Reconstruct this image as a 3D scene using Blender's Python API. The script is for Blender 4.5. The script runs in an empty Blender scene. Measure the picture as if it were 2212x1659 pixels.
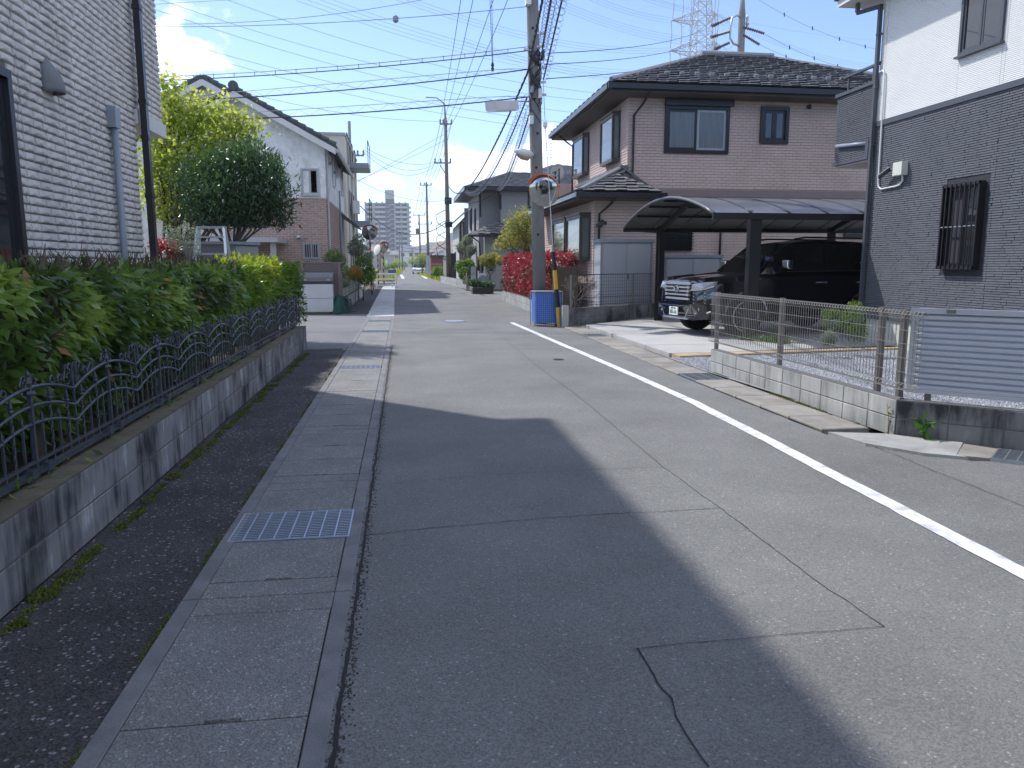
import bpy, bmesh, math, random
import numpy as np
from mathutils import Vector, Matrix, Euler, noise as mnoise
random.seed(7); np.random.seed(7)
R = math.radians
scn = bpy.context.scene
col = scn.collection
# ------------------------------------------------------------------ camera
FPX, CXP, CYP, CAMH = 1661.0, 1106.0, 829.5, 1.5
YAW, PIT = R(7.957), R(8.913)
cam_d = bpy.data.cameras.new('camera'); cam = bpy.data.objects.new('camera', cam_d); col.objects.link(cam)
cam.location = (0, 0, CAMH); cam.rotation_euler = (math.pi/2 - PIT, 0, -YAW)
cam_d.sensor_fit = 'HORIZONTAL'; cam_d.sensor_width = 36.0; cam_d.lens = 36.0*FPX/2212.0
cam_d.clip_start = 0.05; cam_d.clip_end = 4000
scn.camera = cam
# ------------------------------------------------------------------ sun, sky, exposure
SUNV = Vector((-0.60, 0.60, 1.0)).normalized()
SUN_EL = math.asin(SUNV.z); SUN_AZ = math.atan2(SUNV.x, SUNV.y)
sun_d = bpy.data.lights.new('sun', 'SUN'); sun = bpy.data.objects.new('sun', sun_d); col.objects.link(sun)
sun_d.energy = 2.65; sun_d.angle = R(0.9); sun_d.color = (1.0, 0.97, 0.935)
sun.rotation_euler = SUNV.to_track_quat('Z', 'Y').to_euler(); sun.location = (0, 0, 30)
scn.view_settings.view_transform = 'Standard'; scn.view_settings.look = 'None'
scn.view_settings.gamma = 1.0; scn.view_settings.exposure = 0.86; scn.view_settings.use_curve_mapping = False
world = bpy.data.worlds.new('World'); scn.world = world; world.use_nodes = True
# pixel helpers (photo at 2212x1659) -> places on the ground / on a wall plane
s_, c_ = math.sin, math.cos
_fw = (s_(YAW)*c_(PIT), c_(YAW)*c_(PIT), -s_(PIT)); _rt = (c_(YAW), -s_(YAW), 0); _up = (s_(YAW)*s_(PIT), c_(YAW)*s_(PIT), c_(PIT))
def ray(x, y):
    a = (x-CXP)/FPX; b = (CYP-y)/FPX
    return tuple(_fw[i]+a*_rt[i]+b*_up[i] for i in range(3))
def G(x, y, z=0.0):
    d = ray(x, y); t = (z-CAMH)/d[2]; return Vector((d[0]*t, d[1]*t, z))
def PY(x, y, Y):
    d = ray(x, y); t = Y/d[1]; return Vector((d[0]*t, Y, CAMH+d[2]*t))
def PX(x, y, X):
    d = ray(x, y); t = X/d[0]; return Vector((X, d[1]*t, CAMH+d[2]*t))
def K(x0, y0, w, x, y):
    k = w/2212/1.8228; return (x0/1.8228+x*k, y0/1.8228+y*k)
# world nodes
nt = world.node_tree; N = nt.nodes; L = nt.links; N.clear()
wo = N.new('ShaderNodeOutputWorld'); bg = N.new('ShaderNodeBackground'); bg.inputs['Strength'].default_value = 0.15
sky = N.new('ShaderNodeTexSky'); sky.sky_type = 'NISHITA'; sky.sun_disc = False
sky.sun_elevation = SUN_EL; sky.sun_rotation = SUN_AZ; sky.altitude = 0; sky.air_density = 0.75; sky.dust_density = 0.25; sky.ozone_density = 3.0
tc = N.new('ShaderNodeTexCoord')
def wmath(op, a, b=None, c=None):
    n = N.new('ShaderNodeMath'); n.operation = op
    for i, v in enumerate((a, b, c)):
        if v is None: continue
        if isinstance(v, (int, float)): n.inputs[i].default_value = v
        else: L.new(v, n.inputs[i])
    return n.outputs[0]
def wdot(vec):
    n = N.new('ShaderNodeVectorMath'); n.operation = 'DOT_PRODUCT'; L.new(tc.outputs['Generated'], n.inputs[0]); n.inputs[1].default_value = vec; return n.outputs['Value']
nz = N.new('ShaderNodeTexNoise'); nz.inputs['Scale'].default_value = 22; nz.inputs['Detail'].default_value = 9; nz.inputs['Roughness'].default_value = 0.58
mp = N.new('ShaderNodeMapping'); mp.inputs['Scale'].default_value = (1, 1, 1.7); L.new(tc.outputs['Generated'], mp.inputs[0]); L.new(mp.outputs[0], nz.inputs['Vector'])
nzc = wmath('SUBTRACT', nz.outputs['Fac'], 0.5)
CL = [((372, 105), .036, .022, 1.0), ((425, 133), .030, .010, .9), ((340, 90), .032, .030, 1.0), ((1110, 350), .085, .022, .8), ((1220, 345), .08, .032, .95), ((822, 390), .022, .010, .6), ((1180, 375), .16, .018, .7)]
dirs = []
for (p, su, sv, amp) in CL:
    dirs.append((Vector(ray(*p)).normalized(), su, sv, amp))
rr = random.Random(3)  # unseen clouds outside the view, enlarged and added as neutral fill light
for i in range(24):
    az = R(58 + i*11.6 + rr.uniform(-6, 6)); el = R(rr.uniform(10, 62))
    dirs.append((Vector((math.sin(az)*math.cos(el), math.cos(az)*math.cos(el), math.sin(el))), rr.uniform(.15, .42), rr.uniform(.06, .17), rr.uniform(.7, 1)))
mask = None
for d0, su, sv, amp in dirs:
    u = d0.cross(Vector((0, 0, 1))).normalized(); v = u.cross(d0).normalized()
    a = wmath('DIVIDE', wdot(u), su); b = wmath('DIVIDE', wdot(v), sv)
    rr2 = wmath('SQRT', wmath('ADD', wmath('MULTIPLY', a, a), wmath('MULTIPLY', b, b)))
    rr3 = wmath('ADD', rr2, wmath('MULTIPLY', nzc, 2.6))
    m = N.new('ShaderNodeMapRange'); m.inputs[1].default_value = 1.15; m.inputs[2].default_value = 0.55; m.inputs[3].default_value = 0; m.inputs[4].default_value = amp; m.clamp = True; L.new(rr3, m.inputs[0])
    front = wmath('GREATER_THAN', wdot(d0), 0.3)
    mm = wmath('MULTIPLY', m.outputs[0], front)
    mask = mm if mask is None else wmath('MAXIMUM', mask, mm)
mix = N.new('ShaderNodeMix'); mix.data_type = 'RGBA'
L.new(mask, mix.inputs[0]); mix.inputs[7].default_value = (7.0, 7.1, 7.3, 1)
tint = N.new('ShaderNodeVectorMath'); tint.operation = 'MULTIPLY'; tint.inputs[1].default_value = (.89, .885, .99); L.new(sky.outputs[0], tint.inputs[0]); L.new(tint.outputs[0], mix.inputs[6]); L.new(mix.outputs[2], bg.inputs[0]); L.new(bg.outputs[0], wo.inputs[0])

# ------------------------------------------------------------------ object helpers
WL = {}
def tag(o, label=None, cat=None, group=None, kind=None):
    if label: o['label'] = label
    if cat: o['category'] = cat
    if group: o['group'] = group
    if kind: o['kind'] = kind
    return o
def thing(name, label, cat, loc=(0, 0, 0), group=None, rz=0):
    o = bpy.data.objects.new(name, None); col.objects.link(o); o.location = loc; o.rotation_euler = (0, 0, rz)
    o.empty_display_size = 0.2; WL[o.name] = Vector(loc)
    return tag(o, label, cat, group)
def dup(root, loc, rz=0, label=None, group=None):
    r = root.copy(); col.objects.link(r); r.location = loc; r.rotation_euler = (0, 0, rz); WL[r.name] = Vector(loc)
    if label: r['label'] = label
    if group: r['group'] = group
    for ch in list(root.children):
        c = ch.copy(); col.objects.link(c); c.parent = r
        for g in list(ch.children):
            d = g.copy(); col.objects.link(d); d.parent = c
    return r
class MB:
    def __init__(s): s.v = []; s.f = []; s.smooth = False
    def add(s, vs, fs):
        n = len(s.v); s.v += [tuple(v) for v in vs]; s.f += [tuple(i+n for i in f) for f in fs]; return s
    def box(s, x0, x1, y0, y1, z0, z1):
        return s.add([(x0,y0,z0),(x1,y0,z0),(x1,y1,z0),(x0,y1,z0),(x0,y0,z1),(x1,y0,z1),(x1,y1,z1),(x0,y1,z1)],
                     [(0,3,2,1),(4,5,6,7),(0,1,5,4),(1,2,6,5),(2,3,7,6),(3,0,4,7)])
    def obox(s, c, ux, uy, uz, hx, hy, hz):
        c, ux, uy, uz = Vector(c), Vector(ux).normalized(), Vector(uy).normalized(), Vector(uz).normalized()
        vs = [c+ux*hx*a+uy*hy*b+uz*hz*d for d in (-1, 1) for a, b in ((-1,-1),(1,-1),(1,1),(-1,1))]
        return s.add(vs, [(0,3,2,1),(4,5,6,7),(0,1,5,4),(1,2,6,5),(2,3,7,6),(3,0,4,7)])
    def beam(s, p0, p1, w, h, up=(0, 0, 1)):
        p0, p1 = Vector(p0), Vector(p1); d = (p1-p0); ln = d.length; d.normalize(); up = Vector(up)
        if abs(d.dot(up)) > .99: up = Vector((0, 1, 0))
        sd = d.cross(up).normalized(); u = sd.cross(d)
        return s.obox((p0+p1)/2, d, sd, u, ln/2, w/2, h/2)
    def tube(s, pts, r, n=6, caps=True, closed=False):
        pts = [Vector(p) for p in pts]; m = len(pts); rs = r if hasattr(r, '__len__') else [r]*m
        prev = None; base = len(s.v)
        for i, p in enumerate(pts):
            if closed: t = pts[(i+1) % m]-pts[i-1]
            else: t = pts[min(i+1, m-1)]-pts[max(i-1, 0)]
            if t.length < 1e-9: t = Vector((0, 0, 1))
            t.normalize()
            if prev is None:
                a = Vector((0, 0, 1)) if abs(t.z) < .9 else Vector((1, 0, 0)); u = t.cross(a).normalized()
            else:
                u = prev - t*prev.dot(t)
                if u.length < 1e-6: u = t.orthogonal()
                u.normalize()
            prev = u; w = t.cross(u)
            for k in range(n):
                a = 2*math.pi*k/n; s.v.append(tuple(p+(u*math.cos(a)+w*math.sin(a))*rs[i]))
        rng = m if closed else m-1
        for i in range(rng):
            for k in range(n):
                a = base+i*n+k; b = base+i*n+(k+1) % n; j = ((i+1) % m)
                s.f.append((a, b, base+j*n+(k+1) % n, base+j*n+k))
        if caps and not closed:
            s.f.append(tuple(base+k for k in reversed(range(n)))); s.f.append(tuple(base+(m-1)*n+k for k in range(n)))
        return s
    def lathe(s, prof, c=(0, 0, 0), n=16, axis='z'):
        base = len(s.v); c = Vector(c)
        for (r, z) in prof:
            for k in range(n):
                a = 2*math.pi*k/n
                q = (r*math.cos(a), r*math.sin(a), z)
                if axis == 'y': q = (q[0], q[2], q[1])
                if axis == 'x': q = (q[2], q[0], q[1])
                s.v.append(tuple(c+Vector(q)))
        for i in range(len(prof)-1):
            for k in range(n):
                s.f.append((base+i*n+k, base+i*n+(k+1) % n, base+(i+1)*n+(k+1) % n, base+(i+1)*n+k))
        s.f.append(tuple(base+k for k in reversed(range(n)))); s.f.append(tuple(base+(len(prof)-1)*n+k for k in range(n)))
        return s
    def prism(s, poly, d):
        """poly: list of 3d points (planar), extruded by vector d"""
        n = len(poly); d = Vector(d); a = [Vector(p) for p in poly]
        return s.add(a+[p+d for p in a], [tuple(reversed(range(n))), tuple(range(n, 2*n))]+[(i, (i+1) % n, (i+1) % n+n, i+n) for i in range(n)])
    def quad(s, a, b, c, d): return s.add([a, b, c, d], [(0, 1, 2, 3)])
    def mesh(s, name, off=None):
        me = bpy.data.meshes.new(name)
        v = s.v if off is None else [(a[0]-off[0], a[1]-off[1], a[2]-off[2]) for a in s.v]
        me.from_pydata(v, [], s.f); me.update()
        if s.smooth:
            bm = bmesh.new(); bm.from_mesh(me); bmesh.ops.remove_doubles(bm, verts=bm.verts, dist=1e-5); bm.to_mesh(me); bm.free(); me.shade_smooth()
        return me
    def build(s, name, m, parent=None, label=None, kind=None, smooth=False, local=False):
        """vertices are in world coordinates unless local"""
        s.smooth = smooth or s.smooth
        off = None if (local or parent is None) else WL[parent.name]
        o = bpy.data.objects.new(name, s.mesh(name, off)); col.objects.link(o)
        if m: o.data.materials.append(m)
        if parent: o.parent = parent; WL[o.name] = WL[parent.name]
        else: WL[o.name] = Vector((0, 0, 0))
        return tag(o, label, kind=kind)
def inst(name, me, loc, parent, scale=(1, 1, 1), rot=None, m=None):
    o = bpy.data.objects.new(name, me); col.objects.link(o)
    o.location = Vector(loc)-(WL[parent.name] if parent else Vector()); o.scale = scale
    if rot: o.rotation_euler = rot
    if parent: o.parent = parent
    return o
# ------------------------------------------------------------------ materials
def nmat(name):
    m = bpy.data.materials.new(name); m.use_nodes = True; t = m.node_tree
    return m, t, t.nodes, t.links, t.nodes['Principled BSDF']
def mat(name, c, rough=.7, var=.12, scale=4, bump=0, bscale=60, metal=0, spec=.4, ov=0, dirt=None, dscale=1.5, damt=.5, stretch=(1, 1, 1), coat=0, bdist=.01):
    m, t, n, l, b = nmat(name)
    geo = n.new('ShaderNodeNewGeometry'); mpn = n.new('ShaderNodeMapping'); mpn.inputs['Scale'].default_value = stretch
    l.new(geo.outputs['Position'], mpn.inputs[0])
    tx = n.new('ShaderNodeTexNoise'); tx.inputs['Scale'].default_value = scale; tx.inputs['Detail'].default_value = 6; tx.inputs['Roughness'].default_value = .6
    l.new(mpn.outputs[0], tx.inputs['Vector'])
    mr = n.new('ShaderNodeMapRange'); mr.inputs[1].default_value = .25; mr.inputs[2].default_value = .75; mr.inputs[3].default_value = 1-var; mr.inputs[4].default_value = 1+var
    l.new(tx.outputs['Fac'], mr.inputs[0])
    fac = mr.outputs[0]
    if ov:
        oi = n.new('ShaderNodeObjectInfo'); m2 = n.new('ShaderNodeMapRange'); m2.inputs[3].default_value = 1-ov; m2.inputs[4].default_value = 1+ov
        l.new(oi.outputs['Random'], m2.inputs[0]); mm = n.new('ShaderNodeMath'); mm.operation = 'MULTIPLY'; l.new(fac, mm.inputs[0]); l.new(m2.outputs[0], mm.inputs[1]); fac = mm.outputs[0]
    vm = n.new('ShaderNodeVectorMath'); vm.operation = 'SCALE'; vm.inputs[0].default_value = c[:3]; l.new(fac, vm.inputs['Scale'])
    out = vm.outputs[0]
    if dirt:
        dx = n.new('ShaderNodeTexNoise'); dx.inputs['Scale'].default_value = dscale; dx.inputs['Detail'].default_value = 8; dx.inputs['Roughness'].default_value = .65; l.new(mpn.outputs[0], dx.inputs['Vector'])
        dr = n.new('ShaderNodeMapRange'); dr.inputs[1].default_value = .45; dr.inputs[2].default_value = .68; dr.inputs[3].default_value = 0; dr.inputs[4].default_value = damt; l.new(dx.outputs['Fac'], dr.inputs[0])
        mx = n.new('ShaderNodeMix'); mx.data_type = 'RGBA'; l.new(dr.outputs[0], mx.inputs[0]); l.new(out, mx.inputs[6]); mx.inputs[7].default_value = (*dirt, 1); out = mx.outputs[2]
    l.new(out, b.inputs['Base Color'])
    b.inputs['Roughness'].default_value = rough; b.inputs['Metallic'].default_value = metal; b.inputs['Specular IOR Level'].default_value = spec
    if coat: b.inputs['Coat Weight'].default_value = coat; b.inputs['Coat Roughness'].default_value = .03
    if bump:
        bx = n.new('ShaderNodeTexNoise'); bx.inputs['Scale'].default_value = bscale; bx.inputs['Detail'].default_value = 5; l.new(geo.outputs['Position'], bx.inputs['Vector'])
        bn = n.new('ShaderNodeBump'); bn.inputs['Strength'].default_value = bump; bn.inputs['Distance'].default_value = bdist; l.new(bx.outputs['Fac'], bn.inputs['Height']); l.new(bn.outputs[0], b.inputs['Normal'])
    return m
def leafmat(name, cols, trans=.35, rough=.45, spec=.35):
    m, t, n, l, b = nmat(name)
    at = n.new('ShaderNodeAttribute'); at.attribute_name = 'lv'
    rp = n.new('ShaderNodeValToRGB'); e = rp.color_ramp.elements
    while len(e) < len(cols): e.new(.5)
    for i, c in enumerate(cols): e[i].position = i/(len(cols)-1); e[i].color = (*c, 1)
    l.new(at.outputs['Fac'], rp.inputs[0])
    l.new(rp.outputs[0], b.inputs['Base Color']); b.inputs['Roughness'].default_value = rough; b.inputs['Specular IOR Level'].default_value = spec
    tr = n.new('ShaderNodeBsdfTranslucent'); hs = n.new('ShaderNodeHueSaturation'); hs.inputs['Value'].default_value = 1.9; hs.inputs['Saturation'].default_value = 1.1; hs.inputs['Hue'].default_value = .49
    l.new(rp.outputs[0], hs.inputs['Color']); l.new(hs.outputs[0], tr.inputs[0])
    mx = n.new('ShaderNodeMixShader'); mx.inputs[0].default_value = trans; l.new(b.outputs[0], mx.inputs[1]); l.new(tr.outputs[0], mx.inputs[2])
    l.new(mx.outputs[0], n['Material Output'].inputs[0]); return m
def glassmat(name, c=(.02, .025, .03), rough=.03, spec=.8):
    m, t, n, l, b = nmat(name); b.inputs['Base Color'].default_value = (*c, 1); b.inputs['Roughness'].default_value = rough; b.inputs['Specular IOR Level'].default_value = spec; return m
def stonefloor(name, c, c2, cell=90, bright=(.35, .35, .36), bfrac=.06, rough=.85, bump=.5, patch=.25, pscale=.7, dirt=None):
    """asphalt / exposed-aggregate: small stones as cells, larger wear patches"""
    m, t, n, l, b = nmat(name)
    geo = n.new('ShaderNodeNewGeometry')
    v = n.new('ShaderNodeTexVoronoi'); v.inputs['Scale'].default_value = cell; l.new(geo.outputs['Position'], v.inputs['Vector'])
    sp = n.new('ShaderNodeSeparateColor'); l.new(v.outputs['Color'], sp.inputs[0])
    mx = n.new('ShaderNodeMix'); mx.data_type = 'RGBA'; l.new(sp.outputs[0], mx.inputs[0]); mx.inputs[6].default_value = (*c, 1); mx.inputs[7].default_value = (*c2, 1)
    v2 = n.new('ShaderNodeTexVoronoi'); v2.inputs['Scale'].default_value = cell*.5; l.new(geo.outputs['Position'], v2.inputs['Vector'])
    s2 = n.new('ShaderNodeSeparateColor'); l.new(v2.outputs['Color'], s2.inputs[0])
    g = n.new('ShaderNodeMath'); g.operation = 'GREATER_THAN'; g.inputs[1].default_value = 1-bfrac; l.new(s2.outputs[1], g.inputs[0])
    g2 = n.new('ShaderNodeMath'); g2.operation = 'LESS_THAN'; g2.inputs[1].default_value = .42; l.new(v2.outputs['Distance'], g2.inputs[0])
    gm = n.new('ShaderNodeMath'); gm.operation = 'MULTIPLY'; l.new(g.outputs[0], gm.inputs[0]); l.new(g2.outputs[0], gm.inputs[1])
    m2 = n.new('ShaderNodeMix'); m2.data_type = 'RGBA'; l.new(gm.outputs[0], m2.inputs[0]); l.new(mx.outputs[2], m2.inputs[6]); m2.inputs[7].default_value = (*bright, 1)
    nz = n.new('ShaderNodeTexNoise'); nz.inputs['Scale'].default_value = pscale; nz.inputs['Detail'].default_value = 7; nz.inputs['Roughness'].default_value = .62; l.new(geo.outputs['Position'], nz.inputs['Vector'])
    mr = n.new('ShaderNodeMapRange'); mr.inputs[1].default_value = .3; mr.inputs[2].default_value = .7; mr.inputs[3].default_value = 1-patch; mr.inputs[4].default_value = 1+patch; l.new(nz.outputs['Fac'], mr.inputs[0])
    vm = n.new('ShaderNodeVectorMath'); vm.operation = 'SCALE'; l.new(m2.outputs[2], vm.inputs[0]); l.new(mr.outputs[0], vm.inputs['Scale'])
    out = vm.outputs[0]
    if dirt:
        dx = n.new('ShaderNodeTexNoise'); dx.inputs['Scale'].default_value = 2.2; dx.inputs['Detail'].default_value = 8; l.new(geo.outputs['Position'], dx.inputs['Vector'])
        dr = n.new('ShaderNodeMapRange'); dr.inputs[1].default_value = .5; dr.inputs[2].default_value = .66; dr.inputs[4].default_value = .7; l.new(dx.outputs['Fac'], dr.inputs[0])
        mq = n.new('ShaderNodeMix'); mq.data_type = 'RGBA'; l.new(dr.outputs[0], mq.inputs[0]); l.new(out, mq.inputs[6]); mq.inputs[7].default_value = (*dirt, 1); out = mq.outputs[2]
    l.new(out, b.inputs['Base Color']); b.inputs['Roughness'].default_value = rough; b.inputs['Specular IOR Level'].default_value = .3
    bn = n.new('ShaderNodeBump'); bn.inputs['Strength'].default_value = bump; bn.inputs['Distance'].default_value = .004; l.new(v.outputs['Distance'], bn.inputs['Height']); l.new(bn.outputs[0], b.inputs['Normal'])
    return m
M = {}
M['asphalt'] = stonefloor('asphalt', (.122, .124, .118), (.208, .21, .20), 150, (.29, .29, .295), .045, patch=.19)
M['asphalt_lane'] = stonefloor('asphalt lane', (.13, .13, .13), (.2, .2, .205), 140, (.3, .3, .31), .05, patch=.12)
M['asphalt_old'] = stonefloor('old asphalt', (.032, .031, .03), (.088, .084, .08), 110, (.24, .235, .235), .13, patch=.35, bump=1.0, pscale=1.6)
M['crack'] = mat('crack', (.03, .03, .03), .95, .2, 30)
M['cover'] = stonefloor('cover concrete', (.15, .152, .145), (.27, .27, .26), 160, (.38, .38, .37), .1, patch=.16, bump=.8, pscale=2.2)
M['patch'] = mat('concrete patch', (.33, .33, .315), .9, .12, 4, .5, 90, dirt=(.17, .17, .16), dscale=3, damt=.6)
M['curb'] = mat('curb concrete', (.2, .2, .2), .85, .14, 7, .5, 120, dirt=(.07, .075, .07), dscale=3, damt=.5)
M['slab'] = mat('slab concrete', (.42, .415, .4), .85, .07, 1.5, .25, 90, dirt=(.28, .275, .26), dscale=1.2, damt=.4)
M['gutter_new'] = mat('pale gutter concrete', (.50, .50, .49), .85, .1, 5, .3, 90, dirt=(.24, .23, .21), dscale=2, damt=.5)
M['gutter_r'] = mat('roadside gutter concrete', (.27, .25, .225), .9, .16, 4, .4, 90, dirt=(.14, .13, .11), dscale=2.5, damt=.55, ov=.12)
M['ground'] = mat('earth and grass', (.13, .13, .07), .95, .3, .3)
M['gravel_bed'] = mat('gravel bed', (.25, .26, .28), .95, .3, 60, 1.0, 45, bdist=.02)
M['soil'] = mat('soil', (.09, .075, .05), .95, .3, 20, .8, 30)
M['white_paint'] = mat('road paint', (.72, .73, .74), .6, .06, 12, .25, 90, dirt=(.3, .3, .31), dscale=7, damt=.75)
M['steel'] = mat('galvanised steel', (.42, .45, .48), .42, .12, 15, metal=.75)
M['dark_pit'] = mat('dark pit', (.012, .012, .014), .9)
M['iron'] = mat('painted iron', (.045, .055, .07), .4, .25, 25, .35, 180, spec=.5, dirt=(.09, .105, .125), dscale=30, damt=.5)
M['moss'] = leafmat('moss', [(.05, .07, .012), (.09, .12, .015), (.14, .17, .03)], .1, .9)
M['black_metal'] = mat('black metal', (.012, .013, .016), .35, .1, 8, spec=.5)
M['dark_frame'] = mat('dark frame', (.022, .022, .026), .35, .1, 8, spec=.5)
M['brown_frame'] = mat('brown frame', (.05, .042, .042), .4, .1, 8)
M['glass'] = glassmat('window glass')
M['curtain'] = mat('lace curtain', (.42, .45, .46), .9, .25, 9, stretch=(9, 9, .3))
M['wood'] = mat('bark', (.10, .075, .055), .95, .3, 18, .9, 60, stretch=(1, 1, .25))
M['trunk_grey'] = mat('grey bark', (.16, .14, .12), .95, .3, 18, .9, 60)
M['wire'] = mat('cable', (.02, .02, .025), .6)
M['wire_far'] = mat('bare conductor', (.20, .22, .26), .6)
M['pole'] = mat('pole concrete', (.20, .203, .205), .85, .16, 3, .25, 80, dirt=(.12, .11, .1), dscale=2.2, damt=.6, stretch=(2, 2, .5))
M['pole_far'] = mat('weathered pole', (.16, .14, .12), .9, .15, 3, stretch=(2, 2, .4))
M['white_plastic'] = mat('white plastic', (.66, .68, .66), .4, .05, 8)
M['grey_plastic'] = mat('grey pvc', (.24, .27, .32), .4, .06, 6)
M['orange'] = mat('orange paint', (.62, .20, .08), .45, .12, 9)
M['mirror'] = glassmat('mirror face', (.40, .42, .43), .09)
M['mirror'].node_tree.nodes['Principled BSDF'].inputs['Metallic'].default_value = 1
# ================================================================== GROUND
def sheet(name, pts, z, m, kind='structure', parent=None):
    mb = MB(); mb.add([(p[0], p[1], z) for p in pts], [tuple(range(len(pts)))])
    o = mb.build(name, m, parent, kind=kind if parent is None else None)
    if o.data.polygons[0].normal.z < 0: o.data.flip_normals()
    return o
sheet('ground', [(-900, -60), (900, -60), (900, 1400), (-900, 1400)], -0.06, M['ground'])
# road, following the slight bend beyond the side lane
RD = [(-30, -.27, 3.66), (0, -.27, 3.66), (6.2, -.27, 3.68), (10, -.28, 3.66), (18, -.28, 3.72), (23, -.29, 3.95), (28, -.35, 4.05), (35, -.42, 3.75), (48, -.54, 3.45), (58, -.6, 3.3), (61, -.6, 3.3), (75, -.7, 2.6), (100, -.6, 2.0), (140, -.2, 2.3), (230, .6, 3.6), (330, 1.0, 4.2)]
mb = MB()
for a, b in zip(RD[:-1], RD[1:]): mb.quad((a[1], a[0], 0), (a[2], a[0], 0), (b[2], b[0], 0), (b[1], b[0], 0))
mb.build('road', M['asphalt'], kind='structure')
sheet('old_pavement', [(-1.73, -6), (-1.02, -6), (-1.02, 13.2), (-1.1, 14.0), (-1.73, 13.9)], -.004, M['asphalt_old'])
sheet('side_lane', [(-40, 14.3), (-1.9, 13.95), (-1.02, 13.4), (-1.02, 23.5), (-40, 24.6)], -.008, M['asphalt_lane'])
sheet('side_road_right', [(3.66, -10), (30, -10), (30, -2), (5.2, 5.0), (4.3, 5.22), (3.66, 6.3)], -.004, M['asphalt'])
sheet('far_pavement', [(-1.87, 23.5), (-1.02, 23.5), (-1.3, 60), (-2.3, 60)], -.004, M['asphalt_old'])
sheet('cross_road', [(-60, 60), (-.6, 60), (3.3, 59), (60, 58), (60, 64), (3.0, 65.5), (-.6, 66), (-60, 66)], -.004, M['asphalt_lane'])
sheet('apron_right', [(4.1, 31), (12, 31), (12, 41), (3.8, 41), (3.75, 35), (4.05, 28)], -.002, M['asphalt'])
# asphalt joints: thin recessed-looking tar lines, each a slightly wavy strip
def crackline(pts, w, jit, z=.004):
    mb = MB(); P = []
    for a, b in zip(pts[:-1], pts[1:]):
        a, b = Vector(a), Vector(b); n = max(2, int((b-a).length/.05))
        for i in range(n):
            P.append(a.lerp(b, i/n))
    P.append(Vector(pts[-1])); out = []
    for i, p in enumerate(P):
        d = (P[min(i+1, len(P)-1)]-P[max(i-1, 0)]).normalized(); nn = Vector((-d.y, d.x, 0))
        o = nn*(mnoise.noise(p*3.1)*jit*1.6+mnoise.noise(p*17)*jit)
        ww = w*(.6+.9*abs(mnoise.noise(p*9+Vector((5, 0, 0)))))
        out.append((p+o-nn*ww, p+o+nn*ww))
    for a, b in zip(out[:-1], out[1:]): mb.quad((a[0].x, a[0].y, z), (a[1].x, a[1].y, z), (b[1].x, b[1].y, z), (b[0].x, b[0].y, z))
    o = mb.build('road_crack', M['crack'], kind='structure')
    if o.data.polygons[0].normal.z < 0: o.data.flip_normals()
g = lambda x, y: G(x, y)
crackline([g(800, 1050), g(1120, 1022), g(1432, 1009)], .0022, .008)
crackline([g(783, 1156), g(1200, 1118), g(1555, 1098)], .003, .009)
crackline([g(1555, 1098), g(1650, 1170), g(1790, 1275), g(1912, 1355)], .0025, .007)
crackline([g(1912, 1355), g(1650, 1376), g(1365, 1402)], .002, .008)
crackline([g(1365, 1402), g(1440, 1510), g(1530, 1659)], .0035, .018)
crackline([g(1050, 700), g(1160, 790), g(1260, 865), g(1432, 1009), g(1555, 1098)], .0022, .004)
crackline([g(1830, 940), g(2000, 1010), g(2240, 1105)], .003, .010)
crackline([g(853, 709), g(1040, 712)], .012, .02)
# white edge line with worn outline
mb = MB()
WLn = [(2212, 1240), (1995, 1128), (1760, 1004), (1500, 870), (1300, 781), (1190, 734), (1105, 697)]
P = [G(*p) for p in WLn]; P = [P[0]+(P[0]-P[1])*1.5]+P
pts = []
for a, b in zip(P[:-1], P[1:]):
    n = max(2, int((b-a).length/.12)); pts += [a.lerp(b, i/n) for i in range(n)]
pts.append(P[-1]); rows = []
for i, p in enumerate(pts):
    w = .060+.010*mnoise.noise(p*6); w2 = .062+.008*mnoise.noise(p*5+Vector((9, 9, 0))); o = .012*mnoise.noise(p*.9)
    rows.append(((p.x-w+o, p.y, .005), (p.x+w2+o, p.y, .005)))
for a, b in zip(rows[:-1], rows[1:]): mb.quad(a[0], b[0], b[1], a[1])
o = mb.build('road_line', M['white_paint'], kind='structure')
o.data.flip_normals() if o.data.polygons[0].normal.z < 0 else None
mb = MB()   # corner marks at the crossing
for pl in ([G(735+60, 602), G(803+10, 600)],):
    pass
def markstrip(a, b, w):
    a, b = Vector(a), Vector(b); d = (b-a).normalized(); n = Vector((-d.y, d.x, 0))*w/2
    mb.quad(*[tuple(q) for q in ((a-n), (a+n), (b+n), (b-n))])
for (x0, y0, x1, y1) in ((840, 592.5, 869, 594), (867, 594, 871, 602), (882, 590, 893, 590), (1000*0+950*0+970*0+916, 589, 924, 589), (912, 596, 945, 593), (912, 596, 922, 602)):
    a, b = G(x0, y0), G(x1, y1); a.z = b.z = .012; markstrip(a, b, .35 if abs(y1-y0) < 3 else .3)
o = mb.build('road_marking', M['white_paint'], kind='structure')
for p in o.data.polygons: pass
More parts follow.
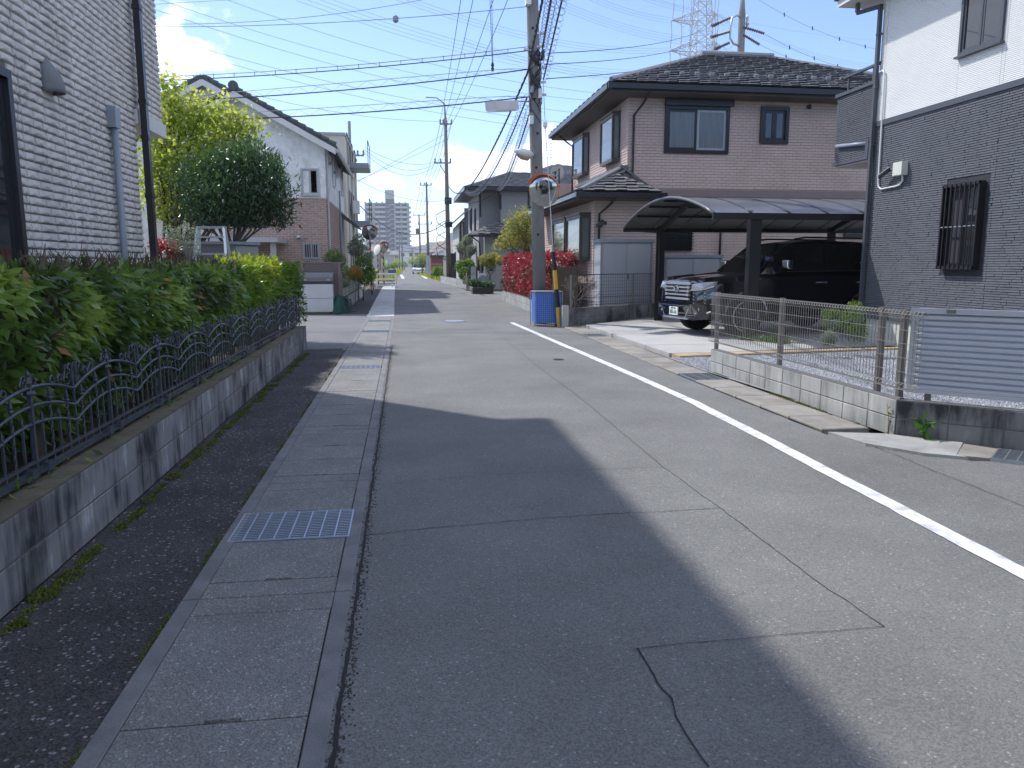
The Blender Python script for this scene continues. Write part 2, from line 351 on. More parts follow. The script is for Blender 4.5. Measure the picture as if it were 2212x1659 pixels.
# ------------------------------------------------------------------ left gutter: precast covers between curbs
GX0, GX1 = -1.02, -.27
gut = thing('roadside_gutter', '', '', (GX0, 2, 0)); gut['kind'] = 'structure'
MB().box(GX0, GX1, -3, 62, -.35, -.33).build('gutter_channel', M['dark_pit'], gut)
def chunk(x0, x1, y0, y1, z1=.004, ch=.004, z0=-.03):
    return MB().add([(x0,y0,z0),(x1,y0,z0),(x1,y1,z0),(x0,y1,z0),(x0,y0,z1-ch),(x1,y0,z1-ch),(x1,y1,z1-ch),(x0,y1,z1-ch),(x0+ch,y0+ch,z1),(x1-ch,y0+ch,z1),(x1-ch,y1-ch,z1),(x0+ch,y1-ch,z1)],
        [(0,1,5,4),(1,2,6,5),(2,3,7,6),(3,0,4,7),(4,5,9,8),(5,6,10,9),(6,7,11,10),(7,4,8,11),(8,9,10,11)])
# frame units: 2 m long with side curbs, end strips and inset lids. lid joints measured from the photo
units = [(.35, 2.30), (2.31, 3.31)]
joints = [2.31-1.98, G(1300/1.8228*0+389, 1295).y, G(556, 1045).y]
uy = []; y = joints[1]
ujs = [3.44-2.0, 3.44, 5.30, 7.0]   # unit ends
y = 7.0
while y < 22.3: y += 2.0; ujs.append(y)
rnd = random.Random(5)
grate_at = {2: (4.17, 4.64)}
def lid(x0, x1, y0, y1, parent):
    """cover slab with a lifting slot in its near edge"""
    ch = .004; sx = (x0+x1)/2+.02; sw = .06; sd = .018
    mb = MB()
    for (a, b, c, d) in ((x0, sx-sw, y0, y0+sd), (sx+sw, x1, y0, y0+sd), (x0, x1, y0+sd, y1)): mb.v, mb.f = mb.v, mb.f; mb.box(a, b, c, d, -.03, .004)
    mb.build('gutter_cover', M['cover'], parent)
for i, (a, b) in enumerate(zip(ujs[:-1], ujs[1:])):
    a2, b2 = a+.006, b-.006
    for (x0, x1) in ((GX0, GX0+.075), (GX1-.075, GX1)): chunk(x0, x1, a2, b2, .005).build('gutter_curb', M['curb'], gut)
    e = .17
    chunk(GX0+.077, GX1-.077, a2, a+e).build('gutter_end_strip', M['cover'], gut); chunk(GX0+.077, GX1-.077, b-e, b2).build('gutter_end_strip', M['cover'], gut)
    ya, yb = a+e+.008, b-e-.008
    if i == 1:   # the unit with the near grating
        lid(GX0+.080, GX1-.080, ya, 4.15, gut); lid(GX0+.080, GX1-.080, 4.66, yb, gut)
    elif i in (5, 8, 9):
        yc = ya+.05 if i != 9 else yb-.5
        if i == 5: lid(GX0+.080, GX1-.080, ya+.33, yb-.4, gut); lid(GX0+.080, GX1-.080, yb-.39, yb, gut)
        elif i == 8: lid(GX0+.080, GX1-.080, ya+.43, yb, gut)
        else: lid(GX0+.080, GX1-.080, ya, yb-.5, gut)
    else:
        nl = 3 if i in (2, 3) else 2
        st = (yb-ya)/nl
        for k in range(nl): lid(GX0+.080, GX1-.080, ya+k*st+.004, ya+(k+1)*st-.004, gut)
# newer pale covers after the lane
y = 22.4
k = 0
def curveX(y): return np.interp(y, [r[0] for r in RD], [r[1] for r in RD])
while y < 50:
    ln = 1.95; x1 = float(curveX(y+1)); 
    chunk(x1-.78, x1, y, y+ln, .006).build('gutter_cover', M['gutter_new'], gut)
    y += ln+.02; k += 1
# crumbled road edge along the gutter
mb = MB()
for i in range(2600):
    yy = 1.5+13*rnd.random()**1.6; xx = -.235+rnd.gauss(0, .018); s = rnd.uniform(.002, .0065)
    h = s*.8; a = rnd.random()*3
    vs = [(xx+s*math.cos(a+t), yy+s*1.2*math.sin(a+t), .001) for t in (0, 1.6, 3.1, 4.6)]+[(xx, yy, .001+h)]
    mb.add(vs, [(0, 1, 4), (1, 2, 4), (2, 3, 4), (3, 0, 4)])
mb.build('loose_grit', M['asphalt_old'], kind='stuff')
crackline([(-.245, .8, 0), (-.245, 14, 0)], .010, .006, .003)
# ------------------------------------------------------------------ gratings
def grating(x0, x1, y0, y1, label, nb, nc, z=.008, along='x', group='steel gratings over the gutters'):
    t = thing('drain_grating', label, 'drain grating', ((x0+x1)/2, (y0+y1)/2, 0), group)
    mb = MB()
    for (a, b, c, d) in ((x0, x1, y0, y0+.008), (x0, x1, y1-.008, y1), (x0, x0+.008, y0+.008, y1-.008), (x1-.008, x1, y0+.008, y1-.008)): mb.box(a, b, c, d, -.028, z)
    mb.build('frame', M['steel'], t)
    me = None
    for i in range(nb):
        v = y0+.008+(y1-y0-.016)*(i+.5)/nb if along == 'x' else x0+.008+(x1-x0-.016)*(i+.5)/nb
        mb = MB()
        if along == 'x': mb.box(x0+.008, x1-.008, v-.0035, v+.0035, -.010, z-.001)
        else: mb.box(v-.003, v+.003, y0+.008, y1-.008, -.025, z-.001)
        mb.build('bar', M['steel'], t)
    for i in range(1, nc+1):
        mb = MB()
        if along == 'x': v = x0+(x1-x0)*i/(nc+1); mb.box(v-.004, v+.004, y0+.008, y1-.008, -.02, z+.0015)
        else: v = y0+(y1-y0)*i/(nc+1); mb.box(x0+.008, x1-.008, v-.004, v+.004, -.02, z+.0015)
        mb.build('cross_bar', M['steel'], t)
    return t
grating(GX0+.04, GX1-.06, 4.165, 4.645, 'nearest bright steel grating set in the left gutter beside the old pavement', 16, 7)
grating(GX0+.09, GX1-.09, ujs[5]+.18, ujs[5]+.5, 'second grating in the left gutter, sunlit, level with the end of the old pavement', 12, 7)
grating(GX0+.09, GX1-.09, ujs[8]+.18, ujs[8]+.6, 'third grating in the left gutter, beside the side lane', 6, 7)
grating(GX0+.09, GX1-.09, ujs[10]-.68, ujs[10]-.2, 'fourth grating in the left gutter, at the start of the pale new covers', 6, 7)
# ------------------------------------------------------------------ right gutter: single concrete blocks
gr = thing('gutter_right', '', '', (3.7, 10, 0)); gr['kind'] = 'structure'
y = 6.35
def rx(y): return float(np.interp(y, [6, 10.5, 18, 23, 28, 40], [3.72, 3.66, 3.74, 4.0, 4.08, 3.85]))
i = 0
while y < 30:
    ln = .6 if y < 18.3 else .62
    x0 = rx(y); w = .46 if y < 17.5 else .42
    if abs(y-9.35) < .05 or abs(y-15.35) < .05: y += ln; continue
    if 18.0 < y < 19.8: y += ln; continue
    chunk(x0, x0+w, y+.004, y+ln-.006, .018+.004*rnd.random(), .008, -.04).build('gutter_block', M['gutter_r'], gr); y += ln
    i += 1
grating(3.69, 4.1, 9.355, 9.94, 'steel grating in the right gutter at the end of the pale block wall', 11, 2, .02, 'x')
grating(3.72, 4.14, 15.355, 15.94, 'steel grating in the right gutter in front of the driveway slab', 10, 2, .02, 'y')
sheet('dark_joint', [(3.712, 6.35), (4.2, 6.35), (4.2, 20), (3.77, 20), (3.735, 18), (3.655, 10.5)], .002, M['crack'])
# concrete patch, brown cover and grating at the right corner
cp = [G(*K(2600, 1000, 1432, *q)) for q in [(1020, 1095), (1250, 1165), (1600, 1225), (1870, 1250), (1800, 1235), (1840, 1160), (1600, 1135), (1370, 1105)]]
mb = MB(); mb.prism([(p.x, p.y, .02) for p in cp], (0, 0, -.05)); mb.build('concrete_patch', M['patch'], kind='structure')
cp = [G(*K(2600, 1000, 1432, *q)) for q in [(1795, 1235), (2005, 1255), (2050, 1195), (1845, 1165)]]
mb = MB(); mb.prism([(p.x, p.y, .016) for p in cp], (0, 0, -.05)); mb.build('gutter_block', M['gutter_r'], gr)
def quadgrate(cs, label):
    c = sum(cs, Vector())/4; t = thing('drain_grating', label, 'drain grating', (c.x, c.y, 0), 'steel gratings over the gutters')
    mb = MB()
    for a, b in zip(cs, cs[1:]+cs[:1]): mb.beam(a+Vector((0, 0, .01)), b+Vector((0, 0, .01)), .012, .03)
    mb.build('frame', M['steel'], t)
    for i in range(1, 9):
        MB().beam(cs[0].lerp(cs[3], i/9)+Vector((0, 0, .01)), cs[1].lerp(cs[2], i/9)+Vector((0, 0, .01)), .009, .024).build('bar', M['steel'], t)
    for i in range(1, 6):
        MB().beam(cs[0].lerp(cs[1], i/6)+Vector((0, 0, .012)), cs[3].lerp(cs[2], i/6)+Vector((0, 0, .012)), .008, .024).build('cross_bar', M['steel'], t)
    sheet('pit', [(p.x, p.y) for p in cs], .003, M['dark_pit'])
A = G(*K(2600, 1000, 1432, 2010, 1258)); B = G(*K(2600, 1000, 1432, 2055, 1200)); d = Vector((.72, -.69, 0))
quadgrate([A, A+d*.5, B+d*.5, B], 'steel grating at the right edge of the photo below the dark block wall')
# manhole lids
def manhole(p, r, label, colr):
    t = thing('manhole_cover', label, 'manhole cover', (p.x, p.y, 0))
    MB().lathe([(r, 0), (r, .006), (r-.01, .008)], p, 24).build('rim', M['iron'], t)
    MB().lathe([(r-.02, 0), (r-.02, .011)], p, 24).build('lid', colr, t)
manhole(G(1206, 777), .09, 'small dark round cover in the road near the white line', M['crack'])
manhole(G(982, 694), .3, 'round bluish manhole cover further up the road', M['steel'])
# driveway slabs, tan tile border, gravel
dz = .06
def gp(q, z=0): v = G(*K(1900, 1100, 800, *q), z); return v
J1 = gp((1320, 640)); J2 = gp((1710, 772))
def slab(name, xy, m, z=dz, parent=None):
    mb = MB(); mb.prism([(p[0], p[1], z) for p in xy], (0, 0, -.12)); return mb.build(name, m, parent, kind=None if parent else 'structure')
dw = thing('driveway', '', '', (5, 14, 0)); dw['kind'] = 'structure'
DY = [11.55, 12.9, 14.6, 17.6]
slab('slab', [(4.25, 11.95), (12, 12.6), (12, 13.4), (4.25, 13.2)], M['slab'], parent=dw)
slab('slab', [(4.25, 13.215), (12, 13.415), (12, 15.7), (4.25, 15.4)], M['slab'], parent=dw)
slab('slab', [(4.25, 15.415), (12, 15.715), (12, 20.5), (6.8, 20.4), (4.25, 17.8)], M['slab'], parent=dw)
slab('slab', [(12.02, 12.6), (16, 12.6), (16, 20.5), (12.02, 20.5)], M['slab'], parent=dw)
M['tan_tile'] = mat('tan tile', (.42, .31, .2), .8, .15, 5, .2, 60, ov=.15)
for i in range(12):
    x = 4.28+i*.45; y0 = 11.55+.065*i
    mb = MB(); mb.prism([(x, y0, dz), (x+.44, y0+.065, dz), (x+.44, y0+.43, dz), (x, y0+.36, dz)], (0, 0, -.1)); mb.build('border_tile', M['tan_tile'], dw)
M['pebble'] = mat('crushed stone', (.34, .36, .39), .9, .4, 40)
M['pebble2'] = mat('crushed stone pale', (.5, .51, .53), .9, .3, 40)
sheet('gravel_bed', [(4.1, 11.6), (4.1, 10.12), (4.3, 6.2), (6.6, 3.9), (9, 3.9), (9, 12.6)], .03, M['gravel_bed'])
mb = MB(); mb2 = MB()
for i in range(30000):
    u = rnd.random()
    y = 4.3+7.4*u; x = 4.32+4.2*rnd.random()
    if i % 12 == 0: y = 10.16+1.4*rnd.random(); x = 4.12+.6*rnd.random()
    if y < 6.2 and x < 4.35+(6.2-y)*1.05: continue
    if y > 11.55+.14*(x-4.28): continue
    s = rnd.uniform(.007, .017); a = rnd.random()*6; q = mb if rnd.random() < .6 else mb2; z = .03
    vs = [(x+s*math.cos(a+t)*rnd.uniform(.7, 1.1), y+s*math.sin(a+t), z) for t in (0, 2.1, 4.2)]+[(x+s*rnd.uniform(-.4, .4), y, z+s*rnd.uniform(.7, 1.3))]
    q.add(vs, [(0, 1, 3), (1, 2, 3), (2, 0, 3)])
mb.build('gravel', M['pebble'], kind='stuff'); mb2.build('gravel', M['pebble2'], kind='stuff')
# ================================================================== helper: blocks wall
def blockmat(name, base, dark, pale, amount=.8):
    """stained concrete block: soot streaks running down, pale lime bloom"""
    m, t, n, l, b = nmat(name)
    geo = n.new('ShaderNodeNewGeometry'); mp_ = n.new('ShaderNodeMapping'); mp_.inputs['Scale'].default_value = (9, 9, 1.4); l.new(geo.outputs['Position'], mp_.inputs[0])
    a = n.new('ShaderNodeTexNoise'); a.inputs['Scale'].default_value = 1.0; a.inputs['Detail'].default_value = 9; a.inputs['Roughness'].default_value = .68; l.new(mp_.outputs[0], a.inputs['Vector'])
    big = n.new('ShaderNodeTexNoise'); big.inputs['Scale'].default_value = 2.3; big.inputs['Detail'].default_value = 4; l.new(geo.outputs['Position'], big.inputs['Vector'])
    ad = n.new('ShaderNodeMath'); ad.operation = 'ADD'; l.new(a.outputs['Fac'], ad.inputs[0]); l.new(big.outputs['Fac'], ad.inputs[1])
    oi = n.new('ShaderNodeObjectInfo'); o2 = n.new('ShaderNodeMath'); o2.operation = 'MULTIPLY_ADD'; l.new(oi.outputs['Random'], o2.inputs[0]); o2.inputs[1].default_value = .12; l.new(ad.outputs[0], o2.inputs[2])
    r = n.new('ShaderNodeMapRange'); r.inputs[1].default_value = .98; r.inputs[2].default_value = 1.28; r.inputs[4].default_value = amount; l.new(o2.outputs[0], r.inputs[0])
    r2 = n.new('ShaderNodeMapRange'); r2.inputs[1].default_value = .9; r2.inputs[2].default_value = .78; r2.inputs[4].default_value = .8; l.new(o2.outputs[0], r2.inputs[0])
    m1 = n.new('ShaderNodeMix'); m1.data_type = 'RGBA'; l.new(r.outputs[0], m1.inputs[0]); m1.inputs[6].default_value = (*base, 1); m1.inputs[7].default_value = (*dark, 1)
    m2 = n.new('ShaderNodeMix'); m2.data_type = 'RGBA'; l.new(r2.outputs[0], m2.inputs[0]); l.new(m1.outputs[2], m2.inputs[6]); m2.inputs[7].default_value = (*pale, 1)
    l.new(m2.outputs[2], b.inputs['Base Color']); b.inputs['Roughness'].default_value = .9; b.inputs['Specular IOR Level'].default_value = .25
    f = n.new('ShaderNodeTexNoise'); f.inputs['Scale'].default_value = 170; f.inputs['Detail'].default_value = 3; l.new(geo.outputs['Position'], f.inputs['Vector'])
    bn = n.new('ShaderNodeBump'); bn.inputs['Strength'].default_value = .35; bn.inputs['Distance'].default_value = .004; l.new(f.outputs['Fac'], bn.inputs['Height']); l.new(bn.outputs[0], b.inputs['Normal'])
    return m
M['block_stained'] = blockmat('stained block', (.23, .235, .245), (.03, .032, .037), (.46, .48, .52), .97)
M['block_pale'] = blockmat('pale block', (.37, .38, .37), (.17, .175, .17), (.46, .47, .46), .7)
M['block_dark'] = blockmat('sooty block', (.2, .2, .2), (.03, .032, .035), (.3, .31, .31), .95)
M['mortar'] = mat('mortar', (.12, .12, .12), .95, .2, 20)
M['wall_cap'] = mat('mossy wall top', (.135, .12, .08), .95, .3, 9, .5, 80, dirt=(.07, .06, .04), dscale=4, damt=.6)
_blk = {}
def blockmesh(L_, H_, D_, ch, m):
    k = (round(L_, 3), round(H_, 3), round(D_, 3), m.name)
    if k not in _blk:
        a, b, c = L_/2, H_/2, D_
        mb = MB().add([(-a, c, -b), (a, c, -b), (a, c, b), (-a, c, b), (-a, ch, -b), (a, ch, -b), (a, ch, b), (-a, ch, b), (-a+ch, 0, -b+ch), (a-ch, 0, -b+ch), (a-ch, 0, b-ch), (-a+ch, 0, b-ch)],
            [(3, 2, 1, 0), (0, 1, 5, 4), (1, 2, 6, 5), (2, 3, 7, 6), (3, 0, 4, 7), (4, 5, 9, 8), (5, 6, 10, 9), (6, 7, 11, 10), (7, 4, 8, 11), (8, 9, 10, 11)])
        me = mb.mesh('block'); me.materials.append(m); _blk[k] = me
    return _blk[k]
def blockwall(label, p0, p1, z0, courses, h, D, m, name='block_wall', Lb=.39, jn=.009, cap=None, first=0, stagger=False):
    """front face runs p0->p1; thickness to the left of that direction"""
    p0, p1 = Vector((*p0, 0)), Vector((*p1, 0)); d = (p1-p0); ln = d.length; d.normalize(); back = Vector((-d.y, d.x, 0)); rz = math.atan2(d.y, d.x)
    t = thing(name, label, 'block wall', p0)
    c = (p0+p1)/2+back*(D/2)
    MB().obox(c+Vector((0, 0, z0+courses*(h+jn)/2)), d, back, (0, 0, 1), ln/2-.004, D/2-.004, courses*(h+jn)/2-.003).build('mortar', M['mortar'], t)
    n = max(1, round(ln/(Lb+jn))); bl = ln/n-jn
    for r in range(courses):
        for i in range(n):
            q = p0+d*((i+.5)*(bl+jn)); q.z = z0+r*(h+jn)+h/2
            o = inst('block', blockmesh(bl, h, D, .004, m), q+back*rnd.uniform(-.0015, .0015), t, rot=(0, 0, rz))
    if cap:
        z = z0+courses*(h+jn)
        MB().obox(c+Vector((0, 0, z+.002)), d, back, (0, 0, 1), ln/2, D/2+.001, .004).build('cap', cap, t)
    return t
blockwall('long stained grey block wall with soot streaks under the iron fence and hedge', (-1.73, .4), (-1.73, 14.0), 0, 2, .192, .21, M['block_stained'], cap=M['wall_cap'])
blockwall('pale clean block wall under the wire mesh fence on the right', (4.2, 10.12), (4.24, 6.08), 0, 2, .155, .12, M['block_pale'])
blockwall('sooty dark block wall running off the right edge below the silver louvre fence', (4.245, 6.075), (4.245+.72*3.2, 6.075-.69*3.2), 0, 2, .155, .12, M['block_dark'])
blockwall('low pale block wall below the lattice fence beyond the side lane', (-1.87, 24.3), (-1.87, 36.5), 0, 2, .2, .15, M['block_pale'])
blockwall('short pale end of the block wall facing the side lane behind the white storage box', (-2.35, 24.28), (-1.87, 24.28), 0, 2, .2, .15, M['block_pale'])
blockwall('grey two course block wall in front of the pink house shed', (3.74, 17.95), (6.7, 20.1), 0, 2, .21, .13, M['block_dark'])
blockwall('low weathered block wall under the red hedge', (3.95, 31.2), (3.9, 23.2), 0, 2, .2, .15, M['block_pale'])
blockwall('short block wall behind the blue bin', (3.9, 20.7), (3.72, 18.0), 0, 2, .2, .12, M['block_dark'])
blockwall('low weathered block wall under the green shrubs of the grey house', (2.9, 62), (3.75, 42), 0, 2, .25, .15, M['block_pale'])
# moss: tufts made of tiny blades along the wall foot
def foliage(name, centers, size, m, parent=None, wid=.35, droop=.2, label=None, kind='stuff', lv=None, up=.0, sz_var=.4, outw=None, fold=.25):
    """one leaf per centre: 5 vertices, 4 triangles, folded on the midrib"""
    C = np.asarray(centers, dtype=np.float64); n = len(C)
    if n == 0: return None
    d = np.random.normal(size=(n, 3)); 
    if outw is not None: d = d*.75+np.asarray(outw)
    d[:, 2] += up; d /= np.linalg.norm(d, axis=1)[:, None]+1e-9; d[:, 2] -= droop; d /= np.linalg.norm(d, axis=1)[:, None]+1e-9
    a = np.random.normal(size=(n, 3)); s = np.cross(d, a); s /= np.linalg.norm(s, axis=1)[:, None]+1e-9
    nn = np.cross(s, d)
    ln = size*(1+sz_var*np.random.uniform(-1, 1, n))[:, None]; w = ln*wid/2
    V = np.stack([C, C+d*ln*.45+s*w+nn*w*fold, C+d*ln, C+d*ln*.45-s*w+nn*w*fold, C+d*ln*.45], 1).reshape(-1, 3)
    b = (np.arange(n)*5)[:, None]
    F = np.concatenate([b+np.array([[0, 4, 1]]), b+np.array([[1, 4, 2]]), b+np.array([[0, 3, 4]]), b+np.array([[3, 2, 4]])], 1).reshape(-1, 3)
    off = WL[parent.name] if parent else Vector((0, 0, 0)); V = V-np.array(off)
    me = bpy.data.meshes.new(name); me.vertices.add(len(V)); me.vertices.foreach_set('co', V.astype(np.float32).ravel())
    nf = len(F); me.loops.add(nf*3); me.loops.foreach_set('vertex_index', F.astype(np.int32).ravel())
    me.polygons.add(nf); me.polygons.foreach_set('loop_start', np.arange(nf, dtype=np.int32)*3); me.update(calc_edges=True)
    val = np.random.uniform(0, 1, n) if lv is None else np.clip(np.asarray(lv)+np.random.normal(0, .12, n), 0, 1)
    at = me.attributes.new('lv', 'FLOAT', 'FACE'); at.data.foreach_set('value', np.repeat(val, 4).astype(np.float32))
    me.materials.append(m); o = bpy.data.objects.new(name, me); col.objects.link(o)
    if parent: o.parent = parent; WL[o.name] = WL[parent.name]
    return tag(o, label, kind=kind)
C = []
for cx, cy, rx_, ry_, n in [(G(46, 1350).x, G(46, 1350).y, .03, .02, 500)]+[(-1.66+.04*rnd.random(), 3.3+i*.28+rnd.uniform(-.1, .1), rnd.uniform(.02, .075), rnd.uniform(.04, .17), 500) for i in range(36)]:
    if cy > 3.2 or n == 500:
        k = int(n*(.4+rnd.random())); r = np.sqrt(np.random.rand(k)); th = np.random.rand(k)*6.283
        x = cx+rx_*r*np.cos(th); yv = cy+ry_*r*np.sin(th); z = .002+.014*(1-r)
        ok = x > -1.725
        C += list(zip(x[ok], yv[ok], z[ok]))
foliage('moss', C, .012, M['moss'], None, .6, 0, kind='stuff', up=.7)
C = []
for i in range(5200):
    yy = rnd.uniform(6.1, 10.1); 
    if mnoise.noise(Vector((yy*1.7, 3, 0))) > -.0: C.append((4.175-abs(rnd.gauss(0, .018)), yy, .02+.01*rnd.random()))
foliage('moss', C, .011, M['moss'], None, .6, 0, kind='stuff', up=.7)
C = [(GX0-abs(rnd.gauss(0, .012)), yy, .003) for yy in [rnd.uniform(1.9, 14) for _ in range(6000)] if mnoise.noise(Vector((yy*2.1, 7, 0))) > .05]
foliage('moss', C, .010, M['moss'], None, .6, 0, kind='stuff', up=.6)
# ================================================================== siding / brick pieces as geometry
def rockmesh(kind, k, m):
    r = random.Random(k*7+3)
    if kind == 'rock':     # unit piece: x -.5...5, z -.5...5, y 0 (back, at joint level) to -1 (front)
        e = .03
        def P(x, z, y): return (x, -y, z)
        j = lambda a: r.uniform(.75, 1)*a
        vs = [P(-.5, -.5, 0), P(.5, -.5, 0), P(.5, .5, 0), P(-.5, .5, 0)]
        vs += [P(-.47, -.40, j(.8)), P(r.uniform(-.15, .1), -.38, j(1)), P(.47, -.40, j(.8)), P(.47, .40, j(.55)), P(r.uniform(-.1, .2), .38, j(.75)), P(-.47, .40, j(.5)), P(r.uniform(-.2, .2), r.uniform(-.2, 0), 1.1)]
        fs = [(0, 1, 5, 4), (1, 6, 5), (1, 2, 7, 6), (2, 3, 9, 8), (2, 8, 7), (3, 0, 4, 9), (4, 5, 10), (5, 6, 10), (6, 7, 10), (7, 8, 10), (8, 9, 10), (9, 4, 10)]
    else:                  # flat faced piece with chamfer; slightly tilted face
        a, b = (.012, .12) if kind == 'ledge' else (.02, .07)
        t = r.uniform(.75, 1.1) if kind == 'ledge' else 1; t2 = t*(r.uniform(.6, 1.1) if kind == 'ledge' else 1)
        vs = [(-.5, 0, -.5), (.5, 0, -.5), (.5, 0, .5), (-.5, 0, .5), (-.5+a, -t, -.5+b), (.5-a, -t2, -.5+b), (.5-a, -t2*.9, .5-b), (-.5+a, -t*.9, .5-b)]
        fs = [(0, 1, 5, 4), (1, 2, 6, 5), (2, 3, 7, 6), (3, 0, 4, 7), (4, 5, 6, 7)]
    mb = MB().add(vs, fs); me = mb.mesh('piece'); me.materials.append(m); return me, vs, fs
def pieces(name, parent, O, U, W, H, rowh, lmin, lmax, depth, m, kind='flat', max_ind=300, holes=(), gap=.006, gapu=None, panel=0, stagger=True, seed=1):
    """rows of pieces on a wall: O bottom corner, U horizontal direction (outward is to its right)"""
    r = random.Random(seed); O = Vector(O); U = Vector((*U, 0)).normalized(); Bk = Vector((-U.y, U.x, 0)); rz = math.atan2(U.y, U.x)
    var = [rockmesh(kind, k, m) for k in range(6)]
    allp = []; nr = int(round(H/rowh)); rh = H/nr
    for i in range(nr):
        x = -r.random()*lmax if stagger else 0
        if stagger == 'half': x = -(i % 2)*.5*lmin
        z = (i+.5)*rh; lastk = 0
        while x < W:
            l = r.uniform(lmin, lmax); a, b = max(0, x), min(W, x+l); x += l
            if panel:
                k = math.floor((a+1e-4)/panel+1)*panel
                if a < k < b: b = k; x = k-(r.random()*lmax*.7 if stagger != 'half' else (i % 2)*.5*lmin)*0; a = max(a, lastk if a < lastk else a); lastk = k
            if b-a < .03: continue
            segs = [(a, b)]
            for (h0, h1, g0, g1) in holes:
                if g0-rh*.5 < z < g1+rh*.5:
                    ns = []
                    for (p, q) in segs:
                        if q <= h0 or p >= h1: ns.append((p, q))
                        else:
                            if p < h0: ns.append((p, h0))
                            if q > h1: ns.append((h1, q))
                    segs = ns
            for (p, q) in segs:
                if q-p > .02: allp.append(((p+q)/2, z, q-p-(gap if gapu is None else gapu)))
    camp = Vector((0, 0, 1.5))
    allp.sort(key=lambda t: -(t[2]*rh)/((O+U*t[0]+Vector((0, 0, t[1]))-camp).length_squared))
    mb = MB()
    for i, (cx, cz, l) in enumerate(allp):
        c = O+U*cx+Vector((0, 0, cz)); me, vs, fs = var[r.randrange(6)]; dd = depth*r.uniform(.8, 1.15)
        if i < max_ind: inst(name, me, c, parent, (l, dd, rh-gap), (0, 0, rz))
        else: mb.add([c+U*(v[0]*l)+Bk*(v[1]*dd)+Vector((0, 0, v[2]*(rh-gap))) for v in vs], fs)
    if mb.v: mb.build(name, m, parent, kind='stuff')
def window(parent, O, U, w, h, fm, gm=None, fw=.05, depth=.05, split=2, curtain=None, proud=.03, bars=None, sill=False):
    """sliding window: O lower corner on the wall face, outward to the right of U"""
    O = Vector(O); U = Vector((*U, 0)).normalized(); Bk = Vector((-U.y, U.x, 0)); Z = Vector((0, 0, 1)); gm = gm or M['glass']
    def bx(mb, u0, u1, z0, z1, d0, d1):   # d outward positive
        c = O+U*((u0+u1)/2)+Z*((z0+z1)/2)-Bk*((d0+d1)/2); mb.obox(c, U, Bk, Z, (u1-u0)/2, abs(d1-d0)/2, (z1-z0)/2)
    f = MB()
    bx(f, 0, w, 0, fw, -.02, proud); bx(f, 0, w, h-fw, h, -.02, proud); bx(f, 0, fw, fw, h-fw, -.02, proud); bx(f, w-fw, w, fw, h-fw, -.02, proud)
    if sill: bx(f, -.03, w+.03, -.03, -.001, 0, proud+.04)
    fr = f.build('window', fm, parent)
    n = split; iw = (w-2*fw)/n
    for k in range(n):
        a = fw+k*iw; d = .006 if k % 2 else .014; e = fw*.75
        s = MB(); bx(s, a, a+e, fw, h-fw, -.01, d); bx(s, a+iw-e, a+iw, fw, h-fw, -.01, d); bx(s, a+e, a+iw-e, fw, fw+e, -.01, d); bx(s, a+e, a+iw-e, h-fw-e, h-fw, -.01, d)
        s.build('sash', fm, fr)
        gq = MB(); bx(gq, a+e, a+iw-e, fw+e, h-fw-e, -.012, -.004+.004*k); gq.build('pane', gm if not curtain else curtain, fr)
    return fr
# ================================================================== LEFT NEAR HOUSE
M['rock_siding'] = mat('pale stone siding', (.62, .60, .575), .85, .1, 3, .5, 110, ov=.07, dirt=(.38, .365, .35), dscale=2.2, damt=.55, stretch=(1.6, 1.6, .35))
M['joint_dark'] = mat('siding joint', (.17, .155, .15), .9, .1, 5)
M['eave_white'] = mat('white soffit', (.62, .62, .6), .7, .05, 3)
LH = thing('house', 'pale rock faced siding house at the left edge behind the hedge', 'house', (-3.2, 5, 0))
MB().box(-12, -3.205, -4, 10.27, 0, 3.36).build('lower_wall', M['joint_dark'], LH)
MB().box(-12, -3.205, -4, 11.40, 3.36, 6.9).build('upper_wall', M['joint_dark'], LH)
MB().box(-12, -2.8, -4.3, 11.45, 6.9, 7.02).build('roof', M['dark_frame'], LH)
MB().box(-5, -3.16, 10.28, 11.43, 3.18, 3.355).build('overhang_fascia', M['eave_white'], LH)
MB().box(-12, -3.185, -4, 10.25, -.05, .42).build('foundation', M['curb'], LH)
pieces('siding_brick', LH, (-3.205, 4.6, 1.1), (0, 1), 5.67, 2.26, .0753, .13, .34, .030, M['rock_siding'], 'rock', 230, holes=[(0, 2.55, 0, 1.98)], panel=.91, seed=4, gapu=.012)
pieces('siding_brick', LH, (-3.205, 4.6, 3.36), (0, 1), 6.8, 2.0, .0753, .13, .34, .030, M['rock_siding'], 'rock', 70, panel=.91, seed=5, gapu=.012)
# sides of the corner
window(LH, (-3.2, 5.2, 1.0), (0, 1), 1.93, 2.06, M['dark_frame'], fw=.07, proud=.05)
# vent hood: half dome tapering down
mb = MB(); cv = Vector((-3.19, 7.88, 3.19)); ns, nv = 12, 8
rows = []
for i in range(nv+1):
    t = i/nv; z = .15-.30*t; rad = .115*math.sqrt(max(0, 1-(1-min(1, t*1.6))**2)) if t < .62 else .115; dep = .02+.13*math.sin(min(1, t*1.15)*math.pi/2)
    rows.append([cv+Vector((dep*math.sin(math.pi*k/ns), -rad*math.cos(math.pi*k/ns)*(1 if t > 0 else 0), z)) for k in range(ns+1)])
for a, b in zip(rows[:-1], rows[1:]):
    for k in range(ns): mb.quad(a[k], a[k+1], b[k+1], b[k])
vh = mb.build('vent_hood', mat('vent alu', (.17, .18, .195), .55, .1, 12), LH, smooth=True)
sm = vh.modifiers.new('s', 'SOLIDIFY'); sm.thickness = .004
MB().lathe([(.125, 0), (.125, .012), (.1, .018)], cv+Vector((-.005, 0, 0)), 20, 'x').build('vent_flange', M['grey_plastic'], LH)
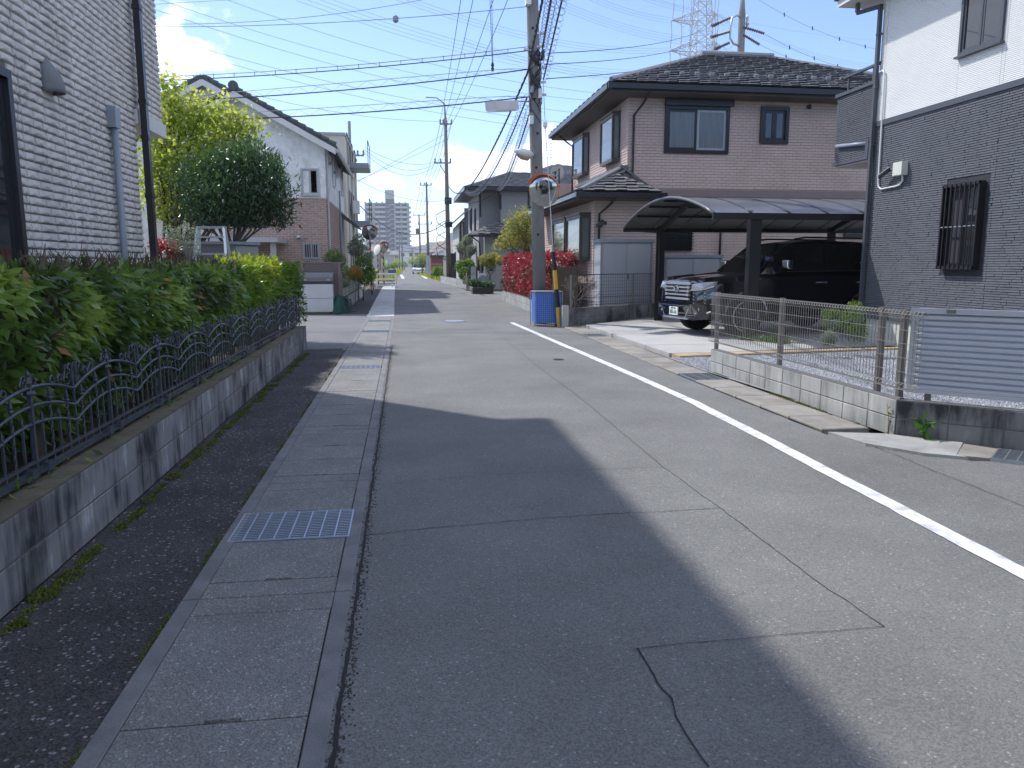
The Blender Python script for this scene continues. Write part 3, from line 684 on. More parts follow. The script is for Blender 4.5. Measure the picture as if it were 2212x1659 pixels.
mb = MB().tube([(-3.13, 9.37, .1), (-3.13, 9.37, 3.0)], .036, 10); mb.build('conduit_pipe', M['grey_plastic'], LH, smooth=True)
MB().box(-3.2, -3.09, 9.30, 9.45, 2.98, 3.2).build('conduit_cap', M['grey_plastic'], LH)
mb = MB().box(-3.13, -3.055, 10.27, 10.36, .1, 6.9)
for z in (1.2, 2.3, 3.0, 3.42, 4.5, 5.8): mb.box(-3.14, -3.045, 10.26, 10.37, z, z+.05)
mb.build('downpipe', M['dark_frame'], LH)
# ================================================================== IRON FENCE
FX = -1.88
FE = thing('iron_fence', 'wrought iron fence with scrolls and scalloped rails on the stained block wall', 'fence', (FX, 8, .4))
bay = 1.035; y0 = 4.12-2*bay
def arcz(y, base, amp):
    t = ((y-y0)/bay+.5) % 1.0
    return base+amp*(1-abs(2*t-1)**1.9)
posts = [y0+i*bay for i in range(12)]
Yend = posts[-1]+.42
def rail(base, amp, r, ya=y0-.5, yb=Yend):
    pts = []; y = ya
    while y < yb: pts.append((FX, y, arcz(y, base, amp))); y += .0431
    return pts
mbs = MB().tube(rail(.795, .085, 0), .0095, 5); mbs.build('top_rail', M['iron'], FE)
MB().tube(rail(.70, .085, 0), .009, 5).build('middle_rail', M['iron'], FE)
MB().tube(rail(.61, .085, 0), .009, 5).build('lower_scallop_rail', M['iron'], FE)
MB().box(FX-.008, FX+.008, y0-.5, Yend, .492, .508).build('tie_rail', M['iron'], FE)
mb = MB().box(FX-.02, FX+.025, y0-.5, Yend, .437, .452).box(FX+.0, FX+.006, y0-.5, Yend, .4521, .468); mb.build('bottom_rail', M['iron'], FE)
def spiral(c, r0, r1, a0, a1, n=14):
    return [Vector((0, c[0]+(r0+(r1-r0)*t)*math.cos(a0+(a1-a0)*t), c[1]+(r0+(r1-r0)*t)*math.sin(a0+(a1-a0)*t))) for t in [i/n for i in range(n+1)]]
def arcjoin(*L): 
    o = []
    for l in L: o += l
    return o
postme = MB(); postme.box(-.010, .010, -.011, .011, .02, .50).lathe([(.024, .0), (.03, .012), (.024, .026)], (0, 0, .44), 8).lathe([(.02, .505), (.008, .535), (.012, .55), (.002, .57)], (0, 0, 0), 8).lathe([(.022, -.02), (.022, 0)], (0, 0, .06), 8)
postme = postme.mesh('post'); postme.materials.append(M['iron'])
brk = MB().box(-.03, .035, -.03, .03, .028, .075).box(-.02, .02, -.018, .018, -.005, .028); brk = brk.mesh('rail_bracket'); brk.materials.append(M['iron'])
def picketme(h, finial, twist):
    mb = MB(); w = .0056
    n = 16 if twist else 1
    rows = []
    for i in range(n+1):
        z = h*i/n; a = (math.pi*3*i/n if .3 < i/n < .8 or True else 0) if twist else 0
        rows.append([(w*math.cos(a+k*math.pi/2+.785)*1.4, w*math.sin(a+k*math.pi/2+.785)*1.4, z) for k in range(4)])
    base = 0
    vs = [v for r_ in rows for v in r_]; fs = []
    for i in range(n):
        for k in range(4): fs.append((i*4+k, i*4+(k+1) % 4, i*4+4+(k+1) % 4, i*4+4+k))
    mb.add(vs, fs)
    if finial: mb.lathe([(.014, h), (.017, h+.008), (.009, h+.016), (.013, h+.024), (.007, h+.05), (.001, h+.078)], (0, 0, 0), 6)
    else: mb.lathe([(.011, h), (.009, h+.02), (.001, h+.045)], (0, 0, 0), 5)
    me = mb.mesh('picket'); me.materials.append(M['iron']); return me
PK = {}
S = []
S.append(('scroll', arcjoin(spiral((.055, .055), .012, .052, -5.5, -.2), [Vector((0, .10, .06)), Vector((0, .085, .09))], spiral((.055, .095), .032, .012, .3, 5.0))))
S.append(('scroll', arcjoin(spiral((.17, .045), .01, .034, 4.2, -.6), [Vector((0, .235, .06))], spiral((.27, .05), .034, .01, 3.6, -2.4))))
S.append(('scroll', arcjoin([Vector((0, .03, -.02)), Vector((0, .035, .05))], spiral((.062, .075), .03, .01, 3.2, -2))))
Sme = []
for nme, pl in S:
    for sgn in (1, -1):
        mb = MB().tube([(p.x, p.y*sgn, p.z) for p in pl], .0065, 5); me = mb.mesh('scroll'); me.materials.append(M['iron']); Sme.append((me, sgn))
for i, py in enumerate(posts):
    inst('post', postme, (FX, py, .4), FE)
    for dy in (-.09, .09): inst('rail_bracket', brk, (FX, py+dy, .405), FE)
    # pickets in the bay after this post and before the next cusp pair
    for k in range(1, 10):
        y = py+bay*k/10
        if k == 5:
            t = .795-.437; 
            if t not in PK: PK[t] = picketme(t, False, False)
            inst('picket', PK[t], (FX, y, .44), FE); continue
        tall = k % 2 == 0
        h = (arcz(y, .70, .085)+.012-.437) if tall else (arcz(y, .61, .085)+.01-.437)
        key = (round(h, 2), tall, tall)
        if key not in PK: PK[key] = picketme(round(h, 2), tall, tall)
        inst('picket', PK[key], (FX+(.002 if k % 3 else -.002), y, .44), FE)
    for j, (me, sgn) in enumerate(Sme):
        base = py+bay/2 if j < 2 or j > 3 else py+bay/2
        zz = arcz(py+bay/2+.12*sgn, .795, .085)
        inst('scroll', me, (FX+.004*j-.01, base, .795+(.02 if j < 2 else .05 if j > 3 else .035)), FE)
    for sgn in (1, -1):
        inst('scroll', Sme[0][0] if sgn > 0 else Sme[1][0], (FX-.006, py, .875), FE, scale=(1, .8, .55))
# ================================================================== HEDGE
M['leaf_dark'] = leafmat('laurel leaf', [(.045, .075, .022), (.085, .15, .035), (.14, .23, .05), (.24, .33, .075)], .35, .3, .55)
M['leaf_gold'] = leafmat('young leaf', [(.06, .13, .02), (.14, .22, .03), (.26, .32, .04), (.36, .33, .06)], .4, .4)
M['leaf_maple'] = leafmat('fresh maple leaf', [(.14, .20, .04), (.22, .29, .06), (.30, .36, .085), (.37, .40, .11)], .55, .5)
M['leaf_bush'] = leafmat('dark bush leaf', [(.018, .045, .015), (.032, .08, .024), (.055, .12, .035), (.10, .17, .055)], .2, .35, .5)
M['leaf_red'] = leafmat('red photinia leaf', [(.04, .05, .02), (.13, .025, .025), (.28, .035, .04), (.42, .09, .08)], .3, .35, .5)
M['leaf_mid'] = leafmat('green leaf', [(.03, .08, .015), (.06, .13, .02), (.10, .19, .03), (.2, .25, .05)], .4, .45)
M['leaf_pale'] = leafmat('grey green leaf', [(.10, .13, .09), (.17, .21, .14), (.25, .29, .2)], .3, .5)
M['leaf_orange'] = leafmat('russet leaf', [(.12, .12, .03), (.22, .16, .03), (.32, .19, .05), (.16, .2, .04)], .45, .5)
M['grass'] = leafmat('grass', [(.10, .14, .02), (.2, .25, .04), (.34, .33, .08)], .4, .7)
M['dry_leaf'] = leafmat('dry leaf', [(.22, .12, .05), (.35, .22, .1), (.3, .25, .12)], .3, .6)
HG = thing('hedge', 'long dark green broadleaf hedge behind the iron fence, yellow leaved towards its far end', 'hedge', (-2.5, 8, .4))
def hd(n, fx, fz, outw, size, mt, lvf, ya=1.2, yb=14.9, yexp=1.0, **kw):
    u = np.random.rand(n); y = ya+(yb-ya)*u**yexp
    x = fx(y, n); z = fz(y, n)
    bump = np.array([mnoise.noise(Vector((0, a*1.3, b*1.8)))*.12+mnoise.noise(Vector((3, a*4, b*4)))*.05 for a, b in zip(y, z)])
    C = np.stack([x+bump, y, z+bump*.3], 1)
    return foliage('foliage', C, size, mt, HG, lv=lvf(y, z), outw=np.tile(np.array([outw]), (n, 1)), **kw)
U_ = lambda a, b: (lambda y, n: np.random.uniform(a, b, n))
def slope(y, n):   # front face leans out above the fence
    z = np.random.uniform(.45, 1.44, n); slope.z = z; return -2.02-.13*np.abs((z-1.1)/.5)**2-np.abs(np.random.normal(0, .05, n))
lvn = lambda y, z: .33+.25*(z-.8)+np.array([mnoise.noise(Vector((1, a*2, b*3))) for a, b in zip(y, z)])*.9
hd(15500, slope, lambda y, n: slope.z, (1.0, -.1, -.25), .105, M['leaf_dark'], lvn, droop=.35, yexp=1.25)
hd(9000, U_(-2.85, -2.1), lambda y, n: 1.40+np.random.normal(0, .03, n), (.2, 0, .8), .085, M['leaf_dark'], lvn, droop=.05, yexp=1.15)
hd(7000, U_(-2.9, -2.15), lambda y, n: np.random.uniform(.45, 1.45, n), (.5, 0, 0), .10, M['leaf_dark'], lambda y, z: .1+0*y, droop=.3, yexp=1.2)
hd(5200, lambda y, n: -2.0-np.abs(np.random.normal(0, .12, n)), lambda y, n: np.random.uniform(.95, 1.5, n), (.8, 0, .5), .085, M['leaf_gold'], lambda y, z: .15+.55*np.clip((z-.9)/.6, 0, 1)*np.exp(-((y-12.1)/1.3)**2), ya=10.2, yb=14.9, droop=.2)  # gold leaves: young growth plus the sunlit patch put into their colour
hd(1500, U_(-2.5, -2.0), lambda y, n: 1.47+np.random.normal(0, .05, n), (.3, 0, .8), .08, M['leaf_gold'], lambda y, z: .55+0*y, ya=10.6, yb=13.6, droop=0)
hd(90, U_(-2.2, -1.95), lambda y, n: np.random.uniform(.5, 1.5, n), (1, 0, 0), .09, M['dry_leaf'], lambda y, z: .5+0*y, droop=.6, ya=3.5, yb=13)
# end of the hedge facing the lane
y_ = np.random.normal(14.95, .07, 2600); C = np.stack([np.random.uniform(-2.9, -1.85, 2600), y_, np.random.uniform(.4, 1.5, 2600)], 1)
foliage('foliage', C, .08, M['leaf_mid'], HG, droop=.2, outw=np.tile([[0, 1., .2]], (2600, 1)))
# twigs on the clipped top, trunks
mb = MB()
for i in range(700):
    y = rnd.uniform(3, 14.6); x = rnd.uniform(-2.75, -2.1); z = 1.43+rnd.random()*.06; p = Vector((x, y, z))
    q = p+Vector((rnd.gauss(0, .05), rnd.gauss(0, .07), rnd.uniform(.06, .16))); mb.tube([p, (p+q)/2+Vector((rnd.gauss(0, .01), rnd.gauss(0, .01), 0)), q], [.006, .004, .002], 4, False)
mb.build('twig', M['wood'], HG, kind='stuff')
for i, y in enumerate([4.7, 5.75, 6.9, 8.1, 9.3, 10.6, 11.8, 13.0, 14.2]):
    x = -2.3 if i else -2.15; tb = MB()
    tb.tube([(x, y, .1), (x+.02, y+.03, .7), (x-.02, y-.02, 1.2 if i else 1.46)], [.045, .04, .03 if i else .06], 7)
    for k in range(5):
        a = rnd.random()*6.28; tb.tube([(x, y, .7+.12*k), (x+.15*math.cos(a), y+.2*math.sin(a), .95+.12*k), (x+.25*math.cos(a), y+.35*math.sin(a), 1.05+.1*k)], [.016, .012, .005], 5, False)
    tb.build('trunk', M['wood'], HG)
mb = MB(); stump = (-2.13, 5.02)   # knobbly stump showing at the near end
for k in range(12):
    a = rnd.random()*6.28; mb.tube([(stump[0], stump[1], 1.28), (stump[0]+.06*math.cos(a), stump[1]+.09*math.sin(a), 1.42), (stump[0]+.1*math.cos(a), stump[1]+.2*math.sin(a), 1.5+.06*rnd.random())], [.035, .028, .012], 6, True)
mb.tube([(stump[0], stump[1], .3), (stump[0], stump[1]+.02, .9), (stump[0], stump[1], 1.3)], [.05, .05, .055], 8)
mb.build('stump', M['wood'], HG)
sheet('hedge_bed', [(-3.2, -3), (-1.93, -3), (-1.93, 14.0), (-3.2, 14.9)], .3, M['soil'])
# ------------------------------------------------------------------ generic trees
def sph(c, r, n, shell=.5):
    d = np.random.normal(size=(n, 3)); d /= np.linalg.norm(d, axis=1)[:, None]
    rr_ = (np.random.rand(n)**(1/3.))*(1-shell)+shell*np.random.uniform(.75, 1.05, n)
    return np.array(c)+d*rr_[:, None]*np.array(r)
def crown(parent, blobs, n, size, m, squash=1.0, lv=None, spread=0, dark=0, zclip=None, **kw):
    """blobs: (centre, radius or (rx,ry,rz))"""
    tot = sum((b[1] if not hasattr(b[1], '__len__') else (b[1][0]*b[1][1]*b[1][2])**(1/3))**2 for b in blobs); P = []; LV = []
    for c, r in blobs:
        r3 = r if hasattr(r, '__len__') else (r, r, r*squash); k = int(n*((r3[0]*r3[1]*r3[2])**(1/3))**2/tot)+1
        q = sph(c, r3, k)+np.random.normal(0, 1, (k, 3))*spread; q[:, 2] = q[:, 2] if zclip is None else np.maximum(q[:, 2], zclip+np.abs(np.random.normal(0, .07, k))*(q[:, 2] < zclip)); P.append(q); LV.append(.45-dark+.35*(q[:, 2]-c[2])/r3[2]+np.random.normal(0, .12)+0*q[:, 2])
    return foliage('crown', np.concatenate(P), size, m, parent, lv=np.concatenate(LV) if lv is None else lv, **kw)
def limbs(parent, base, tips, r0, m, name='trunk', fork=.35, wob=.12):
    base = Vector(base); mb = MB(); top = sum((Vector(t) for t in tips), Vector())/len(tips); fk = base.lerp(top, fork); fk.x = base.x+(fk.x-base.x)*.5; fk.y = base.y+(fk.y-base.y)*.5
    mb.tube([base, base.lerp(fk, .5)+Vector((rnd.gauss(0, r0*.3), 0, 0)), fk], [r0, r0*.8, r0*.7], 8)
    for t in tips:
        t = Vector(t); m1 = fk.lerp(t, .4)+Vector((rnd.gauss(0, wob), rnd.gauss(0, wob), rnd.gauss(0, wob*.5))); m2 = fk.lerp(t, .75)+Vector((rnd.gauss(0, wob), rnd.gauss(0, wob), 0))
        mb.tube([fk, m1, m2, t], [r0*.45, r0*.3, r0*.18, r0*.05], 6, False)
        for k in range(3):
            e = m2+Vector((rnd.gauss(0, wob*2.2), rnd.gauss(0, wob*2.2), rnd.uniform(0, wob*3))); mb.tube([m1.lerp(m2, rnd.random()), e], [r0*.14, r0*.04], 4, False)
    mb.build(name, m, parent)
def tree(name, label, cat, base, blobs, n, size, lm, tm, r0=.08, group=None, fork=.35, **kw):
    t = thing(name, label, cat, base, group)
    limbs(t, base, [c for c, r in blobs], r0, tm, fork=fork)
    crown(t, blobs, n, size, lm, **kw); return t
def B(x, y, r, Y, sq=1.0, dz=1.0):     # blob seen at photo position x,y with radius r pixels at depth Y
    c = PY(x, y, Y); k = r*math.hypot(c.x, c.y)/FPX; return (c, (k, k*dz, k*sq))
def H_(p, z=0): return (p.x, p.y, z)
# light green maple
bl = [B(*a) for a in [(350, 172, 14, 16.6, .4), (548, 272, 14, 16.4, .4), (520, 245, 14, 16.5, .5), (362, 182, 16, 16.6, .5), (395, 250, 34, 16.5), (350, 300, 38, 16.8), (440, 235, 26, 16.3, .6), (455, 300, 42, 16.9), (395, 350, 45, 16.4), (345, 400, 36, 16.9), (505, 270, 30, 16.6, .55), (545, 288, 20, 16.4, .4), (500, 320, 30, 16.8, .7), (440, 380, 34, 17), (350, 450, 26, 16.6), (395, 440, 26, 17.2), (350, 245, 20, 16.9), (480, 232, 18, 16.7, .5), (370, 215, 20, 16.6), (333, 350, 20, 16.5)]]
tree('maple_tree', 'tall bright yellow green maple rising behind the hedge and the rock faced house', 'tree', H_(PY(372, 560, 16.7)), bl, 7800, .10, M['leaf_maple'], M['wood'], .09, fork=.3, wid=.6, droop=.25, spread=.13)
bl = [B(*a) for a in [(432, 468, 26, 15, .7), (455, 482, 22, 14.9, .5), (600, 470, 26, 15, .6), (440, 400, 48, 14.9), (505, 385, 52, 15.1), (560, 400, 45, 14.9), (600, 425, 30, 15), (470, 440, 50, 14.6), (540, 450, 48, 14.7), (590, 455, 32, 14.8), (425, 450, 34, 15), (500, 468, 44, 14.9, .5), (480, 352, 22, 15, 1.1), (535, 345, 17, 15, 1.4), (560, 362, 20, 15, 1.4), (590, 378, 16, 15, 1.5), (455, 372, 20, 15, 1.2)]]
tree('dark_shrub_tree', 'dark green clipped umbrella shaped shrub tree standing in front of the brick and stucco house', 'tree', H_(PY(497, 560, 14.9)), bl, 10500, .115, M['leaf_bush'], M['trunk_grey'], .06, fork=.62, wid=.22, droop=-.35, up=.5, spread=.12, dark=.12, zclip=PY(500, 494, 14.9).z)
C = []
for k in range(52):
    px, py = rnd.uniform(430, 622), 0; py = 330+((px-530)/100)**2*75+rnd.uniform(-14, 22); c0 = PY(px, py, 15+rnd.uniform(-.6, .5)); h = rnd.uniform(.22, .6)
    for j in range(26): C.append((c0.x+rnd.gauss(0, .035), c0.y+rnd.gauss(0, .035), c0.z-h*.6+h*j/26))
foliage('crown', C, .11, M['leaf_bush'], bpy.data.objects['dark_shrub_tree'], wid=.24, droop=-.5, up=.9)
bl = [B(360, 540, 22, 13.2), B(340, 530, 15, 13.3), B(372, 530, 14, 13.4)]
tree('red_shrub', 'small red leaved shrub behind the dark downpipe', 'shrub', H_(PY(355, 590, 13.2)), bl, 700, .07, M['leaf_red'], M['wood'], .02)
bl = [B(385, 520, 24, 12.8), B(405, 500, 18, 12.9), B(368, 505, 18, 12.7), B(415, 535, 16, 12.8)]
tree('olive_shrub', 'thin grey green olive shrub beside the aluminium stepladder', 'shrub', H_(PY(385, 590, 12.8)), bl, 900, .06, M['leaf_pale'], M['trunk_grey'], .02, wid=.2)
# storage unit behind the hedge
M['unit'] = mat('grey storage metal', (.17, .18, .2), .5, .06, 3); M['unit_side'] = mat('storage side', (.3, .31, .29), .5, .08, 4)
a = PY(395, 516, 13.9); b = PY(507, 518, 13.9); c_2 = PY(556, 522, 14.6)
t = thing('storage_unit', 'low grey metal storage shed behind the hedge under the dark tree', 'shed', ((a.x+b.x)/2, 13.9, 0))
MB().prism([(a.x, 13.9, .1), (b.x, 13.9, .1), (c_2.x, 14.6, .1), (a.x, 14.6, .1)], (0, 0, 1.72)).build('body', M['unit'], t)
MB().prism([(b.x+.005, 13.9, .3), (c_2.x+.005, 14.595, .3), (c_2.x+.005, 14.595, 1.80), (b.x+.005, 13.9, 1.80)], (.004, -.004, 0)).build('side_panel', M['unit_side'], t)
MB().prism([(a.x-.03, 13.86, 1.821), (b.x+.04, 13.86, 1.821), (c_2.x+.05, 14.62, 1.821), (a.x-.03, 14.62, 1.821)], (0, 0, .05)).build('lid', M['grey_plastic'], t)
# stepladder
M['alu'] = mat('aluminium', (.55, .6, .66), .35, .06, 8, metal=.6)
Y = 13.3; A1, A2, A3, A4 = PY(428, 491, Y), PY(483, 491, Y), PY(421, 555, Y-.1), PY(488, 555, Y-.1)
t = thing('stepladder', 'aluminium stepladder standing in front of the grey storage shed', 'ladder', ((A1.x+A2.x)/2, Y, 0))
def ext(p, q, z): return q+(q-p)*((z-q.z)/(q.z-p.z))
for p, q, dy in ((A1, A3, 0), (A2, A4, 0)): MB().beam(p, ext(p, q, .1), .035, .06).build('rail', M['alu'], t)
for p, q in ((A1, A3), (A2, A4)):
    e = ext(p, q, .1); e.y += 1.0; MB().beam(p+Vector((0, .08, 0)), e, .03, .05).build('rear_leg', M['alu'], t)
MB().beam(A1+Vector((-.03, .04, 0)), A2+Vector((.03, .04, 0)), .14, .035).build('top_step', M['alu'], t)
for k in (.33, .9, 1.5, 2.1, 2.7, 3.3):
    p = A1.lerp(A3, k); q = A2.lerp(A4, k)
    if p.z > .2: MB().beam(p, q, .07, .03).build('step', M['alu'], t)
# ================================================================== RIGHT NEAR HOUSE (white over charcoal)
M['ledge'] = mat('charcoal ledgestone siding', (.10, .108, .125), .75, .12, 3, .4, 120, ov=.12)
M['ledge_joint'] = mat('charcoal joint', (.035, .038, .045), .9, .1, 5)
M['white_siding'] = mat('white ribbed siding', (.80, .81, .79), .75, .03, 2, .2, 120)
M['band'] = mat('charcoal band', (.07, .078, .092), .5, .06, 6)
M['white_joint'] = mat('siding joint pale', (.66, .67, .65), .8, .05, 4)
M['found'] = mat('pale foundation', (.55, .57, .5), .8, .06, 3, .15, 60, dirt=(.36, .37, .33), dscale=3, damt=.5)
RX = 8.5
RH = thing('house', 'white over charcoal two tone house filling the right edge of the photo', 'house', (RX, 9, 0))
MB().box(RX+.012, 17, -2, 13.4, .54, 3.93).build('lower_wall', M['ledge_joint'], RH)
MB().box(RX+.012, 17, -2, 13.4, 4.02, 6.3).build('upper_wall', M['white_joint'], RH)
MB().box(RX+.03, 17, -2, 13.3, -.05, .54).build('foundation', M['found'], RH)
MB().box(RX-.005, RX+.02, -2, 13.3, .5, .548).build('drip_flashing', M['band'], RH)
MB().box(RX-.022, 17, -2, 13.42, 3.93, 4.02).build('band', M['band'], RH)
pieces('siding_stone', RH, (RX+.012, 13.4, .545), (0, -1), 5.2, 3.385, .0365, .10, .34, .014, M['ledge'], 'ledge', 220, holes=[(2.03, 2.95, .80, 2.25)], seed=9, gap=.005, panel=3.03)
# white ribs: one profiled sheet per course of panels
def ribs(x, ya, yb, z0, z1, m, holes, joints):
    mb = MB(); n = int((z1-z0)/.027); st = (z1-z0)/n; cuts = sorted(set([ya, yb]+joints+[h for q in holes for h in q[:2]]))
    for i in range(n):
        za = z0+i*st
        for a, b in zip(cuts[:-1], cuts[1:]):
            mid = (a+b)/2
            if any(h[0] < mid < h[1] and h[2] < za+st/2 < h[3] for h in holes): continue
            e = .003
            A = [(x, za), (x-.011, za+st*.22), (x-.011, za+st*.72), (x, za+st*.94)]
            for (p, q) in zip(A[:-1], A[1:]): mb.quad((p[0], b-e, p[1]), (p[0], a+e, p[1]), (q[0], a+e, q[1]), (q[0], b-e, q[1]))
    return mb
WY0, WY1, WZ0, WZ1 = 10.46, 11.34, 4.62, 6.1
mb = ribs(RX+.012, 7.0, 13.36, 4.02, 6.3, M['white_siding'], [(WY0, WY1, WZ0, WZ1)], [10.39, 13.24])
mb.build('ribbed_siding', M['white_siding'], RH, kind='stuff')
window(RH, (RX, WY1, WZ0), (0, -1), WY1-WY0, WZ1-WZ0, M['band'], fw=.05, proud=.035, sill=True)
window(RH, (RX+.01, 11.3, 1.43), (0, -1), .75, 1.26, M['black_metal'], fw=.04, proud=.02)
t = thing('window_grille', 'black security grille of upright bars over the lower window of the charcoal wall', 'window grille', (RX-.08, 10.92, 1.4))
mb = MB(); gx0, gx1 = RX-.105, RX-.085
mb.box(gx0, gx1, 10.53, 11.33, 2.66, 2.70).box(gx0, gx1, 10.53, 11.33, 1.42, 1.46).box(gx0, RX, 10.53, 10.555, 1.42, 2.70).box(gx0, RX, 11.305, 11.33, 1.42, 2.70).box(gx0, RX, 10.53, 11.33, 2.70, 2.705).box(gx0, RX, 10.53, 11.33, 1.41, 1.42)
mb.build('grille_frame', M['black_metal'], t)
for i in range(7):
    y = 10.62+i*.1; MB().box(gx0-.012, gx0-.001, y-.009, y+.009, 1.42, 2.70).build('bar', M['black_metal'], t)
mb = MB().box(gx0+.0, gx1, 10.56, 11.3, 2.05, 2.065).build('cross_bar', M['steel'], t)
# balcony
pieces('siding_stone', RH, (RX+.012, 14.72, 3.46), (0, -1), 1.26, 1.26, .0365, .10, .34, .014, M['ledge'], 'ledge', 30, seed=12, gap=.005)
MB().box(RX+.013, 15.5, 13.41, 14.70, 3.44, 4.70).build('balcony_wall', M['ledge_joint'], RH)
MB().box(RX-.03, 15.5, 13.42, 14.76, 4.70, 4.76).build('balcony_coping', M['band'], RH)
mb = MB().box(RX-.02, 15.5, 13.42, 14.75, 3.40, 3.455); mb.build('balcony_trim', M['band'], RH)
MB().box(RX+.05, 15.5, 13.42, 14.70, 3.37, 3.399).build('balcony_soffit', M['eave_white'], RH)
rl = MB().box(RX+.0, RX+.06, 13.35, 14.62, 5.02, 5.06); rl.box(RX+.02, RX+.05, 14.4, 14.43, 4.76, 5.02).box(RX+.02, RX+.05, 13.6, 13.63, 4.76, 5.02).box(RX, 14, 14.58, 14.62, 5.021, 5.061)
for k in range(10): rl.box(RX+.5+k*.5, RX+.53+k*.5, 14.585, 14.615, 4.76, 5.02)
rl.build('balcony_rail', M['band'], RH)
mb = MB().tube([(RX-.03, 14.6, 3.77), (RX-.04, 13.52, 3.67)], .034, 10); mb.build('drain_pipe', M['grey_plastic'], RH, smooth=True)
MB().box(RX-.09, RX-.02, 13.44, 13.53, 3.38, 3.75).build('drain_trap', M['band'], RH)
# roof corner, elbow and downpipe
MB().box(RX-.55, 17.5, -2, 14.1, 6.26, 6.42).build('roof', M['dark_frame'], RH)
MB().box(RX-.50, 17.4, -2, 14.05, 6.14, 6.255).build('soffit', M['eave_white'], RH)
mb = MB().beam((RX-.28, 13.75, 6.13), (RX-.28, 13.75, 5.98), .06, .06).beam((RX-.28, 13.77, 5.97), (RX-.04, 13.40, 5.99), .06, .06).beam((RX-.05, 13.41, 6.02), (RX-.05, 13.38, .1), .062, .062, (0, 1, 0))
for z in (5.5, 4.6, 3.6, 2.6, 1.5): mb.box(RX-.085, RX-.012, 13.345, 13.445, z, z+.03)
mb.build('downpipe', M['band'], RH)
# camera box + conduit
M['ivory'] = mat('ivory plastic', (.6, .61, .54), .45, .04, 6)
t = thing('security_camera', 'small security camera with antenna on an ivory junction box with white conduit loop', 'security camera', (RX, 12.5, 3.1))
MB().box(RX-.11, RX-.003, 12.37, 12.62, 2.985, 3.21).build('junction_box', M['ivory'], t)
MB().box(RX-.118, RX-.11, 12.375, 12.615, 2.99, 3.205).build('box_lid', M['ivory'], t)
mb = MB().lathe([(.03, 0), (.03, .025)], (RX-.06, 12.62, 3.1), 12, 'y').tube([(RX-.06, 12.64, 3.1), (RX-.09, 12.72, 3.11), (RX-.1, 12.76, 3.1)], .014, 8); mb.build('bracket', M['black_metal'], t)
MB().tube([(RX-.09, 12.74, 3.11), (RX-.12, 12.98, 3.0)], .03, 12).build('camera_body', M['black_metal'], t, smooth=False)
MB().beam((RX-.10, 12.73, 3.145), (RX-.13, 13.0, 3.03), .06, .006).build('camera_hood', M['white_plastic'], t)
MB().tube([(RX-.09, 12.74, 3.12), (RX-.09, 12.83, 3.30)], .005, 6).build('antenna', M['black_metal'], t)
cp = [(RX-.025, 13.36, 4.86), (RX-.025, 13.25, 4.87), (RX-.025, 13.2, 4.82), (RX-.025, 13.18, 4.6), (RX-.025, 13.15, 2.95), (RX-.025, 13.13, 2.86), (RX-.025, 13.05, 2.81), (RX-.025, 12.62, 2.82), (RX-.025, 12.52, 2.84), (RX-.03, 12.45, 2.9), (RX-.05, 12.44, 2.99)]
MB().tube(cp, .016, 8).build('conduit', M['white_plastic'], t, smooth=True)
# ================================================================== WIRE MESH FENCE
M['fence_metal'] = mat('bronze grey fence metal', (.22, .2, .185), .4, .08, 10, metal=.4)
M['fence_wire'] = mat('fence wire', (.34, .33, .31), .4, .06, 10, metal=.3)
FX2 = 4.34
t = thing('mesh_fence', 'grey wire mesh fence with rolled top edge on the pale block wall', 'fence', (FX2, 8.4, .33))
z0m, z1m = .40, 1.08
prof = [(0.03, z0m-.0), (-.035, z0m+.0), (-.03, z0m+.035), (0, z0m+.05), (0, z1m-.05), (-.028, z1m-.02), (-.01, z1m+.01), (.03, z1m), (.03, z1m-.03)]
wm = MB().tube([(a, 0, z-.33) for a, z in prof], .0042, 4, False).mesh('wire'); wm.materials.append(M['fence_wire'])
y = 5.98
while y < 10.56: inst('upright_wire', wm, (FX2+.02, y, .33), t); y += .051
for (a, z) in [(0.0, z1m-.055), (-.028, z1m-.02), (.03, z1m), (0, .92), (0, .80), (0, .675), (0, .55), (0, z0m+.05), (-.035, z0m)]:
    MB().tube([(FX2+.02+a-.004, 5.95, z), (FX2+.02+a-.004, 10.6, z)], .0019, 5, False).build('cross_wire', M['fence_wire'], t)
for y in (10.4, 8.52, 6.6, 6.27):
    MB().box(FX2+.03, FX2+.075, y-.025, y+.025, .2, 1.09).box(FX2+.027, FX2+.078, y-.028, y+.028, 1.0901, 1.1).build('post', M['fence_metal'], t)
# ================================================================== LOUVRE FENCE
M['louvre'] = mat('silver aluminium louvre', (.46, .48, .52), .35, .04, 5, metal=.15, spec=.6)
t = thing('louvre_fence', 'silver louvre fence panel of sloping horizontal slats on the dark block wall', 'fence', (4.6, 5.9, .33))
p0 = G(1959, 842, .40); p0.z = 0; d = Vector((.70, -.714, 0)).normalized(); bk = Vector((-d.y, d.x, 0)); Ln = 2.6; Z = Vector((0, 0, 1))
def lb(u0, u1, z0, z1, w0=-.02, w1=.02): 
    return MB().obox(p0+d*((u0+u1)/2)+Z*((z0+z1)/2)+bk*((w0+w1)/2), d, bk, Z, (u1-u0)/2, (w1-w0)/2, (z1-z0)/2)
lb(0, .05, .40, 1.12).build('end_stile', M['louvre'], t)
lb(-.01, Ln, 1.075, 1.12, -.03, .03).build('top_rail', M['louvre'], t); lb(-.01, Ln, .385, .42, -.03, .03).build('bottom_rail', M['louvre'], t)
lb(.14, .19, .22, .385, 0, .04).build('post', M['fence_metal'], t); lb(1.6, 1.65, .22, .385, 0, .04).build('post', M['fence_metal'], t)
lb(.26, .33, 1.085, 1.115, -.035, -.0301).build('rail_clip', M['fence_metal'], t)
nsl = 13; st = (1.075-.42)/nsl
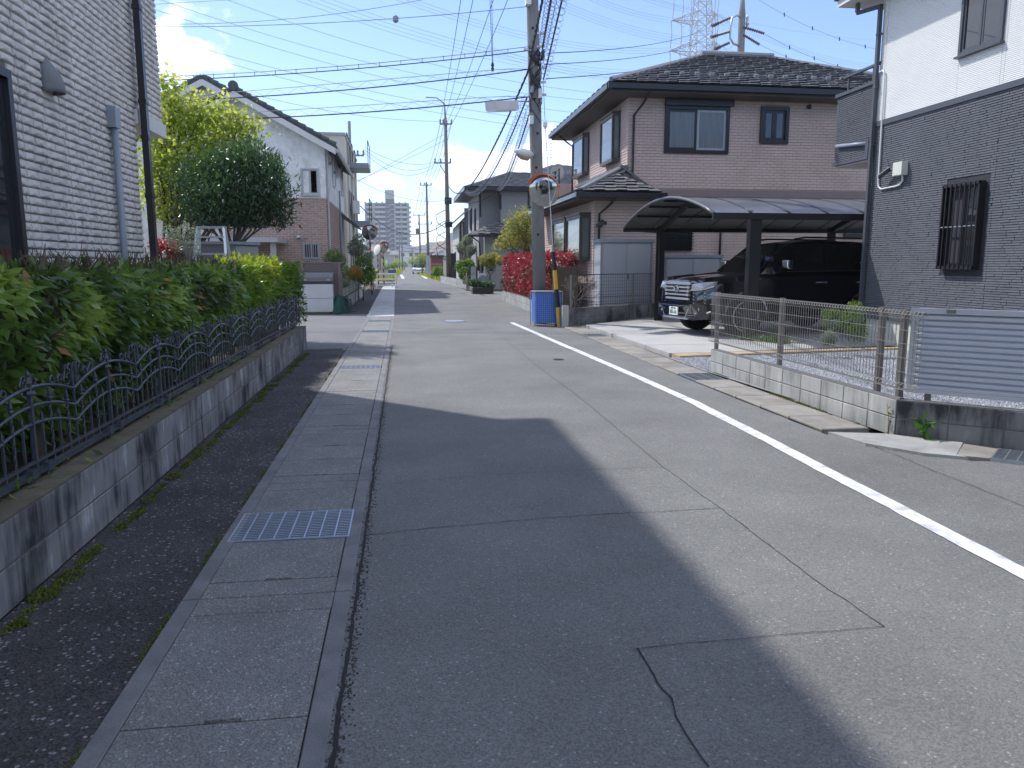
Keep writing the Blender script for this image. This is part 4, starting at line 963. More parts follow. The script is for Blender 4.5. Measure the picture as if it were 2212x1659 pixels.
for i in range(nsl):
    z = .42+i*st; a = p0+d*.05; b = p0+d*(Ln-.02); o = MB()
    A = [(-.030, z+.003), (-.030, z+st*.52), (.004, z+st*1.0), (.009, z+st*1.0), (-.025, z+st*.50), (-.025, z+.003)]
    o.prism([a-bk*(-q[0])*1.0+Z*q[1] for q in A], b-a); o.build('slat', M['louvre'], t)
# plants on gravel and weeds
def bush(name, label, cat, base, blobs, n, size, lm, **kw): return tree(name, label, cat, base, blobs, n, size, lm, M['trunk_grey'], .015, **kw)
bl = [B(1800, 690, 22, 11.6), B(1838, 700, 26, 11.4), B(1845, 672, 20, 11.4, 1, 1.2), B(1785, 680, 12, 11.8), B(1855, 720, 20, 11.3)]
bush('garden_shrub', 'feathery green shrub growing in the gravel bed behind the wire mesh fence', 'shrub', H_(G(1835, 745), .03), bl, 2600, .05, M['leaf_mid'], wid=.18, droop=-.1)
bl = [B(1790, 735, 14, 11.3)]
bush('lavender_clump', 'small pale green clump in front of the feathery shrub', 'shrub', H_(G(1790, 748), .03), bl, 900, .09, M['leaf_pale'], wid=.08, droop=-.8)
C = []
for i in range(1600):
    u = rnd.random(); p = G(1600+100*u, 740+10*u); C.append((p.x+rnd.gauss(0, .06), p.y+rnd.gauss(0, .05), .07+abs(rnd.gauss(0, .04))))
tag(foliage('ground_cover', C, .05, M['leaf_mid'], None, kind='stuff', droop=-.3), 'low green creeping plants along the driveway edge', 'ground cover')
w = G(1998, 952); t = thing('weed', 'bright green broad leaved weed at the foot of the dark block wall', 'weed', (w.x, w.y, 0))
tt = MB().tube([(w.x, w.y, 0), (w.x+.005, w.y, .1), (w.x-.01, w.y, .2)], [.006, .005, .002], 5); tt.build('stem', M['moss'], t)
C = [(w.x+rnd.gauss(0, .01), w.y+rnd.gauss(0, .01), .02+.18*k/26) for k in range(26)]
foliage('leaves', C, .11, mat('weed leaf', (.09, .22, .03), .5, .2, 20), t, wid=.5, droop=.25, kind='')
w = G(1918, 938); t = thing('weed', 'thin reddish stalked weed at the corner of the two block walls', 'weed', (w.x, w.y, 0))
MB().tube([(w.x, w.y, 0), (w.x, w.y, .12), (w.x-.03, w.y, .28)], [.004, .003, .001], 5).build('stem', M['wood'], t)
foliage('leaves', [(w.x-.03*k/9+rnd.gauss(0, .008), w.y, .03+.025*k) for k in range(10)], .05, M['leaf_orange'], t, wid=.4, kind='')
w = G(235, 1090); p = PX(236, 1080, -1.70); t = thing('dead_stalk', 'thin bare brown stalk leaning on the stained block wall', 'weed', (-1.69, 6.6, 0))
MB().tube([(-1.69, 6.6, 0), (-1.7, 6.62, .2), (-1.71, 6.7, .38)], [.004, .003, .001], 5).tube([(-1.7, 6.62, .2), (-1.69, 6.5, .33)], [.002, .001], 4).build('stem', M['wood'], t)
C = [(-1.9+rnd.uniform(0, .12), rnd.uniform(3.2, 9), .43+rnd.random()*.03) for _ in range(70)]
foliage('leaf_litter', C, .06, M['leaf_mid'], None, kind='stuff', droop=.1)
# ================================================================== PINK HOUSE
M['pink'] = mat('pink tile siding', (.56, .445, .405), .7, .05, 3, .25, 90, ov=.04, dirt=(.30, .2, .18), dscale=.8, damt=.3)
M['pink_joint'] = mat('pink joint', (.34, .26, .235), .9, .06, 4)
M['mauve_band'] = mat('mauve band', (.22, .175, .175), .7, .06, 4)
M['rooftile'] = mat('dark roof tile', (.175, .18, .19), .4, .12, 4, .1, 50, ov=.08, spec=.8)
M['gutter_black'] = mat('black rain gutter', (.012, .013, .017), .3, .08, 5)
M['soffit_brown'] = mat('brown soffit', (.09, .075, .065), .7, .06, 4)
M['greywhite'] = mat('cupboard grey', (.36, .38, .42), .5, .05, 3)
YP, YW = 22.2, 20.9                       # upper wall face, front wing face
XC = PY(1356, 300, YP).x; XW = PY(1281, 560, YW).x; YR = PX(1238, 400, XC).y
zE, zB = 6.05, 3.28
XR = 17.5
PH = thing('house', 'pink tiled two storey house with dark hipped tile roof behind the carport', 'house', (XC, YP, 0))
MB().box(XC+.02, XR, YP+.02, YR, .4, 6.45).build('wall', M['pink_joint'], PH)
xwr = PY(1425, 560, YW).x
MB().box(XW+.02, xwr, YW+.02, YP+.02, .45, 3.3).box(XW+.02, XC+.02, YP+.02, YR-1, .45, 3.3).build('wing_wall', M['pink_joint'], PH)
MB().box(XW+.05, XR, YW+.6, YR-1, -.05, .45).box(XW+.05, xwr-.05, YW+.05, YW+.6, -.05, .45).build('foundation', M['found'], PH)
w1 = [PY(1434, 330, YP), PY(1577, 215, YP)]; w2 = [PY(1640, 310, YP), PY(1705, 232, YP)]
H0 = .45
def hol(ps, O): return (ps[0].x-O, ps[1].x-O, ps[0].z-H0, ps[1].z-H0)
g1 = [PY(1430, 541, YP), PY(1495, 495, YP)]; g2 = [PY(1822, 512, YP), PY(1872, 484, YP)]
band = [PY(1430, 424, YP).z, PY(1430, 409, YP).z]
pieces('siding_tile', PH, (XC, YP+.02, H0), (1, 0), 11.2, 5.95, .0805, .2301, .2302, .014, M['pink'], 'flat', 110, holes=[hol(w1, XC), hol(w2, XC), hol(g1, XC), hol(g2, XC), (0, 12, band[0]-H0, band[1]-H0), (0, xwr-XC, 0, 2.9)], stagger='half', seed=21, gap=.011, gapu=.002)
pieces('siding_tile', PH, (XC+.02, YR, 3.6), (0, -1), YR-YP, 2.8, .0805, .2301, .2302, .014, M['pink'], 'flat', 60, stagger='half', seed=22, gap=.011, gapu=.002, holes=[])
pieces('siding_tile', PH, (XW, YW+.02, H0), (1, 0), xwr-XW, 2.83, .0805, .2301, .2302, .014, M['pink'], 'flat', 60, stagger='half', seed=23, gap=.011, gapu=.002)
pieces('siding_tile', PH, (XW+.02, YR-1, H0), (0, -1), YR-1-YW, 2.83, .0805, .2301, .2302, .014, M['pink'], 'flat', 60, stagger='half', seed=24, gap=.011, gapu=.002, holes=[])
MB().box(XC+.1, XR, YP-.012, YP+.02, band[0], band[1]).build('band', M['mauve_band'], PH)
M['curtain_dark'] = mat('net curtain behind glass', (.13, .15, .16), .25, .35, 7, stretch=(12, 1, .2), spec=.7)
M['curtain_pale'] = mat('pale net curtain behind glass', (.30, .35, .37), .25, .25, 7, stretch=(12, 1, .2), spec=.7)  # paler tone of the net curtain
wa = window(PH, (w1[0].x, YP+.005, w1[0].z), (1, 0), w1[1].x-w1[0].x, w1[1].z-w1[0].z-.22, M['gutter_black'], fw=.09, proud=.06, curtain=M['curtain_dark'])
wa.children[1].data.materials[0] = M['curtain_dark']; wa.children[-1].data.materials[0] = M['curtain_pale']
MB().box(w1[0].x-.02, w1[1].x+.08, YP-.16, YP, w1[1].z-.22, w1[1].z).build('shutter_box', M['gutter_black'], PH)
window(PH, (w2[0].x, YP+.005, w2[0].z), (1, 0), w2[1].x-w2[0].x, w2[1].z-w2[0].z, M['gutter_black'], fw=.10, proud=.06)
for gg in (g1, g2):
    wq = window(PH, (gg[0].x, YP+.005, gg[0].z), (1, 0), gg[1].x-gg[0].x, gg[1].z-gg[0].z, M['gutter_black'], fw=.06, proud=.05)
    for k in range(7):
        z = gg[0].z+(gg[1].z-gg[0].z)*(k+.5)/7; MB().box(gg[0].x-.03, gg[1].x+.03, YP-.11, YP-.09, z-.01, z+.01).build('security_bar', M['gutter_black'], wq)
p = PY(1747, 231, YP); MB().lathe([(.06, 0), (.07, -.05), (.02, -.07)], (p.x, YP, p.z), 14, 'y').build('vent_cap', M['gutter_black'], PH)
# bay windows on the sunny side
def bay(ya, yb, za, zb, x0, pr, name='bay_window'):
    t_ = MB(); c = .12
    poly = [(x0, ya), (x0-pr, ya+c), (x0-pr, yb-c), (x0, yb)]
    t_.prism([(a, b, za) for a, b in poly], (0, 0, .10)).prism([(a, b, zb-.10) for a, b in poly], (0, 0, .10))
    t_.prism([(a-.03*(i in (1, 2)), b+(-.03 if i < 2 else .03), zb+.001) for i, (a, b) in enumerate(poly)], (0, 0, .05))
    for (a, b) in poly[1:3]: t_.box(a-.015, a+.05, b-.03, b+.03, za+.1, zb-.1)
    t_.box(x0-.05, x0, ya-.001, ya+.05, za+.1, zb-.1).box(x0-.05, x0, yb-.05, yb+.001, za+.1, zb-.1)
    fr = t_.build(name, M['brown_frame'], PH)
    g_ = MB(); P4 = [(a+.02, b) for a, b in poly]
    for (a, b) in zip(P4[:-1], P4[1:]):
        MB().quad((a[0], a[1], za+.1), (b[0], b[1], za+.1), (b[0], b[1], zb-.1), (a[0], a[1], zb-.1)).build('pane', M['bay_glass'], fr)
    return fr
M['bay_glass'] = glassmat('bay glass with curtain', (.10, .115, .115), .06, .4)
def ys(xa, xb, X, y=300): return sorted((PX(xa, y, X).y, PX(xb, y, X).y))
for (xa, xb, yt, yb_) in ((1299, 1329, 240, 345), (1238.5, 1264, 287, 374)):
    a, b = ys(xa+2, xb, XC-.15); z1 = PX(xb, yt, XC-.2).z; z0 = PX(xb, yb_, XC-.2).z
    bay(a, b+.1, z0, z1, XC+.005, .22)
a, b = ys(1197, 1262, XW-.2, 500); z1 = PX(1258, 462, XW-.25).z; z0 = PX(1258, 562, XW-.25).z
bay(a+.1, (a+b)/2-.02, z0, z1, XW+.005, .28); bay((a+b)/2+.02, b, z0, z1, XW+.005, .28)
# roofs -------------------------------------------------------------
EX0, EY0 = XC-.72, YP-.75; ridz = PY(1518, 119, YP+3.6).z; RX0 = PY(1518, 119, YP+3.6).x; RX1 = PY(1667, 124, YP+3.6).x
EX1 = RX1+(RX0-EX0); RYm = YP+3.6; EY1 = 2*RYm-EY0; ez = 6.42
def roofplane(parent, a, b, c, d, m_under, name, cour, tw, max_ind, seed, tile='roof_tile'):
    """a,b eave ends (left,right seen from outside), c,d top right/left; tiles in staggered courses"""
    a, b, c, d = map(Vector, (a, b, c, d)); MB().add([a, b, c, d] if (c-d).length > .01 else [a, b, c], [(0, 1, 2, 3)] if (c-d).length > .01 else [(0, 1, 2)]).build(name, m_under, parent)
    U = (b-a).normalized(); Nn = (b-a).cross(d-a).normalized(); 
    if Nn.z < 0: Nn = -Nn
    Vv = Nn.cross(U).normalized()
    if Vv.z < 0: Vv = -Vv
    hgt = (d-a).dot(Vv); n = max(1, round(hgt/cour)); ch = hgt/n; r = random.Random(seed)
    tb = MB().add([(-.5, .3, .0), (.5, .3, .0), (.5, 1.3, -.7), (-.5, 1.3, -.7), (-.5, 0, 1.3), (.5, 0, 1.3), (.5, 1.3, .2), (-.5, 1.3, .2)], [(4, 5, 6, 7), (0, 1, 5, 4), (1, 2, 6, 5), (3, 0, 4, 7)])
    tm = tb.mesh('tile'); tm.materials.append(M['rooftile']); L_ = []
    for i in range(n):
        t0 = (i+.5)/n; lo = (d-a).dot(U)*t0; hi = (b-a).length+((c-b).dot(U))*t0; x = lo-(i % 2)*tw*.5
        while x < hi:
            p, q = max(x, lo), min(x+tw, hi); x += tw
            if q-p > .05: L_.append((a+U*((p+q)/2)+Vv*(i*ch-(.22*ch if round((x-(-(i % 2)*tw*.5)-lo)/tw) % 2 else 0)), q-p-.006, r.uniform(.95, 1.05)))
    L_.sort(key=lambda t: (t[0]-Vector((0, 0, 1.5))).length)
    R3 = Matrix((U, Vv, Nn)).transposed(); eu = R3.to_euler(); mb = MB()
    for i, (c0, w_, hh) in enumerate(L_):
        if i < max_ind: inst(tile, tm, c0, parent, (w_, ch, .046*hh), eu)
        else: mb.add([c0+R3@Vector((v[0]*w_, v[1]*ch, v[2]*.046*hh)) for v in tb.v], tb.f)
    if mb.v: mb.build(tile, M['rooftile'], parent, kind='stuff')
    return U, Vv, Nn
A_, B_, C_, D_ = (EX0, EY0, ez), (EX1, EY0, ez), (RX1, RYm, ridz), (RX0, RYm, ridz)
Uf, Vf, Nf = roofplane(PH, A_, B_, C_, D_, M['gutter_black'], 'roof', .27, .30, 150, 1)
roofplane(PH, (EX0, EY1, ez), A_, D_, D_, M['gutter_black'], 'roof', .27, .30, 60, 2)
MB().add([B_, (EX1, EY1, ez), C_], [(0, 1, 2)]).add([(EX1, EY1, ez), (EX0, EY1, ez), D_, C_], [(0, 1, 2, 3)]).build('roof', M['rooftile'], PH)
MB().tube([(RX0-.05, RYm, ridz+.06), (RX1+.05, RYm, ridz+.06)], .09, 8).tube([D_, (EX0, EY0, ez+.06)], .07, 6).tube([C_, (EX1, EY0, ez+.06)], .07, 6).build('ridge_cap', M['rooftile'], PH)
MB().box(EX0-.1, EX1+.1, EY0-.12, EY0-.005, ez-.19, ez-.05).box(EX0-.12, EX0-.005, EY0, EY1, ez-.19, ez-.05).build('rain_gutter', M['gutter_black'], PH)
MB().box(EX0, EX1, EY0, EY1, ez-.22, ez-.06).build('fascia', M['gutter_black'], PH)
MB().box(EX0+.02, EX1-.02, EY0+.02, EY1-.02, ez-.25, ez-.221).build('soffit', M['soffit_brown'], PH)
sg = MB().box(-.07, .07, -.03, .03, .03, .12); sgm = sg.mesh('snow_guard'); sgm.materials.append(mat('snow guard', (.22, .23, .25), .5, .05, 5))
R3 = Matrix((Uf, Vf, Nf)).transposed(); eu = R3.to_euler(); Av = Vector(A_)
for i in range(26):
    inst('snow_guard', sgm, Av+Uf*(1.9+i*.45)+Vf*1.05, PH, (1, 1, 1), eu)
# wing roof: lean-to wrapping the corner
wz0, wz1 = 3.38, PY(1333, 366, YP).z; ax, ay = XC+.02, YP+.0; wx0, wy0 = XW-.55, YW-.6; wxr = PY(1433, 425, YW-.6).x
roofplane(PH, (wx0, wy0, wz0), (wxr, wy0, wz0), (wxr-1.2, ay, wz1-.35), (ax-.25, ay, wz1), M['gutter_black'], 'wing_roof', .27, .30, 60, 3)
roofplane(PH, (wx0, YR-1.2, wz0), (wx0, wy0, wz0), (ax-.25, ay, wz1), (ax-.02, YR-1.2, wz1), M['gutter_black'], 'wing_roof', .27, .30, 60, 4)
roofplane(PH, (wxr, wy0, wz0), (wxr, YP, wz0), (wxr-1.2, ay, wz1-.35), (wxr-1.2, ay, wz1-.35), M['gutter_black'], 'wing_roof', .27, .30, 20, 5)
M['flash'] = mat('grey flashing', (.13, .135, .14), .4, .06, 5, metal=.3)
MB().beam((ax-.25, ay-.03, wz1+.04), (wx0+.05, wy0+.05, wz0+.07), .16, .05).build('hip_cap', M['rooftile'], PH)
MB().beam((ax-.1, ay-.06, wz1+.08), (ax-.1, YR-1.2, wz1+.08), .22, .07).beam((ax-.25, ay-.04, wz1+.1), (ax+.55, ay-.06, wz1-.45), .2, .07).build('flashing', M['flash'], PH)
MB().box(wx0-.1, wxr+.08, wy0-.11, wy0, wz0-.16, wz0-.03).build('rain_gutter', M['gutter_black'], PH)
MB().box(wx0-.1, wx0, wy0, YR-1.2, wz0-.14, wz0-.03).build('rain_gutter', mat('sunlit gutter', (.08, .085, .1), .25, .05, 5), PH)  # sun side gutter painted paler, sunlight put into its colour
MB().box(wx0+.01, wxr-.01, wy0+.01, YP, wz0-.2, wz0-.02).box(wx0+.01, XC, YP, YR-1.2, wz0-.2, wz0-.02).build('soffit', M['soffit_brown'], PH)
# downpipes
def dpipe(pts, r=.035): MB().tube(pts, r, 8).build('downpipe', M['gutter_black'], PH, smooth=True)
xd = PY(1368, 300, YP-.05).x; dpipe([(xd+.25, EY0, ez-.2), (xd+.2, YP-.3, ez-.45), (xd, YP-.06, ez-.75), (xd, YP-.06, wz1-.4), (xd+.05, YP-.5, wz1-.75), (xd+.2, YP-.9, wz1-.95)])
xd = PY(1293, 560, YW-.06).x; dpipe([(xd+.28, wy0, wz0-.15), (xd+.25, YW-.3, wz0-.3), (xd, YW-.06, wz0-.55), (xd, YW-.06, .1)])
yr = PX(1237, 340, XC-.1).y; dpipe([(EX0, EY1-1.2, ez-.2), (XC-.3, YR-.2, ez-.45), (XC-.08, YR-.2, ez-.6), (XC-.08, YR-.2, 3.6)], .03)
p = PY(1555, 540, YP-.08); dpipe([(p.x, YP-.08, 3.3), (p.x, YP-.08, 1.0)])
# wall lamp at the bay window
p = PY(1303, 482, YW); t = thing('wall_lamp', 'dark spotlight on the corner of the pink house beside the bay window', 'wall lamp', (p.x, YW, p.z))
MB().lathe([(.05, 0), (.05, -.03)], (p.x+.05, YW-.0, p.z), 12, 'y').tube([(p.x+.05, YW-.03, p.z), (p.x+.03, YW-.15, p.z+.02), (p.x-.08, YW-.2, p.z+.02)], .014, 6).build('bracket', M['brown_frame'], t)
MB().tube([(p.x-.05, YW-.2, p.z+.05), (p.x-.12, YW-.22, p.z-.02), (p.x-.2, YW-.24, p.z-.1)], [.05, .08, .085], 12).build('lamp_head', M['brown_frame'], t, smooth=True)
# satellite dish and balcony rail behind the corner
p = PX(1226, 378, XC+.1)
t = thing('satellite_dish', 'small white satellite dish on the balcony between the pink house and the grey house', 'satellite dish', (p.x, YR+1.2, p.z))
MB().lathe([(.05, .1), (.2, .04), (.3, -.04), (.31, -.05), (.2, .02)], (XC-.35, YR+1.2, PY(1226, 372, YR+1.2).z), 18, 'y').build('dish', M['white_plastic'], t, smooth=True)
bz = PY(1226, 392, YR+.6).z
mb = MB().box(XC-.55, XC+3, YR+.02, YR+2.2, bz-1.1, bz-.15); mb.build('balcony', M['pink'], PH)
mb = MB()
for k in range(3): mb.box(XC-.55, XC-.5, YR+.1, YR+2.2, bz+.05+.16*k, bz+.09+.16*k)
for k in range(4): mb.box(XC-.551, XC-.499, YR+.1+.68*k, YR+.14+.68*k, bz-.15, bz+.42)
mb.build('balcony_rail', M['gutter_black'], PH)
# ------------------------------------------------------------------ cupboards in front of the wall
def cupboard(label, x0, x1, y, z0, z1, dep, m):
    t = thing('storage_cupboard', label, 'storage cupboard', ((x0+x1)/2, y, 0)); h = (x0+x1)/2
    MB().box(x0, x1, y, y+dep, z0, z1).build('body', m, t)
    MB().box(x0-.04, x1+.04, y-.05, y+dep, z1+.001, z1+.09).build('top', M['grey_plastic'], t)
    MB().box(x0+.08, h-.003, y-.02, y-.001, z0+.08, z1-.03).build('door', m, t); MB().box(h+.003, x1-.08, y-.03, y-.001, z0+.08, z1-.03).build('door', m, t)
    MB().box(h+.03, h+.05, y-.045, y-.031, (z0+z1)/2, (z0+z1)/2+.14).build('handle', M['black_metal'], t)
    for xx in (x0+.02, x1-.05): MB().box(xx, xx+.03, y-.015, y-.001, z0, z1).build('edge_trim', M['grey_plastic'], t)
a, b = PY(1297, 540, 20.2), PY(1411, 524, 20.2); cupboard('tall grey double door storage cupboard against the pink house', a.x, b.x, 20.2, .1, b.z, .68, M['greywhite'])
a, b = PY(1437, 565, 21.3), PY(1562, 557, 21.3); cupboard('lower grey storage cupboard behind the bonnet of the black car', a.x, b.x, 21.4, .1, b.z, .7, M['greywhite'])
# ------------------------------------------------------------------ black mesh fence on the block wall
q0, q1 = Vector((3.85, 18.12, 0)), Vector((6.62, 20.12, 0)); dd = (q1-q0).normalized(); ln = (q1-q0).length
t = thing('mesh_fence', 'dark square mesh fence on the dark block wall in front of the storage cupboard', 'fence', (4.6, 18.7, .45)); zf0, zf1 = .47, 1.23
for z, r in ((zf1, .022), (zf0+.02, .012), (zf0+.2, .012)): MB().beam(q0+Vector((0, 0, z)), q1+Vector((0, 0, z)), r, r).build('rail', M['black_metal'], t)
n = int(ln/.09)
wv = MB().box(-.003, .003, -.003, .003, 0, zf1-zf0); wv = wv.mesh('wire'); wv.materials.append(mat('dark fence wire', (.06, .06, .065), .4))
for i in range(n+1): inst('upright_wire', wv, q0+dd*(i*ln/n)+Vector((0, 0, zf0)), t)
for k in range(1, 9): z = zf0+(zf1-zf0)*k/9; MB().beam(q0+Vector((0, 0, z)), q1+Vector((0, 0, z)), .006, .006).build('cross_wire', wv.materials[0], t)
for u in (.04, .75): c = q0+dd*(ln*u); MB().box(c.x-.02, c.x+.02, c.y-.05, c.y-.01, .35, zf1).build('post', M['fence_metal'], t)
MB().box(3.7, 3.85, 17.86, 17.94, 0, .52).build('end_post', M['slab'], None, kind='structure')
bl = [B(1245, 580, 14, 19.3), B(1235, 600, 12, 19.2), B(1255, 590, 10, 19.4), B(1220, 588, 10, 19.5)]
t = thing('bare_shrub', 'leafless grey twiggy shrub between the blue bin and the black mesh fence', 'shrub', H_(PY(1240, 660, 19.2)))
mb = MB(); base = PY(1238, 672, 19.2); base.z = .2
def twig(p, d, L_, r, dep):
    q = p+d*L_; mb.tube([p, p.lerp(q, .5)+Vector((rnd.gauss(0, .02), rnd.gauss(0, .02), 0)), q], [r, r*.8, r*.6], 4, False)
    if dep:
        for _ in range(3 if dep > 1 else 4): twig(q, (d+Vector((rnd.gauss(0, .5), rnd.gauss(0, .5), rnd.gauss(.05, .3)))).normalized(), L_*.66, r*.6, dep-1)
for k in range(4): twig(base+Vector((k*.04-.06, 0, 0)), Vector((rnd.gauss(0, .25), rnd.gauss(0, .2), 1)).normalized(), .42, .018, 4)
mb.build('branches', M['trunk_grey'], t)
M['leaf_yg'] = leafmat('yellow green leaf', [(.10, .12, .03), (.19, .21, .05), (.28, .27, .07), (.2, .26, .05)], .5, .5)
# red hedge
t = thing('hedge', 'bright red leaved hedge beside the utility pole', 'hedge', (4.2, 27, .4))
def boxfol(n, x0, x1, y0, y1, z0, z1, size, m, lvf=.5, par=None, **kw):
    P = []; L2 = []
    for i in range(n):
        f = rnd.random(); x, y, z = rnd.uniform(x0, x1), rnd.uniform(y0, y1), rnd.uniform(z0, z1)
        if f < .45: x = x0+rnd.gauss(0, .05)
        elif f < .65: z = z1+rnd.gauss(0, .05)
        elif f < .8: y = y0+rnd.gauss(0, .05)
        k = mnoise.noise(Vector((x*2, y*1.5, z*2))); P.append((x+k*.12, y, z+k*.08)); L2.append(lvf+.8*k+.25*(z-z0)/(z1-z0)-.1)
    return foliage('foliage', P, size, m, par, lv=L2, outw=np.tile([[-.4, -.2, .2]], (n, 1)), **kw)
boxfol(9500, 4.0, 5.0, 21.9, 31.0, .45, 1.74, .10, M['leaf_red'], .52, t, wid=.38, droop=0)
MB().box(4.2, 4.9, 21.5, 30.8, .2, 1.4).build('branches', M['wood'], t)
bl = [B(1122, 480, 24, 30), B(1110, 500, 24, 30.3), B(1140, 470, 20, 30), B(1155, 500, 22, 30.5), B(1100, 520, 18, 29.8), B(1185, 490, 22, 30.5), B(1130, 520, 20, 30), B(1190, 520, 16, 30), B(1080, 530, 12, 30)]
tree('round_tree', 'round pale green tree with thick pale trunk behind the red hedge and utility pole', 'tree', H_(PY(1148, 560, 30.4), .3), bl, 3600, .10, M['leaf_yg'], M['trunk_grey'], .16, fork=.45, wid=.5, spread=.12)
# ================================================================== CARPORT
CX0 = 5.66; CY0, CY1 = 13.75, 19.6; CX1 = 12.5
M['polycarb'] = mat('smoked polycarbonate', (.12, .115, .115), .3, .25, 1.2, spec=.3, dirt=(.2, .2, .22), dscale=1.1, damt=.5)
t = thing('carport', 'black arched carport with smoked roof panels over the car', 'carport', (CX0+1, 17, 0))
def arch(v):   # v 0..1 near to far
    return (CY0+(CY1-CY0)*v, 2.40+.50*math.sin(math.pi*v)**.85)
av = [arch(i/16) for i in range(17)]
nx = 9
for k in range(nx):
    x0 = CX0+.03+(CX1-CX0)*k/nx; x1 = CX0-.03+(CX1-CX0)*(k+1)/nx; mb = MB()
    for a, b in zip(av[:-1], av[1:]): mb.quad((x0, a[0], a[1]), (x1, a[0], a[1]), (x1, b[0], b[1]), (x0, b[0], b[1])); mb.quad((x0, b[0], b[1]-.012), (x1, b[0], b[1]-.012), (x1, a[0], a[1]-.012), (x0, a[0], a[1]-.012))
    mb.build('roof_panel', M['polycarb'], t, smooth=True)
for k in range(nx+1):
    x = CX0+(CX1-CX0)*k/nx; m_ = M['flash'] if k == 0 else M['black_metal']; r = .034 if k in (0, nx) else .018
    MB().tube([(x, a[0], a[1]) for a in av], r, 6).build('arch_rib', m_, t, smooth=True)
for v in (0, 1): 
    y, z = arch(v); MB().box(CX0-.02, CX1, y-.03, y+.03, z-.1, z+.02).build('edge_beam', M['black_metal'], t)
for v in (.17, .33, .5, .67, .83):
    y, z = arch(v); MB().box(CX0+.03, CX1, y-.015, y+.015, z-.07, z-.02).build('purlin', M['black_metal'], t)
pA, pB = Vector((6.47, 19.05, 0)), Vector((6.50, 13.85, 0))
for (p, px) in ((pA, 0), (pA+Vector((4.6, 0, 0)), 0)):
    MB().box(p.x-.07, p.x+.07, p.y-.09, p.y+.09, 0, 2.42).build('post', M['black_metal'], t)
    MB().beam((p.x, p.y-.02, 2.35), (p.x, 17.3, 2.85), .09, .13).beam((p.x, 17.3, 2.85), (p.x, 13.95, 2.42), .09, .11).build('arm', M['black_metal'], t)
    MB().box(p.x-.15, p.x-.1, p.y-.1, p.y-.05, 0, 2.3).build('drain_pipe', M['black_metal'], t)
for p in (pB, pB+Vector((4.6, 0, 0))):
    MB().box(p.x-.11, p.x+.11, p.y-.08, p.y+.08, 0, 2.32).build('post', M['black_metal'], t)
MB().beam((5.8, 19.5, 2.33), (6.4, 19.2, 2.28), .04, .04).build('drain_pipe', M['black_metal'], t)
# ================================================================== BLACK CAR
M['paint'] = mat('black car paint', (.008, .008, .011), .12, .05, 3, spec=.6, coat=1)
M['chrome'] = mat('chrome', (.6, .62, .65), .12, .03, 3, metal=1)
M['chrome_satin'] = mat('satin chrome', (.55, .57, .62), .32, .03, 3, metal=.7)
M['tyre'] = mat('tyre rubber', (.012, .012, .013), .8, .15, 30)
M['rim'] = mat('dark alloy', (.10, .105, .12), .3, .05, 5, metal=.7)
M['car_glass'] = glassmat('car glass', (.01, .013, .012), .02)
M['lamp'] = mat('headlamp', (.22, .24, .28), .08, .1, 20, spec=.8)
M['plate'] = mat('number plate', (.75, .77, .75), .5, .02, 10)
M['plate_green'] = mat('plate lettering', (.02, .12, .06), .5)
cx0, cyc, crz = 5.60, 15.26, R(9.5)
CAR = thing('parked_car', 'large black off road car parked nose out under the black arched carport', 'car', (cx0, cyc, 0), rz=0)
CR = Matrix.Rotation(crz, 3, 'Z'); CO = Vector((cx0, cyc, .06))
class CB(MB):
    def done(s, name, m, parent=CAR, smooth=False, label=None):
        s.v = [tuple(CO+CR@Vector(v)) for v in s.v]; return s.build(name, m, parent, smooth=smooth, label=label)
sec = [(-.0, .70, .62, .40, .70, .86, 1.02), (.06, .84, .80, .36, .72, .96, 1.10), (.22, .93, .90, .34, .75, 1.02, 1.15), (.55, .97, .95, .34, .78, 1.06, 1.19), (1.0, .985, .96, .34, .8, 1.10, 1.22), (1.5, .99, .96, .33, .8, 1.15, 1.25), (2.5, .99, .95, .33, .8, 1.18, 1.28), (3.6, .99, .95, .33, .8, 1.2, 1.29), (4.5, .98, .94, .36, .8, 1.21, 1.29), (4.85, .95, .90, .42, .8, 1.2, 1.27), (4.95, .88, .84, .48, .8, 1.15, 1.22)]
mb = CB(); rows = []
for (x, wm, wt, zb, zm, zs, zt) in sec:
    half = [(wm*.92, zb), (wm, zb+.10), (wm, zm), (wm*.985, zs-.06), (wt, zs), (wt*.86, (zs+zt)/2+.035), (wt*.5, zt), (0, zt+.012)]
    full = [(-y, z) for y, z in half]+[(y, z) for y, z in reversed(half[:-1])]
    rows.append([(x, y, z) for y, z in full])
for a, b in zip(rows[:-1], rows[1:]):
    for i in range(len(a)-1): mb.quad(a[i], a[i+1], b[i+1], b[i])
    mb.quad(a[0], b[0], b[-1], a[-1])
n = len(rows[0]); mb.add(rows[0], [tuple(range(n))]); mb.add(rows[-1], [tuple(reversed(range(n)))])
mb.done('body', M['paint'], smooth=True).modifiers.new('e', 'EDGE_SPLIT')
# hood bulges
for s in (-1, 1):
    mb = CB().obox((.75, s*.62, 1.19), (1, 0, .10), (0, 1, 0), (0, 0, 1), .62, .13, .03); mb.done('bonnet_ridge', M['paint'])
